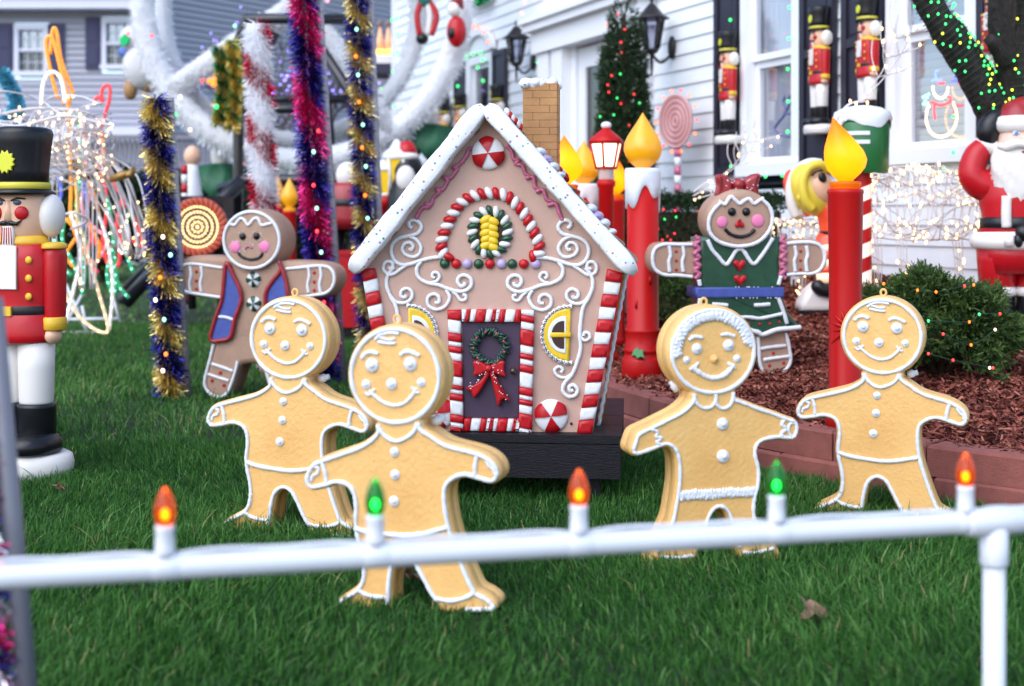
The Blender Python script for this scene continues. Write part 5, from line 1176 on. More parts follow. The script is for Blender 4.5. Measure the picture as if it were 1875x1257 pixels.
    for u, r_ in prof:
        for j in range(n):
            a = 2 * PI * j / n; rr = fw * r_ * (1 + .025 * math.sin(5 * a + u * 9)); vs_.append((rr * math.cos(a) + lean * FH * max(0, u - .3) ** 1.5, rr * math.sin(a) * .95, z0 + u * FH))
    fs = [(i * n + j, i * n + (j + 1) % n, (i + 1) * n + (j + 1) % n, (i + 1) * n + j) for i in range(len(prof) - 1) for j in range(n)]; fs += [tuple(range(n - 1, -1, -1)), tuple((len(prof) - 1) * n + j for j in range(n))]
    mb.add(vs_, fs); mb.build('flame', flame_lit() if lit else FLAME, t)
    if lit:
        mb = MB(); mb.ell((lean * FH * .02, 0, z0 + FH * .36), (fw * .42, fw * .42, fw * .62), 14, 9); mb.build('lamp', glow('candle lamp', (1, .55, .14), 8), t)
    return t
p_ = onbed(1177, 693); candle('unlit red plastic candle with white dripping wax top, in the mulch beside the toy house', p_, 482 / F * p_.y, 57 / F * p_.y, True, rz=0)
p_ = onbed(1548, 786); candle('lit red plastic candle with glowing yellow flame, behind the gingerbread boy', p_, 553 / F * p_.y, 64 / F * p_.y, False, True, True, lean=-.34)
def back_candle(px, ytop, ybot, wpx, Yq, label, lit=False, drip=True):
    q = P(px, ybot, Yq); q.z = bedz(q.x, q.y)[0]; top = P(px, ytop, Yq).z; return candle(label, q, top - q.z, wpx / F * Yq, drip, lit)
back_candle(1069, 262, 0, 46, 8.8, 'smaller candle with white wax top, far left beside the lit lamp post')
back_candle(1033, 262, 0, 58, 7.6, 'candle with glowing yellow flame just behind the toy chimney', True, False)
back_candle(1127, 295, 0, 36, 8.4, 'narrow candle with glowing yellow flame close behind the lit lamp post', True, False)
q = P(1110, 400, 7.9); q.z = bedz(q.x, q.y)[0]; kk = 7.9 / F
lp = thing('lamp_post', 'red plastic street lamp with glowing white lantern panes', 'lamp post', q); zz = lambda py: P(0, py, 7.9).z - q.z
mb = MB(); mb.lathe([(24 * kk, 0), (24 * kk, .05), (15 * kk, .1), (14 * kk, zz(345)), (17 * kk, zz(340)), (17 * kk, zz(332)), (14 * kk, zz(330))], 20); mb.build('post', CANDLE_RED, lp)
mb = MB(); mb.lathe([(13 * kk, zz(330)), (15 * kk, zz(328)), (14 * kk, zz(312)), (18 * kk, zz(308))], 20); mb.build('neck', CREAM, lp)
z0, z1 = zz(308), zz(262); n = 6
red = MB(); pan = []
def ringp(r_, z, n=6, o=0): return [Vector((r_ * math.cos(2 * PI * (j + o) / n), r_ * math.sin(2 * PI * (j + o) / n), z)) for j in range(n)]
lo, hi = ringp(19 * kk, z0, 6, .22), ringp(30 * kk, z1, 6, .22)
for j in range(6): red.tube([lo[j], hi[j]], 2.2 * kk, 6); red.tube([lo[j], lo[(j + 1) % 6]], 2.4 * kk, 6); red.tube([hi[j], hi[(j + 1) % 6]], 2.4 * kk, 6)
red.lathe([(34 * kk, zz(262)), (32 * kk, zz(256)), (20 * kk, zz(246)), (9 * kk, zz(238)), (7 * kk, zz(234))], 6, M=Matrix.Rotation(.22 * 2 * PI / 6, 4, 'Z')); red.build('lantern_frame', CANDLE_RED, lp)
for j in range(6):
    mb = MB(); a, b_ = lo[j], lo[(j + 1) % 6]; c, d = hi[(j + 1) % 6], hi[j]; mb.add([a * .97 + Vector((0, 0, a.z * .03)), b_ * .97 + Vector((0, 0, b_.z * .03)), c * .97 + Vector((0, 0, c.z * .03)), d * .97 + Vector((0, 0, d.z * .03))], [(0, 1, 2, 3)], 0, False); mb.build('lit_pane', glow('lantern pane', (1, .84, .62), 1.0), lp)
mb = MB(); mb.ell((0, 0, zz(230)), (10 * kk, 10 * kk, 7 * kk), 12, 8); mb.build('finial', SNOWP, lp)
# ================================================================== SANTA, ELF, STRIPED POLE
def santa():
    base = onbed(1838, 622); k = base.y / F; base.x += 12 * k; t = thing('santa_figure', 'waving plastic Santa with white beard, black belt and raised black mitten', 'Santa figure', base, R(-6)); kk = k
    ox = 8
    T = Matrix.Translation((ox * k, 0, 0))
    def L_(prof, mt, nm, sx=1, sy=.8, par=None, M=None, n=28): return MB().lathe([(r * k, (622 - z) * k) for r, z in prof], n, sx=sx, sy=sy, M=M or T).build(nm, mt, par or t)
    L_([(70, 628), (72, 622), (72, 604), (66, 592), (40, 588)], CREAM, 'base', 1, .8)
    L_([(73, 634), (73, 620)], BLACK, 'base_ring', 1, .8)
    for s in (-1, 1):
        M_ = Matrix.Translation(((ox + s * 31) * k, 0, 0))
        L_([(30, 594), (33, 585), (30, 560), (29, 536)], BLACK, 'boot', 1, 1.15, None, M_, 18); L_([(30, 542), (35, 538), (35, 528), (30, 524)], CREAM, 'boot_trim', 1, 1.1, None, M_, 18)
        L_([(30, 528), (33, 520), (36, 480), (38, 450)], RED, 'trouser_leg', 1, 1.1, None, M_, 18)
    L_([(62, 500), (67, 470), (70, 448)], RED, 'trousers', 1, .78)
    L_([(66, 458), (78, 452), (80, 440), (74, 428), (64, 424)], CREAM, 'coat_trim', 1, .8)
    L_([(70, 430), (58, 412), (57, 402), (64, 372), (62, 345), (54, 318), (40, 300), (25, 292)], RED, 'coat', 1, .78)
    L_([(60, 420), (63, 418), (62, 400), (58, 398)], BLACK, 'belt', 1, .79)
    mb = MB(); mb.tube(cr([(-17 * k, -44 * k, 206 * k), (-18 * k, -45 * k, 230 * k), (-17 * k, -44 * k, 262 * k)], 4), 9 * k, 10); mb.tube([(-16 * k, -60 * k, 172 * k), (-16 * k, -57 * k, 192 * k)], 9 * k, 10); mb.build('coat_placket', CREAM, t)
    X = lambda px, py, y=0: ((px - 1838) * k, y * k, (622 - py) * k)
    mb = MB(); mb.tube(cr([X(1815, 345, 4), X(1788, 338, 2), X(1770, 318, 0), X(1778, 285, 2), X(1796, 268, 6)], 5), [30 * k * q for q in np.interp(np.linspace(0, 1, 21), [0, .3, .55, .8, 1], [1.05, .98, .82, .74, .66])], 18); mb.build('arm', RED, t)
    mb = MB(); mb.tube([X(1790, 276, 5), X(1794, 272, 5), X(1806, 260, 8), X(1810, 256, 8)], [19 * k, 25 * k, 25 * k, 19 * k], 18); mb.build('cuff', CREAM, t)
    mb = MB(); mb.tube(cr([X(1803, 264, -2), X(1797, 244, -4), X(1803, 226, -4), X(1820, 214, 0), X(1840, 213, 6)], 4), [15 * k, 17 * k, 19 * k, 20 * k, 21 * k, 21 * k, 21 * k, 21 * k, 20 * k, 20 * k, 19 * k, 18 * k, 17 * k, 14 * k, 10 * k, 6 * k, 2 * k], 16); mb.build('mitten', BLACK, t)
    mb = MB(); mb.tube(cr([X(1898, 350, 0), X(1918, 385, -12), X(1900, 408, -40), X(1878, 414, -52)], 5), [28 * k] * 6 + [25 * k] * 5 + [21 * k] * 5, 16); mb.build('arm', RED, t)
    mb = MB(); mb.tube([X(1884, 404, -50), X(1874, 408, -53), X(1868, 410, -54)], [23 * k, 25 * k, 22 * k], 14); mb.build('cuff', CREAM, t)
    mb = MB(); mb.ell(X(1852, 428, -60), (21 * k, 13 * k, 16 * k), 16, 10, rot=Matrix.Rotation(R(25), 4, 'Y')); mb.ell(X(1838, 440, -60), (9 * k, 8 * k, 13 * k), 10, 7); mb.build('mitten', BLACK, t)
    mb = MB(); mb.ell(X(1852, 262, -8), (40 * k, 38 * k, 46 * k), 22, 14); mb.build('head', mat('Santa face', (.78, .52, .42), .42, sss=.2), t)
    for s, px in ((-1, 1838), (1, 1866)):
        mb = MB(); mb.ell(X(px, 247, -43), (7 * k, 3 * k, 4.5 * k), 10, 7); e = mb.build('eye', CREAM, t)
        mb = MB(); mb.ell(X(px, 247, -45.5), (3.6 * k, 2 * k, 3.8 * k), 10, 7); mb.build('iris', mat('blue iris', (.08, .25, .55), .3), e)
        mb = MB(); mb.tube([X(px - 9, 240, -41), X(px, 235, -44), X(px + 9, 239, -42)], 2.6 * k, 6); mb.build('eyebrow', CREAM, t)
    mb = MB(); mb.ell(X(1853, 258, -50), (8 * k, 8 * k, 7 * k), 12, 8); mb.build('nose', mat('Santa face', (.78, .52, .42)), t)
    mb = MB(); g = np.random.default_rng(11)
    vs_ = []; N_ = 30; Mz = 16
    for i in range(Mz + 1):
        v = i / Mz; zz = 266 + v * 122; wd_ = np.interp(v, [0, .15, .4, .7, .9, 1], [45, 52, 54, 46, 26, 6])
        for j in range(N_):
            a = 2 * PI * j / N_; fl = 1 + .07 * math.sin(9 * a + 4 * math.sin(v * 7)) * min(1, v * 4)
            vs_.append(X(1852 + wd_ * fl * math.cos(a), zz + (6 * math.sin(5 * a) if v > .8 else 0), -22 - 8 * v + (34 - 8 * v) * fl * math.sin(a) * (wd_ / 54) ** .5))
    fs = [(i * N_ + j, i * N_ + (j + 1) % N_, (i + 1) * N_ + (j + 1) % N_, (i + 1) * N_ + j) for i in range(Mz) for j in range(N_)]
    fs = [f[::-1] for f in fs] + [tuple(range(N_)), tuple(Mz * N_ + j for j in range(N_ - 1, -1, -1))]; mb.add(vs_, fs); mb.build('beard', CREAM, t)
    mb = MB()
    for s in (-1, 1): mb.tube(cr([X(1852, 268, -56), X(1852 + s * 16, 266, -55), X(1852 + s * 32, 272, -46), X(1852 + s * 44, 268, -34)], 4), [8 * k] * 5 + [9 * k] * 4 + [6 * k] * 3 + [2 * k], 10)
    mb.build('moustache', CREAM, t)
    mb = MB(); mb.ell(X(1852, 281, -56), (8 * k, 3 * k, 3 * k), 10, 6); mb.build('mouth', DRED, t)
    L_([(40, 244), (46, 238), (48, 228), (44, 217), (38, 214)], CREAM, 'hat_trim', 1, 1, None, Matrix.Translation((14 * k, -6 * k, 0)))
    mb = MB(); mb.tube(cr([X(1852, 222, -4), X(1854, 208, -2), X(1868, 196, 4), X(1895, 196, 12), X(1912, 215, 16)], 4), [42 * k, 41 * k, 39 * k, 36 * k, 33 * k, 30 * k, 26 * k, 22 * k, 20 * k, 18 * k, 16 * k, 14 * k, 12 * k, 11 * k, 10 * k, 9 * k, 8 * k], 18); mb.build('hat', DRED, t)
santa()

def elf():
    base = onbed(1490, 574); k = base.y / F; t = thing('elf_figure', 'plastic elf with yellow hair tilting its head, in red coat and striped stockings', 'elf figure', base, 0, None, .94)
    X = lambda px, py, y=0: ((px - 1490) * k, y * k, (574 - py) * k)
    OR = mat('glowing orange red coat', (.62, .06, .02), .4, coat=.2, emit=(1, .08, .02), estr=.12); HAIR = mat('yellow hair plastic', (.72, .58, .06), .4, sss=.1)  # glow put into the coat colour; the elf holds no lamp
    mb = MB(); mb.cookie([(a * k, b_ * k) for a, b_ in ((-32, 6), (58, 6), (58, 50), (40, 62), (0, 60), (-18, 45), (-30, 22))], 66 * k, 10 * k); mb.build('base', CREAM, t)
    mb = MB(); mb.box((13 * k, 0, 3 * k), (96 * k, 70 * k, 9 * k)); mb.build('base_ring', BLACK, t)
    mb = MB(); mb.tube(cr([X(1488, 510, -30), X(1494, 524, -34), X(1512, 528, -34), X(1530, 520, -30)], 4), [8 * k, 11 * k, 13 * k, 14 * k, 14 * k, 14 * k, 14 * k, 14 * k, 14 * k, 14 * k, 14 * k, 13 * k, 11 * k], 12); mb.build('shoe', BLACK, t)
    for i, (y0, y1) in enumerate(((512, 494), (494, 482), (482, 468), (468, 452), (452, 440))):
        mb = MB(); mb.tube([X(1512, y0, -20), X(1510, y1, -20)], [20 * k, 20 * k], 16); mb.build('stocking_stripe', OR if i % 2 else mat('self glowing cream', (.8, .68, .5), .4, emit=(1, .7, .4), estr=.25), t)  # cream stripes carry a glow in their colour too
    mb = MB(); mb.lathe([(38 * k, (574 - 458) * k), (36 * k, (574 - 450) * k), (28 * k, (574 - 424) * k), (24 * k, (574 - 418) * k)], 20, sy=.8, M=Matrix.Translation((33 * k, 0, 0))); mb.build('skirt', OR, t)
    mb = MB(); mb.tube([X(1526, 420), X(1526, 414)], [25 * k, 25 * k], 16); mb.build('belt', BLACK, t)
    mb = MB(); mb.tube(cr([X(1526, 416), X(1523, 390), X(1515, 365), X(1506, 345)], 4), [24 * k] * 5 + [25 * k] * 4 + [23 * k, 20 * k, 17 * k, 14 * k], 18); mb.build('coat', OR, t)
    rot = Matrix.Rotation(R(-24), 4, 'Y')
    mb = MB(); mb.ell(X(1484, 334, 0), (38 * k, 36 * k, 54 * k), 22, 14, rot=rot); mb.build('hair', HAIR, t)
    mb = MB(); mb.ell(X(1497, 328, -14), (27 * k, 28 * k, 36 * k), 20, 12, rot=rot); fc = mb.build('face', SKIN, t)
    mb = MB(); mb.ell(X(1498, 311, -42), (8 * k, 4 * k, 10 * k), 12, 8, rot=rot); mb.build('eye', BLACK, fc)
    mb = MB(); mb.tube([X(1478, 308, -40), X(1486, 299, -42), X(1498, 297, -43)], 2 * k, 6); mb.build('eyebrow', BLACK, fc)
    mb = MB(); mb.tube(cr([X(1512, 296, -24), X(1496, 286, -32), X(1474, 292, -34), X(1462, 318, -34), X(1466, 352, -34), X(1482, 372, -30)], 5), [9 * k] * 26, 10); mb.build('hair_fringe', HAIR, t)
    mb = MB(); mb.ell(X(1462, 346, -28), (8 * k, 6 * k, 13 * k), 12, 8, rot=Matrix.Rotation(R(50), 4, 'Y')); mb.build('ear', HAIR, t)
    mb = MB(); mb.tube(cr([X(1505, 284, 2), X(1482, 283, 4), X(1458, 298, 6), X(1447, 330, 6), X(1449, 362, 6), X(1458, 386, 6)], 5), [11 * k] * 26, 12); mb.build('hat_trim', CREAM, t)
    mb = MB(); mb.ell(X(1462, 380, 10), (13 * k, 12 * k, 13 * k), 14, 9); mb.build('pompom', CREAM, t)
    mb = MB(); mb.ell(X(1466, 340, 22), (26 * k, 30 * k, 50 * k), 18, 12, rot=rot); mb.build('hat', OR, t)
elf()

def mailbox_pole():
    Yq = 7.9; q = P(1579, 600, Yq); q.z = bedz(q.x, q.y)[0]; k = Yq / F; t = thing('striped_pole', 'red and white striped pole topped by a snowy green box with white bars', 'striped pole', q, R(-12))
    z = lambda py: P(0, py, Yq).z - q.z
    zb = z(318); n = 11; r_ = 17 * k; hot = mat('self glowing white plastic', (.8, .72, .66), .4, emit=(1, .7, .5), estr=.22)  # white stripes glow by their own material, no lamp inside
    for i in range(n):
        z0, z1 = zb * i / n, zb * (i + 1) / n; sl_ = .022; mb = MB(); N_ = 20; vs_ = []
        for zz in (z0, z1):
            for j in range(N_):
                a = 2 * PI * j / N_; s = sl_ * math.cos(a) if 0 < zz < zb - .001 else 0; rr = r_ * (1.0 + .001 * (i % 2)); vs_.append((rr * math.cos(a), rr * math.sin(a), zz + s))
        fs = [(j, (j + 1) % N_, N_ + (j + 1) % N_, N_ + j) for j in range(N_)]; mb.add(vs_, fs); mb.build('pole_stripe', CANDLE_RED if i % 2 == (n - 1) % 2 else hot, t)
    mb = MB(); mb.lathe([(44 * k, z(318)), (47 * k, z(314)), (49 * k, z(230)), (46 * k, z(222))], 28, sx=1, sy=.8); bx = mb.build('box', mat('box green', (.012, .13, .03), .4, coat=.2), t)
    mb = MB(); N_ = 36; vs_ = []
    for i, (u, zz) in enumerate(((1.04, 0), (1.10, 8), (1.02, 20), (.7, 28), (.3, 32), (.02, 33))):
        for j in range(N_):
            a = 2 * PI * j / N_; dr_ = (4 + 7 * math.sin(4 * a) + 3 * math.sin(7 * a + 1)) if i == 0 else 0; vs_.append((49 * k * u * math.cos(a), 39 * k * u * math.sin(a), z(226) + (zz - dr_) * k))
    fs = [(i * N_ + j, i * N_ + (j + 1) % N_, (i + 1) * N_ + (j + 1) % N_, (i + 1) * N_ + j) for i in range(5) for j in range(N_)] + [tuple(5 * N_ + j for j in range(N_))]; mb.add(vs_, fs); mb.build('snow_cap', SNOWP, t)
    for py in (246, 262):
        mb = MB()
        for xa in range(-27, 13, 6):
            a = xa * k; y_ = -39 * k * math.sqrt(1 - (xa / 49) ** 2) - .003; mb.box((a, y_, z(py)), (6.1 * k, .006, 7 * k), rot=Matrix.Rotation(math.asin(xa / 49) * .8, 4, 'Z'))
        mb.build('white_bar', SNOWP, bx)
mailbox_pole()

# ================================================================== LIGHTED WIRE DEER
WIREM = mat('white wire', (.66, .62, .62), .4)
def wire_deer(label, loc, rz, s, seed, antlers=True):
    g = random.Random(seed); t = thing('wire_deer', label, 'light up deer', loc, rz, 'lighted wire deer by the house wall', s); pts = []
    def wire(nm, paths, r=.0036):
        mb = MB()
        for q in paths:
            qq = cr(q, 5); mb.tube(qq, r, 5); pts.extend(qq)
        return mb.build(nm, WIREM, t)
    B = Vector((0, 0, .52)); loops = []
    for i in range(15):
        u = -1 + 2 * i / 14; rr = math.sqrt(max(.08, 1 - u * u * .8)); loops.append([(u * .36 + g.uniform(-.02, .02), .16 * rr * math.cos(a), .54 + .17 * rr * math.sin(a) + g.uniform(-.015, .015)) for a in [j * 2 * PI / 8 for j in range(9)]])
    for i in range(17):
        a = g.uniform(0, 6.28); loops.append([(-.36 + .72 * j / 6 + g.uniform(-.06, .06), .155 * math.cos(a + .5 * math.sin(j + i)), .54 + .165 * math.sin(a + .5 * math.sin(j + i))) for j in range(7)])
    wire('body_frame', loops)
    for x in (-.32, -.22, .22, .32):
        y = .09 if x in (-.32, .22) else -.09
        q = [[(x + dx, y + dy, .42), (x + dx * .7 + .02, y + dy * .6, .24), (x + dx * .4, y + dy * .5, .0)] for dx, dy in ((-.035, 0), (.035, 0), (0, .03), (0, -.03))]
        q += [[(x - .035 + .02, y, .30), (x + .035 + .02, y, .27)], [(x - .03, y, .16), (x + .03, y, .14)]]
        wire('leg_frame', q)
    nk = [[(-.30 + .03 * math.cos(a), .07 * math.sin(a), .60 + .05 * math.cos(a)), (-.42, .06 * math.sin(a), .78 + .04 * math.cos(a)), (-.46 + .03 * math.cos(a), .045 * math.sin(a), .92)] for a in [j * 2 * PI / 6 for j in range(6)]]
    wire('neck_frame', nk)
    hd_ = [[(-.42, .05 * math.cos(a), .95 + .05 * math.sin(a)), (-.52, .055 * math.cos(a), .93 + .06 * math.sin(a)), (-.62, .03 * math.cos(a), .88 + .03 * math.sin(a))] for a in [j * 2 * PI / 6 for j in range(6)]]
    wire('head_frame', hd_)
    if antlers:
        q = []
        for sd_ in (-1, 1):
            b_ = Vector((-.44, .04 * sd_, 1.0)); tip = Vector((-.16, .16 * sd_, 1.36)); q.append([b_, b_.lerp(tip, .35) + Vector((.06, 0, .0)), b_.lerp(tip, .7) + Vector((.05, .03 * sd_, 0)), tip])
            for f in (.3, .55, .8):
                c = b_.lerp(tip, f) + Vector((.05, 0, 0)); q.append([c, c + Vector((-.03, .03 * sd_, .09)), c + Vector((-.02, .05 * sd_, .17))])
                q.append([c, c + Vector((.10, .04 * sd_, .02)), c + Vector((.17, .05 * sd_, .05))])
        wire('antlers', q)
    for _ in range(230): bulb_at(t, Vector(g.choice(pts)) + Vector((g.uniform(-.012, .012), g.uniform(-.012, .012), g.uniform(-.012, .012))), 'warm', .0115)
    return t
p_ = P(1700, 510, 7.9); p_.z = bedz(p_.x, p_.y)[0]; wire_deer('lighted white wire deer standing under the snowman window beside Santa', p_, R(4), 1.0, 1).scale = (.86, .9, 1.24)
p_ = P(1418, 470, 8.6); p_.z = bedz(p_.x, p_.y)[0] - .02; wire_deer('lighted white wire deer half hidden behind the brown gingerbread woman and the elf', p_, R(4), .80, 2)

# ================================================================== PLANTS
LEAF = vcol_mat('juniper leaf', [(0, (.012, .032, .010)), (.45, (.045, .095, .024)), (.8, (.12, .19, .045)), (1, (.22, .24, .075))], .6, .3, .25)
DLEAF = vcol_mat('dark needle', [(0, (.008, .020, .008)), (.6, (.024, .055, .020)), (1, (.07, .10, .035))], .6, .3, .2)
STEM = mat('brown stem', (.06, .035, .02), .9)
def sprigs(name, C_, Dn, nl, ln, wd, m_, parent, seed, var0=None):
    """sprigs at points C_ pointing along Dn, each carrying nl small leaves"""
    g = np.random.default_rng(seed); n = len(C_); D = unit(Dn + g.normal(0, .45, Dn.shape)); C2 = np.repeat(C_, nl, 0); D2 = np.repeat(D, nl, 0)
    f = np.tile(np.linspace(0, 1, nl), n)[:, None]; base = C2 + D2 * (f * ln * 1.6) ; d = unit(D2 + g.normal(0, .65, D2.shape)); s_ = unit(np.cross(d, g.normal(0, 1, d.shape)))
    L_ = ln * g.uniform(.6, 1.2, (n * nl, 1)) * (1.1 - .5 * f); W = wd * g.uniform(.7, 1.3, (n * nl, 1))
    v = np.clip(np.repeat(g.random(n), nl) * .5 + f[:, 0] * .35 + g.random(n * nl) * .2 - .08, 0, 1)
    return quads(name, base - s_ * W * .3, base + s_ * W * .3, base + d * L_ * .6 + s_ * W * .5, base + d * L_, [m_], None, v, parent)
def bush(label, loc, rx, ry, rz_, n, seed, m_, name='bush', ln=.03, wd=.008, lights=(), lump=.14, nl=10):
    t = thing(name, label, 'bush', loc); g = np.random.default_rng(seed)
    d = unit(g.normal(0, 1, (n, 3))); d[:, 2] = np.where(d[:, 2] < -.55, -d[:, 2], d[:, 2])
    lm = 1 + lump * (np.sin(d[:, 0] * 5 + seed) * np.cos(d[:, 2] * 6) + .6 * np.sin(d[:, 1] * 9 + d[:, 0] * 7)); rr = (.55 + .45 * g.random(n) ** .45) * lm
    c = d * rr[:, None] * np.array([rx, ry, rz_]) + np.array([0, 0, rz_ * .9])
    sprigs('foliage', c, d + np.array([0, 0, .35]), nl, ln, wd, m_, t, seed)
    core = MB(); core.ell((0, 0, rz_ * .85), (rx * .55, ry * .55, rz_ * .6), 14, 9);  # dark core stands for the shade deep inside the foliage
    for i in range(7):
        a = i * .9; core.tube([(0, 0, -.02), (rx * .4 * math.cos(a), ry * .4 * math.sin(a), rz_ * .7), (rx * .75 * math.cos(a), ry * .75 * math.sin(a), rz_ * 1.3)], [.02, .012, .005], 6)
    core.build('stem_core', STEM, t)
    return t
def lights_on(label, pts, cols, r, name='light_string', wire=None, group=None, wcol=(.01, .04, .02), wr=.0022):
    t = thing(name, label, 'string lights', (0, 0, 0), 0, group)
    for p_, c in zip(pts, cols): bulb_at(t, p_, c, r)
    for i, q in enumerate(wire or []):
        mb = MB(); mb.tube(cr(q, 4), wr, 5); mb.build('wire', mat('dark green wire', wcol, .5), t)
    return t
p_ = onbed(1722, 690); k = p_.y / F
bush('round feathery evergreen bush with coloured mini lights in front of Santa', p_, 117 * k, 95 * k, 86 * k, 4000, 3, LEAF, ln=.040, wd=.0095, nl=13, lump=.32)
bl = [(1680, 532, 'orange'), (1714, 535, 'orange'), (1766, 524, 'red'), (1783, 522, 'orange'), (1793, 576, 'green'), (1775, 590, 'orange'), (1831, 575, 'red'), (1822, 604, 'white'), (1727, 612, 'red'), (1778, 632, 'orange'), (1700, 648, 'red'), (1745, 660, 'red'), (1812, 674, 'white'), (1818, 674, 'red'), (1700, 588, 'green'), (1664, 560, 'green'), (1618, 520, 'orange')]
bp = [P(x, y, p_.y - .36 - .05 * math.cos((x - 1722) / 60)) for x, y, _ in bl]
lights_on('coloured mini lights strung over the round evergreen bush', bp, [c for *_, c in bl], .0085, wire=[[bp[0], bp[1], bp[2], bp[3]], [bp[14], bp[5], bp[4], bp[6]], [bp[8], bp[9], bp[7]], [bp[10], bp[11], bp[13]]])
p_ = onbed(1232, 600); k = p_.y / F
bush('small low shrub between the red candle and the brown gingerbread woman', p_, 62 * k, 60 * k, 50 * k, 1500, 4, LEAF, name='shrub', ln=.03, wd=.008)
# clipped dark hedge along the wall
t = thing('hedge', 'clipped dark green hedge with red mini lights along the white siding', 'hedge', (0, 0, 0)); g = np.random.default_rng(8); n = 4200
a_, b_ = P(1185, 0, 10.2), P(1425, 0, 9.6); f = g.random(n); hx = a_.x + (b_.x - a_.x) * f; hy = a_.y + (b_.y - a_.y) * f; top = 1.09
c = np.stack([hx + g.normal(0, .03, n), hy + g.uniform(-.30, .25, n), np.where(g.random(n) < .4, top + g.normal(0, .02, n), g.uniform(.25, top, n))], 1); fr_ = g.random(n) < .6; c[:, 1] = np.where(fr_ & (c[:, 2] < top - .03), hy - .30 + g.normal(0, .03, n), c[:, 1])
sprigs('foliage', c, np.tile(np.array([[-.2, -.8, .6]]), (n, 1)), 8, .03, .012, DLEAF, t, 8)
mb = MB(); mb.box(((a_.x + b_.x) / 2, (a_.y + b_.y) / 2, .6), ((b_ - a_).length * .9, .3, .85), rot=Matrix.Rotation(math.atan2(b_.y - a_.y, b_.x - a_.x), 4, 'Z')); mb.build('stem_core', STEM, t)  # dark box fills the hedge in place of its inner shade
hl = [(1215, 384, 'red'), (1236, 386, 'red'), (1217, 402, 'green'), (1238, 398, 'green'), (1222, 433, 'red'), (1235, 428, 'red'), (1228, 440, 'red'), (1240, 452, 'red'), (1213, 440, 'red'), (1280, 388, 'red'), (1205, 420, 'red')]
def hyp(x): 
    tt_ = ((x - CX) / F * a_.y - a_.x) / ((b_.x - a_.x) - (x - CX) / F * (b_.y - a_.y)); return a_.y + (b_.y - a_.y) * tt_ - .36
lights_on('red and green mini lights on the clipped hedge', [P(x, y, hyp(x)) for x, y, _ in hl], [c for *_, c in hl], .009)
# tall narrow arborvitae by the door
Yq = 11.6; q = P(1142, 0, Yq); q.z = bedz(q.x, q.y)[0]; t = thing('arborvitae', 'tall narrow dark evergreen beside the front door', 'tree', q); g = np.random.default_rng(12); n = 6500; k = Yq / F
zt = P(0, 6, Yq).z - q.z; f = 1 - np.sqrt(g.random(n)); z = f * zt; rad = np.interp(f, [0, .12, .45, .8, .95, 1], [40, 48, 44, 33, 20, 3]) * k; a = g.uniform(0, 2 * PI, n); rr = rad * (.6 + .4 * g.random(n) ** .5) * (1 + .10 * np.sin(a * 4 + z * 9))
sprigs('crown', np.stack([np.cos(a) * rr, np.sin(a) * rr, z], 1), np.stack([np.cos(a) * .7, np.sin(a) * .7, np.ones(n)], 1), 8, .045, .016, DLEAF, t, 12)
mb = MB(); mb.lathe([(.06, -.05), (.05, zt * .4), (.02, zt * .9)], 10); mb.lathe([(.10, .1), (20 * k, .4), (16 * k, zt * .6), (.02, zt * .95)], 12); mb.build('trunk', STEM, t)
al = [(1131, 27, 'red'), (1144, 54, 'red'), (1137, 78, 'red'), (1138, 97, 'red'), (1120, 139, 'red'), (1136, 136, 'green'), (1113, 156, 'red'), (1115, 169, 'red'), (1161, 173, 'red'), (1130, 180, 'green'), (1137, 190, 'red'), (1171, 189, 'green'), (1152, 230, 'red'), (1124, 211, 'green'), (1150, 297, 'red'), (1158, 250, 'red'), (1111, 46, 'orange'), (1099, 214, 'green')]
lights_on('red and green mini lights scattered over the tall narrow evergreen', [P(x, y, Yq - .19) for x, y, _ in al], [c for *_, c in al], .011)

# light wrapped tree at the upper right
BARK = mat('dark bark', (.020, .016, .014), .9, var=.5, vscale=14, bump=1, bscale=38, bdist=.03, stretch=(1, 1, .35))
def bark(mb, path, radii, n=26):
    q = cr(path, 7); rr = np.interp(np.linspace(0, 1, len(q)), np.linspace(0, 1, len(radii)), radii); g = np.random.default_rng(int(radii[0] * 1e4)); ph = g.uniform(0, 6, 6); up = Vector((0, -1, .2)); vs_ = []
    for i, p_ in enumerate(q):
        d = (q[min(i + 1, len(q) - 1)] - q[max(i - 1, 0)]).normalized(); e1 = (up - d * up.dot(d)).normalized(); e2 = d.cross(e1)
        for j in range(n):
            a = 2 * PI * j / n; r_ = rr[i] * (1 + .07 * math.sin(9 * a + ph[0] + i * .35) + .05 * math.sin(5 * a - i * .5 + ph[1]) + .04 * math.sin(13 * a + i * 1.3) + g.normal(0, .022)); vs_.append(p_ + (e1 * math.cos(a) + e2 * math.sin(a)) * r_)
    fs = [(i * n + j, i * n + (j + 1) % n, (i + 1) * n + (j + 1) % n, (i + 1) * n + j) for i in range(len(q) - 1) for j in range(n)] + [tuple(range(n - 1, -1, -1)), tuple((len(q) - 1) * n + j for j in range(n))]
    mb.add(vs_, fs); return q
Yt = 7.75; k = Yt / F
tb = P(1880, 600, Yt); tb.z = bedz(tb.x, tb.y)[0]; tr = thing('tree', 'dark barked tree with splayed limbs wound in green mini lights above Santa', 'tree', tb); o_ = Vector(tb)
W_ = lambda px, py, dy=0: P(px, py, Yt + dy) - o_
mb = MB(); bark(mb, [Vector((0, 0, -.1)), W_(1880, 420), W_(1872, 280), W_(1865, 200)], [62 * k, 50 * k, 48 * k, 54 * k], 30); bark(mb, [W_(1866, 260, .02), W_(1862, 150, -.02), W_(1848, 60, -.04), W_(1838, -60, -.08)], [44 * k, 35 * k, 32 * k, 30 * k]); mb.build('trunk', BARK, tr)
limb = []
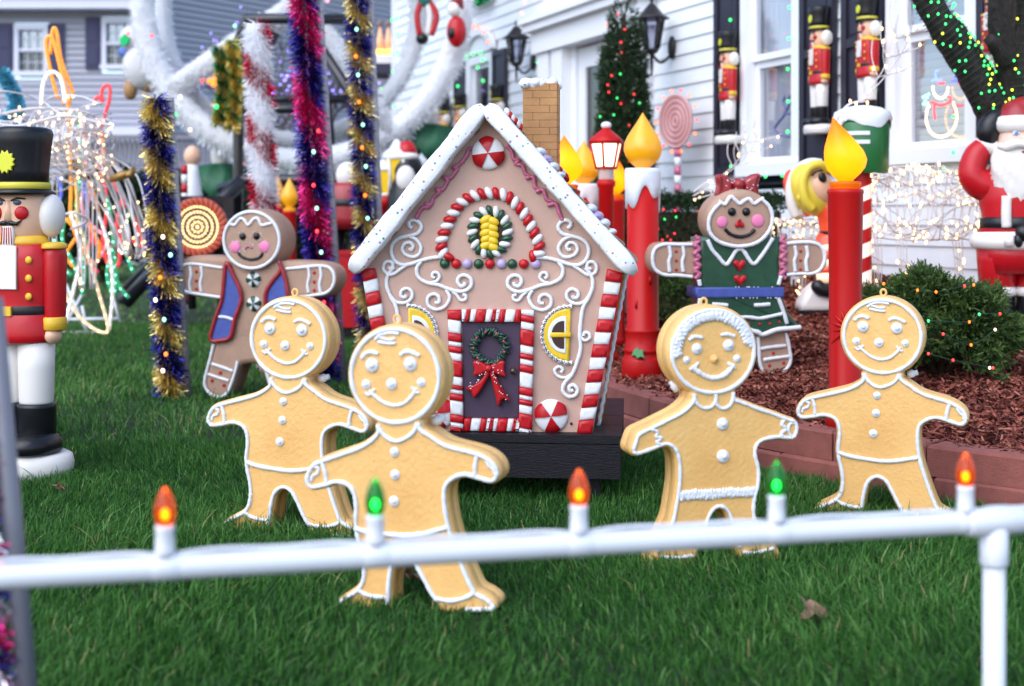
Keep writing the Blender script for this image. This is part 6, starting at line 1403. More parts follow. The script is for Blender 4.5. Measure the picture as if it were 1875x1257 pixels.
mb = MB(); limb.append(bark(mb, [W_(1850, 250), W_(1812, 190, -.05), W_(1765, 110, -.12), W_(1715, 30, -.18), W_(1672, -60, -.2)], [33 * k, 29 * k, 26 * k, 24 * k, 23 * k])); mb.build('limb', BARK, tr)
mb = MB(); limb.append(bark(mb, [W_(1845, 215, .03), W_(1815, 150), W_(1780, 92), W_(1742, 42), W_(1700, 20, -.1)], [20 * k, 15 * k, 13 * k, 12 * k, 11 * k], 16)); mb.build('limb', BARK, tr)
mb = MB(); limb.append(bark(mb, [W_(1880, 230, -.06), W_(1890, 100, -.1), W_(1905, -60, -.12)], [35 * k, 31 * k, 29 * k])); mb.build('limb', BARK, tr)
mb = MB(); limb.append(bark(mb, [W_(1850, 130, -.05), W_(1828, 92, -.14), W_(1812, 72, -.2)], [16 * k, 13 * k, 11 * k], 14)); mb.build('stub', BARK, tr)
g = random.Random(3); pts, cols, wires = [], [], []
for li, (q, r_, n) in enumerate(((limb[0], 26 * k, 70), (limb[1], 14 * k, 44), (limb[2], 34 * k, 40), ([W_(1866, 260), W_(1862, 150), W_(1848, 60), W_(1838, -60)], 35 * k, 50))):
    q = cr(q, 3) if li == 3 else q
    sp = []
    for i in range(n):
        f = i / n * (len(q) - 1); j = int(f); p_ = q[j].lerp(q[min(j + 1, len(q) - 1)], f - j); a = g.uniform(-1.4, 1.4); d = (q[min(j + 1, len(q) - 1)] - q[max(0, j - 1)]).normalized(); e1 = Vector((0, -1, 0)); e2 = d.cross(e1).normalized()
        pts.append(o_ + p_ + (e1 * math.cos(a) + e2 * math.sin(a)) * (r_ * 1.18)); cols.append('green' if g.random() < (.85 if li < 2 else .35) else 'yellow')
    for i in range(n * 5):
        f = i / (n * 5) * (len(q) - 1); j = int(f); p_ = q[j].lerp(q[min(j + 1, len(q) - 1)], f - j); a = i * .62; d = (q[min(j + 1, len(q) - 1)] - q[max(0, j - 1)]).normalized(); e1 = Vector((0, -1, 0)); e2 = d.cross(e1).normalized(); sp.append(o_ + p_ + (e1 * math.cos(a) + e2 * math.sin(a)) * (r_ * 1.12))
    wires.append(sp)
lights_on('green and yellow mini lights wound round the dark tree limbs', pts, cols, .0095, wire=wires)
# ================================================================== FERRIS WHEEL OF WHITE TINSEL ON A BLACK STAND
YW = 14.6
BST = mat('black steel tube', (.012, .012, .018), .35, metal=.2, coat=.3)
fw = thing('ferris_wheel', 'white tinsel ferris wheel with spokes on a black steel tube stand', 'ferris wheel', (0, 0, 0))
wc = P(553, 2, YW); k = YW / F; RW = 292 * k
rim = [wc + Vector((RW * math.cos(a), 0, RW * math.sin(a))) for a in [i * 2 * PI / 48 for i in range(49)]]
one = lambda t_, a: 0
WCORE = mat('white brightening core', (.88, .89, .92), .7, bump=1, bscale=60, bdist=.03)  # white cores, fattened to make the tinsel wheel look brighter
tinsel('rim', rim, .168, 13000, [T_WHITE], one, .013, fw, 21, r0=.3)
wc2 = P(532, 22, YW + .6); k2 = (YW + .6) / F; R2 = 234 * k2
tinsel('rim', [wc2 + Vector((R2 * math.cos(a), 0, R2 * math.sin(a))) for a in [i * 2 * PI / 48 for i in range(49)]], .13, 8000, [T_WHITE], one, .012, fw, 22, r0=.3)
for i, (deg, a0) in enumerate(((214, 0), (304, 0), (34, 0), (124, 0))):
    a = R(deg); tinsel('spoke', [wc + Vector((.1 * math.cos(a), -.02, .1 * math.sin(a))), wc + Vector((RW * math.cos(a), -.02, RW * math.sin(a)))], .15, 4600, [T_WHITE], one, .013, fw, 30 + i, r0=.3); mb = MB(); mb.tube([wc + Vector((.1 * math.cos(a), -.02, .1 * math.sin(a))), wc + Vector((RW * math.cos(a), -.02, RW * math.sin(a)))], .105, 14); mb.build('spoke_bright_core', WCORE, fw)
for w_, r_, y_ in ((wc, RW, YW), (wc2, R2, YW + .6)):
    mb = MB(); mb.tube([w_ + Vector((r_ * math.cos(a), 0, r_ * math.sin(a))) for a in [i * 2 * PI / 48 for i in range(48)]], .118 if w_ is wc else .088, 14, True); mb.build('rim_bright_core', WCORE, fw)
mb = MB(); mb.tube([wc + Vector((0, -.12, 0)), wc + Vector((0, .9, 0))], .06, 12); mb.build('hub', BST, fw)
S = lambda px, py, dy=0: P(px, py, YW + dy)
def bar(pts, r=.055, dy=-.35, nm='stand_tube'):
    mb = MB(); mb.tube([S(a, b_, dy) for a, b_ in pts], r, 10); mb.build(nm, BST, fw)
bar([(432, 480), (436, 330), (438, 70), (450, 34), (640, 36)]); bar([(640, 36), (645, 190), (648, 480)], dy=.6); bar([(438, 186), (505, 60)]); bar([(585, 85), (655, 190), (690, 300)]); bar([(440, 182), (700, 182)], .05, .1); bar([(440, 201), (600, 199)], .05, -.2); bar([(598, 172), (604, 284)], .06, .3)
bar([(400, 350), (445, 330), (680, 330), (715, 345), (770, 420)], .06, -.5); bar([(228, 556), (300, 478), (360, 410), (445, 330)], .07, -.6); bar([(228, 536), (318, 440), (400, 372)], .06, -.3); bar([(228, 556), (228, 536)], .06, -.5); bar([(770, 420), (800, 560)], .06, -.5); bar([(352, 566), (352, 470)], .04, -1.2); bar([(336, 545), (336, 470)], .04, -.6); bar([(660, 410), (760, 480)], .05, .2)
# gold and green garland hanging on the stand
for px, y0, y1, sd_ in ((401, 90, 226, 1), (424, 78, 236, 2)):
    t = thing('hanging_garland', ['short green and gold garland hanging left of the wheel stand, with orange bulbs', 'longer gold garland hanging right against the black stand upright'][sd_ - 1], 'garland', S(px, y1, -.5), 0, 'garlands hung on the ferris wheel stand')
    h = (y1 - y0) * YW / F; tinsel('tinsel', [Vector((0, 0, h)), Vector((.05, 0, h * .5)), Vector((0, 0, 0))], .10, 1500, [T_GREEN, T_GOLD], band(5, .55 if sd_ == 1 else .2), .012, t, 60 + sd_)
    if sd_ == 1:
        for z_ in (.42, .36, .40): bulb_at(t, Vector((random.uniform(-.08, .06), -.12, h * z_ + .1)), 'orange', .035)
        bulb_at(t, Vector((0, -.12, h * .2)), 'green', .03)
# wheel bulbs
wl = [(330, 178, 'white'), (370, 148, 'red'), (408, 118, 'red'), (322, 210, 'green'), (348, 238, 'white'), (520, 330, 'green'), (445, 300, 'pink'), (672, 244, 'orange'), (430, 48, 'aqua'), (600, 2, 'pink'), (235, 62, 'red'), (278, 66, 'red'), (516, 325, 'green')]
lights_on('coloured bulbs set in the white tinsel of the ferris wheel', [P(x, y, YW - .26) for x, y, _ in wl], [c for *_, c in wl], .022)

def rider_leafskirt(px, py, label, s=1.0, hat=True):
    t = thing('leaf_skirt_elf', label, 'wheel rider', P(px, py, YW + .28), 0, 'leaf skirted riders hung from the wheel', s); gm = mat('green leaf cloth', (.01, .10, .045), .6, var=.3, vscale=8)
    mb = MB(); n = 24; vs_ = []
    for zz, rr in ((.0, .10), (-.10, .24), (-.30, .33), (-.36, .22)):
        for j in range(n):
            a = 2 * PI * j / n; vs_.append((rr * math.cos(a) * (1 + .1 * math.cos(4 * a)), rr * math.sin(a), zz + .07 * math.cos(6 * a) * (zz < -.05)))
    fs = [(i * n + j, i * n + (j + 1) % n, (i + 1) * n + (j + 1) % n, (i + 1) * n + j) for i in range(3) for j in range(n)]; mb.add(vs_, [f[::-1] for f in fs] + [tuple(3 * n + j for j in range(n - 1, -1, -1))]); mb.build('skirt', gm, t)
    mb = MB(); mb.ell((0, -.03, .08), (.10, .09, .14), 14, 9); mb.build('body', CREAM, t); mb = MB(); mb.ell((.02, -.03, .28), (.09, .09, .10), 14, 9); mb.build('head', SKIN, t)
    mb = MB(); mb.tube(cr([(.0, 0, .33), (.03, 0, .45), (.12, 0, .52)], 4), [.09, .085, .08, .07, .06, .05, .04, .03, .02], 12); mb.build('hat', RED if hat else gm, t)
rider_leafskirt(404, 300, 'green leaf skirted rider with a red hat under the left of the wheel')
rider_leafskirt(788, 228, 'green leaf skirted rider with a green cap under the right of the wheel', .95, False)
# snowman like rider at the left of the rim
t = thing('plush_bear', 'white plush bear rider with tan boots clinging to the left of the wheel', 'wheel rider', P(262, 122, YW + .25)); fur = mat('white plush', (.68, .66, .68), .9, bump=1, bscale=50, bdist=.02); tan = mat('tan leather', (.36, .20, .08), .6)
k = YW / F
mb = MB(); mb.ell((0, 0, 0), (38 * k, 34 * k, 46 * k), 18, 12); mb.build('body', fur, t); mb = MB(); mb.ell((-14 * k, 0, 50 * k), (30 * k, 28 * k, 28 * k), 16, 10); hd_ = mb.build('head', fur, t)
mb = MB(); mb.ell((-30 * k, -5 * k, 26 * k), (16 * k, 12 * k, 12 * k), 12, 8); mb.build('scarf', mat('blue scarf', (.12, .2, .5), .8), t)
for dx, dz, r_ in ((-22, -44, 0), (18, -32, 50)):
    mb = MB(); mb.ell((dx * k, -6 * k, dz * k), (13 * k, 14 * k, 20 * k), 12, 8, rot=Matrix.Rotation(R(r_), 4, 'Y')); mb.build('boot', tan, t)
mb = MB(); mb.cookie([(-34 * k, 34 * k), (-22 * k, 36 * k), (-16 * k, 48 * k), (-26 * k, 58 * k), (-36 * k, 48 * k)], .02, .004, M=Matrix.Translation((0, -28 * k, 0))); mb.build('holly_leaf', T_GREEN, t)
t = thing('purple_tinsel_ball', 'purple tinsel pompom behind the white spoke', 'tinsel ball', P(347, 140, YW + .3)); tinsel('tinsel', [Vector((-.05, 0, -.02)), Vector((.05, 0, .02))], .16, 900, [T_PURP], one, .012, t, 70)
t = thing('striped_leg_doll', 'doll with red and white striped legs and black boots on the right of the wheel', 'wheel rider', P(776, 20, YW + .2))
for s, c in ((-1, RED), (1, CREAM), (2, RED)):
    mb = MB(); mb.tube(cr([(s * 4 * k, 0, 20 * k), (s * 12 * k, -.02, -10 * k), (s * 7 * k, -.02, -46 * k)], 4), .032, 8); mb.build('leg', c, t)
mb = MB(); mb.ell((-3 * k, 0, -52 * k), (12 * k, 12 * k, 11 * k), 12, 8); mb.build('boot', BLACK, t); mb = MB(); mb.ell((2 * k, 0, 22 * k), (14 * k, 12 * k, 16 * k), 12, 8); mb.build('tunic', mat('teal cloth', (.02, .16, .14), .7), t)
t = thing('hanging_santa', 'small Santa in red hanging at the right edge of the wheel', 'Santa figure', P(836, 40, YW - .3))
mb = MB(); mb.ell((0, 0, -.10), (.10, .09, .16), 14, 9); mb.build('body', RED, t); mb = MB(); mb.ell((-.04, -.02, -.12), (.05, .08, .08), 10, 7); mb.build('sack', BLACK, t); mb = MB(); mb.ell((-.02, -.02, .12), (.07, .07, .08), 12, 8); mb.build('head', CREAM, t); mb = MB(); mb.tube([(0, 0, .14), (.02, 0, .26), (.07, 0, .30)], [.075, .05, .015], 10); mb.build('hat', DRED, t)

# ---- things standing under and behind the wheel
def box_thing(name, label, cat, c, d, mt, grp=None):
    t = thing(name, label, cat, c, 0, grp); mb = MB(); mb.box((0, 0, d[2] / 2), d); mb.build('panel', mt, t); return t
q = P(362, 500, 12.6); t = thing('black_platform', 'black boxed platform on thin legs behind the glowing lollipop', 'platform', (q.x, q.y, 0)); z0, z1 = P(0, 470, 12.6).z, P(0, 360, 12.6).z
mb = MB(); mb.box((0, 0, (z0 + z1) / 2), (.54, .5, z1 - z0)); mb.build('box_body', BLACKWOOD, t)
for x in (-.24, .24):
    for y in (-.2, .2):
        mb = MB(); mb.box((x, y, z0 / 2), (.05, .05, z0)); mb.build('leg', BLACKWOOD, t)
# glowing spiral lollipop
q = P(363, 416, 12.26); t = thing('lit_lollipop', 'orange red lollipop wheel with rings of glowing warm bulbs', 'lollipop', (q.x, q.y, 0)); k = 12.26 / F; z = q.z
OL = mat('orange red wrap', (.50, .07, .03), .4, coat=.3)
for i in range(30):
    a0, a1 = 2 * PI * i / 30, 2 * PI * (i + .9) / 30; mb = MB(); mb.cookie(ccw([(40 * k * math.cos(a0), z + 40 * k * math.sin(a0)), (54 * k * math.cos(a0 + .12), z + 54 * k * math.sin(a0 + .12)), (54 * k * math.cos(a1 + .12), z + 54 * k * math.sin(a1 + .12)), (40 * k * math.cos(a1), z + 40 * k * math.sin(a1))]), .08, .012); mb.build('wrap_segment', OL, t)
mb = MB(); mb.cookie(ccw(arcp(0, z, 41 * k, 41 * k, 0, 2 * PI, 32)[:-1]), .05, .01); mb.build('disc', mat('dark grey disc', (.06, .05, .05), .7), t)
for r_, n in ((37, 40), (27.5, 28), (18, 18), (9.5, 9)):
    for i in range(n):
        a = 2 * PI * i / n; bulb_at(t, Vector((r_ * k * math.cos(a), -.035, z + r_ * k * math.sin(a))), 'warm', .011)
bulb_at(t, Vector((0, -.035, z)), 'warm', .016)
# black bucket and red box
q = lawn(645, 600); Yb = q.y; t = thing('black_bucket', 'black tapered tub standing on the grass behind the gingerbread figures', 'tub', q); k = Yb / F
mb = MB(); mb.lathe([(28 * k, 0), (35 * k, 56 * k), (35 * k, 60 * k), (32 * k, 60 * k), (31 * k, 50 * k), (2 * k, 49 * k)], 24); mb.build('tub_body', BLACK, t); bulb_at(t, Vector((-28 * k, -16 * k, 47 * k)), 'red', .02)
q = P(626, 500, 11.5); t = thing('red_crate', 'low red box half hidden behind the gingerbread arms', 'box', (q.x, q.y, 0)); mb = MB(); mb.box((0, 0, .40), (.44, .4, .58)); mb.build('side_panel', RED, t); mb = MB(); mb.box((0, 0, .05), (.4, .36, .1)); mb.build('plinth', BLACK, t); mb = MB(); mb.box((0, 0, .70), (.47, .42, .03)); mb.build('lid', RED, t)
q = P(636, 420, 12.2); t = thing('red_coat_figure', 'headless looking figure in a dark red coat with black belt under the wheel', 'Santa figure', (q.x, q.y, 0)); zz = lambda py: P(0, py, 12.2).z
mb = MB(); mb.lathe([(.19, zz(420)), (.22, zz(400)), (.17, zz(370)), (.20, zz(345)), (.12, zz(335))], 20, sy=.7); mb.build('coat', DRED, t); mb = MB(); mb.lathe([(.185, zz(378)), (.19, zz(376)), (.185, zz(366)), (.18, zz(365))], 20, sy=.72); mb.build('belt', BLACK, t)
for s in (-1, 1):
    mb = MB(); mb.lathe([(.09, 0), (.09, .2), (.07, .22), (.08, zz(415))], 14, M=Matrix.Translation((s * .1, 0, 0))); mb.build('boot', BLACK, t)
mb = MB(); mb.ell((0, 0, zz(322)), (.10, .10, .12), 14, 9); mb.build('head', CREAM, t)
def small_candle(px, ytop, w_, Yq, label):
    q = P(px, 430, Yq); top = P(px, ytop, Yq).z; return candle(label, (q.x, q.y, 0.02), top, w_ / F * Yq, False, False)
small_candle(530, 338, 26, 12.8, 'small red candle with amber flame under the wheel, left of the magenta post')
small_candle(507, 330, 22, 13.2, 'small red candle behind the red and white tinsel post')
mb = None
t = thing('striped_leg_stake', 'red and white striped candy stake under the wheel near the red box', 'candy stake', (P(600, 400, 11.9).x, 11.9, 0))
for i in range(10):
    mb = MB(); mb.lathe([(.042, .05 + i * .095), (.042, .05 + (i + 1) * .095 - .002)], 12); mb.build('stripe', RED if i % 2 else CREAM, t)
def lantern(px, py, s, label):
    t = thing('yellow_lantern', label, 'lantern', P(px, py, 13.0), 0, 'yellow paned white lanterns', s); yw = mat('yellow pane', (.62, .42, .02), .4, emit=(1, .6, .02), estr=.15)
    mb = MB(); mb.lathe([(.13, .26), (.11, .30), (.05, .36), (.03, .40), (.01, .42)], 6); mb.build('lantern_cap', SNOWP, t); mb = MB(); mb.lathe([(.08, 0), (.085, .03)], 6); mb.build('lantern_base', SNOWP, t)
    for j in range(6):
        a, b_ = j * PI / 3, (j + 1) * PI / 3; mb = MB(); mb.add([(.075 * math.cos(a), .075 * math.sin(a), .03), (.075 * math.cos(b_), .075 * math.sin(b_), .03), (.115 * math.cos(b_), .115 * math.sin(b_), .26), (.115 * math.cos(a), .115 * math.sin(a), .26)], [(0, 1, 2, 3)], 0, False); mb.build('pane', yw, t)
        mb = MB(); mb.tube([(.077 * math.cos(a), .077 * math.sin(a), .03), (.118 * math.cos(a), .118 * math.sin(a), .26)], .012, 5); mb.build('frame_bar', SNOWP, t)
    mb = MB(); mb.lathe([(.05, -P(px, py, 13.0).z / s), (.05, -.12), (.09, -.1), (.09, -.02), (.07, 0)], 12); mb.build('post', CANDLE_RED, t)
lantern(706, 360, .9, 'smaller yellow paned lantern left of the other, beside the gold and blue post'); lantern(727, 352, 1.15, 'larger yellow paned lantern close to the toy house roof')
q = P(745, 308, 13.0); t = thing('penguin_figure', 'dark penguin figure in a Santa hat above the yellow lanterns', 'penguin', (q.x, q.y, 0)); z = q.z
mb = MB(); mb.ell((0, 0, z - .02), (.15, .14, .17), 16, 10); mb.lathe([(.16, 0), (.2, .3), (.19, z - .3), (.13, z - .05)], 16); mb.build('body', BLACK, t); mb = MB(); mb.ell((0, -.02, z + .10), (.12, .12, .05), 14, 8); ht = mb.build('hat_trim', CREAM, t); mb = MB(); mb.lathe([(.10, z + .11), (.09, z + .18), (.05, z + .24), (.01, z + .25)], 14); mb.build('hat', RED, t); mb = MB(); mb.ell((0, -.13, z - .1), (.09, .05, .12), 12, 8); mb.build('belly', CREAM, t)
# candy stake and white post far left under the wheel
t = thing('candy_stake', 'thin red and white candy cane stake left under the wheel', 'candy stake', (P(338, 340, 13).x, 13, 0))
for i in range(16):
    mb = MB(); mb.lathe([(.03, .1 + i * .085), (.03, .1 + (i + 1) * .085 - .002)], 10); mb.build('stripe', RED if i % 2 else CREAM, t)
t = thing('white_gown_angel', 'white gowned figure under the left of the wheel', 'angel figure', (P(352, 300, 13.4).x, 13.4, 0)); mb = MB(); mb.lathe([(.16, .3), (.13, 1.0), (.06, 1.42), (.05, 1.48)], 16); mb.build('gown', SNOWP, t); mb = MB(); mb.ell((0, 0, 1.56), (.08, .08, .1), 12, 8); mb.build('head', SKIN, t)

# ---- bare branching shrubs with violet lights behind the wheel
def bare_tree(px, ytop, Yq, spread, seed, label, nl):
    g = random.Random(seed); b_ = P(px, 400, Yq); b_.z = 0; top = P(px, ytop, Yq).z; t = thing('bare_tree', label, 'tree', b_, 0, 'bare trees with violet lights'); ends = []
    mb = MB()
    def br(p_, d, l_, r_, lv):
        e = p_ + d * l_; m_ = p_.lerp(e, .5) + Vector((g.uniform(-1, 1), g.uniform(-1, 1), 0)) * l_ * .08; mb.tube([p_, m_, e], [r_, r_ * .85, r_ * .65], 5); ends.extend([m_, e])
        if lv < 5:
            for _ in range(3 if lv < 4 else 2): br(e, (d + Vector((g.uniform(-1, 1), g.uniform(-1, 1), g.uniform(-.2, .5))) * spread).normalized(), l_ * g.uniform(.62, .8), r_ * .62, lv + 1)
    br(Vector((0, 0, 0)), Vector((0, 0, 1)), top * .30, .07, 0); mb.build('crown', mat('grey twig', (.10, .07, .08), .9), t)
    for _ in range(nl): bulb_at(t, g.choice(ends) + Vector((0, -.03, 0)), 'violet', .017)
bare_tree(470, -10, 20, .62, 5, 'bare tree with violet lights behind the left half of the wheel', 110)
bare_tree(650, 40, 18.5, .62, 8, 'bare tree with violet lights behind the gold and blue post', 120)

# ================================================================== ROPE LIGHT FIGURES AT THE LEFT
def rope(name, label, at, strands, grp, r=.0135, dots=True):
    """a standing figure bent from glowing rope light; strands = [(colour, [pixel path], depth offset)]"""
    b_ = at; t = thing(name, label, 'rope light figure', b_, 0, grp)
    tube = {'orange': (.9, .32, .03), 'red': (.8, .05, .06), 'green': (.03, .40, .16), 'white': (.8, .78, .76), 'warm': (.85, .62, .38), 'blue': (.1, .15, .6), 'pink': (.85, .3, .35), 'yellow': (.8, .6, .05)}
    for c, path, dy in strands:
        q = cr([P(x, y, b_.y + dy) - b_ for x, y in path], 6); mb = MB(); mb.tube(q, r, 7); mb.build('rope_tube', mat('rope ' + c, tube[c], .3, coat=.3, emit=tube[c], estr=.22), t)
        if dots:
            s = np.cumsum([0] + [(q[i + 1] - q[i]).length for i in range(len(q) - 1)]); n = int(s[-1] / .055); mb = MB()
            for i in range(n):
                v = s[-1] * (i + .5) / n; j = int(np.clip(np.searchsorted(s, v) - 1, 0, len(q) - 2)); p_ = q[j].lerp(q[j + 1], (v - s[j]) / max(1e-6, s[j + 1] - s[j])); mb.ell(p_ + Vector((0, -r * .8, 0)), r * .55, 7, 5)
            bc = {'orange': 'orange', 'red': 'red', 'green': 'aqua', 'white': 'white', 'warm': 'warm', 'blue': 'blue', 'pink': 'pink', 'yellow': 'orange'}[c]; o = mb.build('rope_bulbs', glow(bc, *BC[bc]), t); o['kind'] = 'stuff'
    return t
G_ = 'rope light figures on the left lawn'
Yr = 9.8
rope('rope_light_hand', 'tall orange rope light shape rising above the tangle of lit wires', P(125, 560, Yr), [('orange', [(128, 190), (112, 130), (96, 70), (84, 78), (92, 128), (106, 182)], 0), ('orange', [(92, 100), (97, 55), (104, 60), (112, 110), (131, 162), (132, 172), (124, 190)], .1), ('orange', [(112, 135), (118, 165), (116, 192)], .05), ('white', [(76, 195), (80, 150), (96, 132), (112, 146), (120, 190)], -.1), ('orange', [(125, 190), (130, 330), (128, 400)], .1), ('yellow', [(138, 320), (142, 380), (140, 420)], .05)], G_)
rope('rope_light_flamingo', 'red rope light shape beside the tangle of lit wires', P(190, 560, Yr + .4), [('red', [(172, 186), (180, 178), (188, 186), (186, 170), (192, 158), (201, 160), (200, 185), (194, 205), (186, 240), (190, 300)], 0), ('red', [(160, 400), (190, 470), (220, 430), (236, 470)], 0), ('red', [(205, 330), (240, 390), (262, 450), (230, 430)], .1), ('pink', [(150, 220), (158, 300), (150, 380), (176, 440), (200, 480)], .1), ('red', [(214, 395), (219, 470), (214, 490)], -.1), ('green', [(150, 210), (146, 250), (160, 262)], .1), ('orange', [(186, 250), (192, 290), (200, 330)], 0), ('red', [(180, 300), (196, 370), (188, 450), (205, 500)], -.15), ('red', [(150, 390), (168, 430), (158, 470), (180, 500)], -.1), ('red', [(225, 360), (214, 420), (240, 470)], -.2), ('pink', [(170, 330), (160, 400), (196, 440), (176, 480)], -.15), ('orange', [(120, 400), (140, 430), (120, 470), (150, 500)], -.1)], G_)
rope('rope_light_reindeer', 'warm white rope light loops on a white stand, nearest the nutcracker', P(160, 612, 9.2), [('warm', [(105, 500), (130, 560), (165, 598), (198, 606), (182, 540), (162, 470), (148, 420), (136, 386)], 0), ('white', [(200, 604), (206, 540), (203, 480), (190, 420), (180, 392)], .08), ('white', [(120, 590), (135, 530), (146, 480), (142, 430), (128, 390)], -.06), ('orange', [(128, 400), (142, 440), (160, 470), (176, 482), (182, 450), (168, 420), (154, 395)], .05), ('orange', [(182, 396), (170, 350), (150, 320)], .1)], G_, .012)
rope('rope_light_tree', 'green rope light strands hanging below the lit wire tangle', P(150, 560, 10.1), [('green', [(118, 400), (114, 440), (128, 470), (140, 500), (134, 530)], 0), ('green', [(150, 540), (156, 500), (152, 470), (160, 440)], .1), ('green', [(205, 420), (212, 480), (216, 520), (236, 546)], .1), ('green', [(210, 540), (212, 500), (200, 470)], 0), ('green', [(88, 320), (90, 355), (96, 372)], .1), ('blue', [(106, 320), (112, 350), (108, 372)], .15), ('green', [(112, 460), (100, 440), (108, 480), (130, 505)], -.1), ('green', [(140, 210), (150, 300), (140, 380), (156, 440)], -.2), ('green', [(196, 360), (208, 440), (196, 500), (206, 540)], -.2), ('blue', [(150, 330), (160, 380), (150, 420)], -.1), ('green', [(240, 380), (226, 440), (244, 500)], -.1)], G_)
# white wire frame stand of the loops
t = thing('wire_stand', 'thin white metal stand under the warm rope light loops', 'stand', lawn(160, 612)); o_ = Vector(t.location); ww = lambda px, py, Yq=11.9: P(px, py, Yq) - o_
Ys_ = o_.y
mb = MB()
for q in ([(118, 585), (216, 584)], [(112, 610), (200, 609)], [(120, 520), (168, 628)], [(210, 520), (198, 610)], [(150, 560), (160, 606)], [(205, 540), (220, 590)], [(112, 610), (150, 540)]): mb.tube([P(x, y, Ys_ + .02) - o_ for x, y in q], .014, 6)
mb.build('frame', PVC, t)
# lit white wire carriage: a big basket of wires and small bulbs
Yc = 9.0; cc = P(120, 300, Yc); k = Yc / F; t = thing('wire_carriage', 'tangled white wire basket figure covered in small warm bulbs behind the nutcracker hat', 'light up figure', (cc.x, cc.y, 0)); g = random.Random(17); pts = []
def wires(nm, paths, r=.0055):
    mb = MB()
    for q in paths: qq = cr(q, 5); mb.tube(qq, r, 5); pts.extend(qq)
    mb.build(nm, WIREM, t)
Q = lambda px, py, dy=0: P(px, py, Yc + dy) - Vector((cc.x, cc.y, 0))
lp_ = []
for i in range(14):
    f = i / 13; rr = .30 * math.sqrt(max(.1, 1 - (2 * f - 1) ** 2 * .85)); lp_.append([Q(-20 + 215 * f + 14 * math.cos(a), 258 + 48 * math.sin(a) * (rr / .3) + g.uniform(-6, 6), .26 * math.cos(a) * rr / .3) for a in [j * 2 * PI / 8 for j in range(9)]])
for i in range(32): y0 = g.uniform(200, 330); lp_.append([Q(-30 + 45 * j + g.uniform(-12, 12), y0 + 26 * math.sin(j * .9 + i) + g.uniform(-8, 8), g.uniform(-.25, .25)) for j in range(6)])
wires('body_frame', lp_)
for q_ in [[Q(-20 + x, 222 + 9 * math.sin(x / 30), dy) for x in range(0, 230, 25)] for dy in (-.2, 0, .2)] + [[Q(-10 + x, 212 - 14 * math.sin(x / 60), .1) for x in range(0, 200, 25)], [Q(90, 410, -.25), Q(130, 390, -.28), Q(160, 404, -.2), Q(130, 420, -.1)]]: wires('hoop', [q_], .009)
tail = []
for i in range(20):
    x0 = 120 + i * 4.5; tail.append([Q(x0 + g.uniform(-5, 5), 250 + i * 2, g.uniform(-.2, .2)), Q(x0 + 40 + g.uniform(-8, 8), 330 + g.uniform(-10, 10), g.uniform(-.2, .2)), Q(x0 + 78 + g.uniform(-10, 10) - i * .8, 420 + g.uniform(-14, 14), g.uniform(-.2, .2)), Q(x0 + 92 - i * 1.6, 468 + g.uniform(-10, 8), g.uniform(-.15, .15))])
wires('tail_wires', tail, .0065)
legs = []
for x in (70, 96, 150, 170): legs += [[Q(x + d, 330, dy), Q(x + d * .8, 430, dy), Q(x + d * .5, 530, dy)] for d, dy in ((-9, 0), (9, 0), (0, .1), (0, -.1))]
wires('leg_frame', legs)
for _ in range(290): bulb_at(t, Vector(g.choice(pts)) + Vector((g.uniform(-.02, .02), g.uniform(-.03, .01), g.uniform(-.02, .02))), g.choice(('white', 'warm', 'warm')), .0105)
t = thing('gold_twig_bow', 'brown gold twig tied across the lit wires', 'twig bow', P(225, 322, 8.8)); mb = MB(); k = 8.8 / F
mb.tube([(-22 * k, 0, -8 * k), (0, -.02, 0), (24 * k, 0, 8 * k)], [.02, .03, .012], 7); mb.tube([(-8 * k, 0, -2 * k), (16 * k, -.02, 2 * k), (20 * k, 0, 16 * k)], [.02, .025, .01], 7); mb.build('twig', mat('gold brown', (.30, .17, .04), .4, metal=.4), t)
# teal shaggy figure at the left border
q = P(8, 300, 10.4); t = thing('teal_shaggy_figure', 'teal shaggy tinsel figure with one raised arm at the left border', 'tinsel figure', (q.x, q.y, 0)); T3 = lambda px, py: P(px, py, 10.4) - Vector((q.x, q.y, 0))
tinsel('fur', [T3(2, 130), T3(22, 160), T3(34, 195), T3(10, 220)], .07, 1800, [T_TEAL], one, .01, t, 80); tinsel('fur', [T3(48, 215), T3(50, 245), T3(30, 300), T3(20, 420)], .09, 1800, [T_TEAL], one, .01, t, 81); mb = MB(); mb.tube([T3(2, 130), T3(22, 160), T3(34, 195), T3(30, 300), T3(20, 420), Vector((0, 0, 0))], .03, 8); mb.build('body', mat('teal cloth', (.02, .16, .14), .7), t)
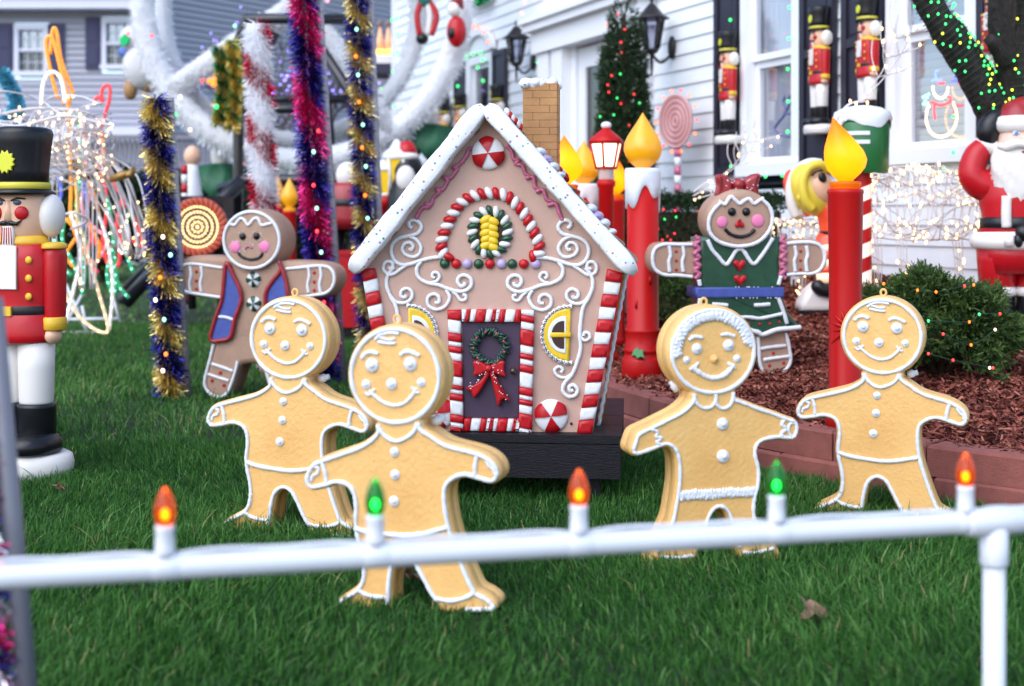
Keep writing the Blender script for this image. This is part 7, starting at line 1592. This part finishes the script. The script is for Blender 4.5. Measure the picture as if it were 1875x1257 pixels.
# dark shrubs, lattice fence and clutter in front of the grey house
t = thing('lattice_fence', 'grey lattice fence below the grey house', 'fence', (0, 0, 0)); Yf = 24
for i in range(34):
    px = 175 + i * 9; a_, b_ = P(px, 306, Yf), P(px, 250, Yf); mb = MB(); mb.box(((a_.x + b_.x) / 2, Yf, (a_.z + b_.z) / 2), (.05, .03, b_.z - a_.z)); mb.build('slat', mat('grey fence', (.22, .21, .25), .8), t)
a_, b_ = P(165, 252, Yf), P(480, 252, Yf); mb = MB(); mb.box(((a_.x + b_.x) / 2, Yf - .03, a_.z), ((b_.x - a_.x), .08, .08)); mb.box(((a_.x + b_.x) / 2, Yf - .03, P(0, 304, Yf).z), ((b_.x - a_.x), .08, .08)); mb.build('rail', mat('grey fence', (.22, .21, .25)), t)
for i, (px, r_, yt) in enumerate(((60, 55, 330), (190, 60, 300), (290, 50, 320), (400, 60, 340), (480, 60, 330), (575, 60, 345), (690, 50, 330), (770, 60, 300))):
    q = P(px, 400, 21 + i * .4); k = q.y / F; q.z = 0; hz = P(0, yt, q.y).z
    bush(['dark bush far left below the grey house', 'dark bush behind the lit wire tangle', 'dark bush behind the blue and gold post', 'dark bush behind the glowing lollipop', 'dark bush behind the red and white tinsel post', 'dark bush behind the magenta post', 'dark bush behind the yellow lanterns', 'dark bush at the far end of the white house'][i], q, r_ * 1.25 * k, .6, hz / 1.95, 900, 40 + i, DLEAF, ln=.12, wd=.05, nl=7)

# ================================================================== ON AND BEFORE THE WHITE HOUSE WALL
def wp(px, py, out=.09):
    Yq = 15500 / (px + 50); return P(px, py, Yq) + WN * out
def wall_string(label, lst, r=.016):
    return lights_on(label, [wp(x, y) for x, y, *_ in lst], [(c[2] if len(c) > 2 else 'green') for c in lst], r, group='green bulb strings round the doors and windows')
wall_string('green bulbs round the first tall window, beside the left nutcracker', [(1356, 38), (1355, 92), (1358, 147), (1358, 200), (1357, 252), (1357, 305), (1465, 15), (1464, 72), (1462, 128), (1463, 187), (1462, 242), (1393, 325), (1421, 324), (1452, 322)])
wall_string('green bulbs round the tall window with the lit snowman', [(1623, 42), (1623, 105), (1624, 165), (1623, 230), (1632, 315), (1669, 313), (1708, 313), (1752, 310), (1768, 280), (1770, 10), (1769, 214)])
c8 = lambda l: [(950 + u / 3.143, v / 3.143) for u, v in l]
wall_string('green bulbs outlining the columned front door', c8([(183, 186), (258, 167), (323, 150), (389, 133), (466, 112), (152, 236), (217, 215), (298, 193), (152, 365), (218, 352), (298, 332), (300, 466), (300, 600), (302, 734), (307, 868), (698, 38), (738, 72), (660, 98), (738, 242), (736, 390), (736, 535), (736, 677)]))
c3 = lambda l, c='green': [(700 + u / 2.992, v / 2.992, c) for u, v in l]
wall_string('orange and green bulbs round the narrow arched window', c3([(470, 228), (490, 187), (515, 160), (540, 150), (567, 157), (597, 178), (620, 232)], 'orange') + c3([(460, 325), (497, 316), (537, 300), (577, 292), (590, 333), (448, 370), (452, 475), (455, 582), (592, 445), (563, 372)]), .024)
c7 = lambda l: [(660 + u / 4.833, v / 4.833) for u, v in l]
lights_on('green bulbs at the far corner of the white house', [P(x, y, 18.6) for x, y in c7([(80, 820), (138, 805), (190, 790), (245, 770), (300, 755), (340, 785), (290, 640), (340, 630), (330, 465), (285, 480), (328, 305), (280, 180), (318, 165), (305, 945), (195, 1050), (150, 1040)])], ['green'] * 16, .026, group='green bulb strings round the doors and windows')
lights_on('orange bulb string along the snowy porch gable', [wp(x, y, .3) for x, y in ((1010, 7), (1005, 27), (1075, 2), (1030, 0), (1050, 1))], ['pink'] * 5, .022)
# orange lights seen inside the storm door
lights_on('column of orange bulbs behind the storm door glass', [wp(950 + u / 3.143, v / 3.143, -.28) for u, v in ((450, 360), (446, 382), (448, 415), (440, 440), (449, 468), (452, 500), (440, 527), (441, 556), (445, 585), (462, 418))], ['orange'] * 10, .024)
lights_on('blue bulbs behind the storm door glass', [wp(950 + u / 3.143, v / 3.143, -.28) for u, v in ((452, 225), (473, 244), (472, 288), (415, 270), (390, 285), (405, 320), (400, 205), (422, 747))], ['blue'] * 8, .022)
t = thing('door_wreath_figure', 'pale pink striped figure hung behind the storm door glass', 'door decoration', wp(950 + 420 / 3.143, 200, -.05), R(-60)); mb = MB(); mb.cookie(ccw([(-.10, -.18), (.14, -.2), (.16, -.1), (.06, .0), (.08, .25), (-.02, .33), (-.10, .2), (-.05, 0)]), .06, .02); mb.build('body', mat('pale pink', (.5, .3, .32), .7), t)
# wall lanterns
def wall_lamp(px, py, label):
    q = wp(px, py, .0); t = thing('wall_lantern', label, 'wall lantern', q, R(-69), 'black wall lanterns by the door'); Bm = mat('matte black iron', (.02, .018, .022), .5, metal=.3)
    c = Vector((0, -.22, 0)); T = Matrix.Translation(c); n = 6
    mb = MB(); mb.lathe([(.012, .30), (.02, .27), (.01, .25), (.03, .235), (.10, .15), (.15, .12), (.15, .11), (.11, .11)], 6, M=T); mb.build('cap', Bm, t)
    for j in range(6):
        a = j * PI / 3; b_ = a + PI / 3; lo_, hi_ = .06, .105
        mb = MB(); mb.tube([c + Vector((lo_ * math.cos(a), lo_ * math.sin(a), -.14)), c + Vector((hi_ * math.cos(a), hi_ * math.sin(a), .11))], .009, 5); mb.build('frame_bar', Bm, t)
        mb = MB(); mb.add([c + Vector((lo_ * math.cos(a), lo_ * math.sin(a), -.14)), c + Vector((lo_ * math.cos(b_), lo_ * math.sin(b_), -.14)), c + Vector((hi_ * math.cos(b_), hi_ * math.sin(b_), .11)), c + Vector((hi_ * math.cos(a), hi_ * math.sin(a), .11))], [(0, 1, 2, 3)], 0, False); mb.build('pane', glass_mat('lantern glass', (.75, .76, .85), .3, .9), t)
    mb = MB(); mb.lathe([(.07, -.14), (.05, -.17), (.015, -.19), (.012, -.30), (.004, -.36)], 8, M=T); mb.build('finial', Bm, t)
    mb = MB(); mb.tube(cr([c + Vector((0, 0, -.18)), c + Vector((0, .08, -.25)), c + Vector((0, .16, -.20)), Vector((0, -.02, -.12))], 5), .012, 6); mb.ell((0, -.03, -.12), (.055, .03, .10), 12, 8); mb.build('bracket', Bm, t)
wall_lamp(1236, 62, 'black wall lantern right of the front door, nearest the nutcrackers'); wall_lamp(981, 92, 'black wall lantern left of the front door, above the toy chimney')
# round pink lollipop with bulbs on a candy stick
q = P(1241, 222, 11.4); zb_ = bedz(q.x, q.y)[0]; t = thing('giant_lollipop', 'pink swirl lollipop disc ringed with orange red bulbs on a candy striped stick', 'lollipop', (q.x, q.y, zb_), R(-42)); k = 11.4 / F; zc_ = q.z - zb_
LPK = mat('pink swirl disc', (.46, .16, .17), .4, coat=.3); LPW = mat('pale pink swirl', (.62, .36, .36), .4, coat=.3)
for i in range(10):
    r0, r1 = (i * 5.0) * k, (i * 5.0 + 4.8) * k; mb = MB(); mb.lathe([(max(r0, .001), 0), (r0 + .002, .02), (r1 - .002, .02), (r1, 0)], 40, sx=.74, M=Matrix.Translation((0, -.02, zc_)) @ Matrix.Rotation(R(90), 4, 'X')); mb.build('swirl_ring', LPW if i % 2 else LPK, t)
for i in range(14):
    a = 2 * PI * i / 14; bulb_at(t, Vector((57 * k * .80 * math.cos(a), -.02, zc_ + 57 * k * math.sin(a))), 'orange' if i % 3 else 'red', .015)
for i in range(12):
    z0 = (zc_ - 50 * k) * i / 12; mb = MB(); mb.lathe([(.028, z0), (.028, z0 + (zc_ - 50 * k) / 12)], 12); mb.build('stick_stripe', PINKI if i % 2 else SNOWP, t)
# snowman, angel and candelabra in the windows
q = wp(1728, 190, -.002); t = thing('lit_snowman', 'snowman outline of glowing beads with red scarf and blue hat in the right window', 'window light', q, R(-66)); kx = 15500 / 1778 / F
def inwin(px, py, out=.03): return wp(px, py, out)
c4 = lambda u, v: (1650 + u / 5.027, v / 5.027)
def beadline(t, lst, col, r, n):
    q = cr([tuple(inwin(*c4(u, v))) for u, v in lst], 6); o_ = t.matrix_basis.inverted()
    s = np.cumsum([0] + [(q[i + 1] - q[i]).length for i in range(len(q) - 1)])
    for i in range(n):
        v = s[-1] * (i + .5) / n; j = int(np.clip(np.searchsorted(s, v) - 1, 0, len(q) - 2)); bulb_at(t, o_ @ q[j].lerp(q[j + 1], (v - s[j]) / max(1e-6, s[j + 1] - s[j])), col, r, 'bead')
    mb = MB(); mb.tube([o_ @ p_ for p_ in q], .004, 5); mb.build('wire', WIREM, t)
beadline(t, [(515, 940), (550, 1060), (530, 1170), (470, 1240), (390, 1262), (310, 1220), (270, 1120), (275, 1020), (300, 970)], 'warm', .011, 30)
beadline(t, [(330, 790), (335, 850), (370, 900), (420, 905), (460, 860), (470, 800)], 'warm', .011, 12); beadline(t, [(310, 945), (350, 955), (400, 972), (460, 955), (500, 915), (470, 895)], 'red', .012, 14); beadline(t, [(345, 960), (342, 1020), (350, 1105)], 'red', .011, 8); beadline(t, [(380, 772), (440, 768)], 'red', .011, 4); beadline(t, [(318, 745), (420, 738)], 'blue', .010, 8); beadline(t, [(360, 735), (355, 670), (385, 655)], 'blue', .010, 6); beadline(t, [(230, 905), (290, 870), (265, 920), (240, 970), (295, 945)], 'aqua', .010, 8)
q = wp(1447, 215, -.002); t = thing('wire_angel', 'unlit blue wire angel outline in the lower sash of the left window', 'window light', q, R(-66)); o_ = t.matrix_basis.inverted(); c4b = lambda u, v: (1150 + u / 2.9925, v / 2.9925); mb = MB()
for lst in ([(880, 530), (870, 560), (890, 600), (905, 570), (930, 540), (912, 525), (900, 545)], [(890, 600), (870, 640), (825, 700), (850, 735), (905, 750), (955, 700), (930, 660), (915, 610)], [(880, 620), (910, 625), (925, 590)]): mb.tube([o_ @ Vector(p_) for p_ in cr([tuple(inwin(*c4b(u, v))) for u, v in lst], 5)], .010, 6)
mb.build('outline', mat('blue grey wire', (.10, .13, .28), .5), t)
t = thing('window_candelabra', 'three candle window light with pink tips in the upper sash of the left window', 'window light', wp(1445, 98, -.15), R(-66)); o_ = t.matrix_basis.inverted()
for u, v in ((853, 190), (884, 152), (913, 185)):
    a_, b_ = o_ @ wp(*c4b(u, v + 8), -.12), o_ @ wp(*c4b(u, 290), -.12); mb = MB(); mb.tube([b_, a_], .012, 8); mb.build('candle_tube', CREAM, t); bulb_at(t, o_ @ wp(*c4b(u, v), -.12), 'pink', .016, 'candle_tip')
# garland swag under the eaves
t = thing('garland_swag', 'dark green garland swag on the siding above the narrow arched window', 'garland', wp(870, 4)); o_ = t.matrix_basis.inverted(); tinsel('tinsel', [o_ @ wp(845, -6, .1), o_ @ wp(862, 4, .1), o_ @ wp(885, 3, .1), o_ @ wp(910, -8, .1)], .07, 900, [T_GREEN], one, .02, t, 90)
# porch at the far end of the white house
t = thing('side_porch', 'pale porch with balustrade and dark awning at the far end of the white house', 'porch', (0, 0, 0)); Yp = 21.5
def pbox(nm, x0, x1, y0, y1, mt, dy=0, dp=.2):
    a_, b_ = P(x0, y1, Yp + dy), P(x1, y0, Yp + dy); mb = MB(); mb.box(((a_.x + b_.x) / 2, Yp + dy, (a_.z + b_.z) / 2), (b_.x - a_.x, dp, b_.z - a_.z)); return mb.build(nm, mt, t)
pbox('awning', 684, 730, 122, 140, mat('navy awning', (.03, .03, .06), .7), -.4, .9); pbox('wall', 680, 760, 140, 158, mat('grey lilac siding', (.4, .4, .5)), .3); pbox('beam', 676, 735, 158, 176, TRIM); pbox('upper_wall', 684, 740, 92, 122, TRIM, .5); pbox('deck', 676, 735, 232, 400, TRIM, .1)
for i in range(9): pbox('baluster', 680 + i * 6, 683 + i * 6, 182, 232, TRIM, 0, .06)
pbox('rear_wall', 676, 740, 176, 234, mat('grey porch wall', (.35, .35, .4), .8), .8)
# two ornament candles lit on the porch roof
t = thing('roof_ornament', 'pair of small orange lit ornaments on a shelf above the porch', 'ornament', P(705, 90, Yp - .2)); k = Yp / F
for x in (-9, 6):
    mb = MB(); mb.lathe([(5 * k, 0), (6 * k, 14 * k), (3 * k, 30 * k), (1 * k, 40 * k)], 12, M=Matrix.Translation((x * k, 0, 0))); mb.build('body', mat('orange white ornament', (.8, .45, .3), .5, emit=(1, .35, .08), estr=.35), t); mb = MB(); mb.ell((x * k, 0, 46 * k), (5 * k, 5 * k, 6 * k), 10, 7); mb.build('head', mat('brown head', (.3, .18, .15), .6), t)
mb = MB(); mb.box((0, 0, -6 * k), (36 * k, .1, 8 * k)); mb.build('shelf', glow('orange strip', (1, .45, .05), 1.6), t)

# ================================================================== FALLEN LEAVES, GARDEN FORK
def leaf(px, py, s, rz, label, z=.045):
    p_ = lawn(px, py); p_.z = z; t = thing('fallen_leaf', label, 'fallen leaf', p_, rz, 'dry fallen leaves on the lawn', s); t.rotation_euler = (R(35), R(20), rz)
    o = []
    for i in range(20):
        a = 2 * PI * i / 20; r_ = .030 * (1 + .45 * math.cos(5 * a)) ; o.append((r_ * math.cos(a), r_ * math.sin(a), .012 * math.sin(3 * a)))
    mb = MB(); mb.add([(0, 0, -.004)] + o, [(0, 1 + i, 1 + (i + 1) % 20) for i in range(20)]); mb.tube([(0, 0, -.004), (.02, -.03, .0), (.03, -.055, .01)], .0012, 5); mb.build('blade', mat('dry leaf', (.26, .14, .09), .8, var=.4, vscale=30), t)
leaf(1488, 1152, 1.15, .4, 'dry brown leaf lying on the grass at the lower right'); leaf(752, 1080, 1.0, 2.0, 'dry brown leaf between the feet of the nearest gingerbread boy')
leaf(1790, 960, .7, 1.0, 'small dry leaf near the retaining wall'); leaf(110, 915, .7, 2.2, 'small dry leaf beside the nutcracker base')
p_ = onbed(1451, 522); t = thing('white_stake', 'small white three pronged stake in the mulch below the brown woman arm', 'garden stake', (p_.x, p_.y - .1, p_.z)); k = p_.y / F
mb = MB()
for x in (-7, 0, 7): mb.box((x * k, 0, 4 * k), (3 * k, .006, 16 * k))
mb.box((0, 0, 14 * k), (17 * k, .006, 5 * k)); mb.box((0, 0, -6 * k), (4 * k, .006, 14 * k)); mb.build('prongs', PVC, t)
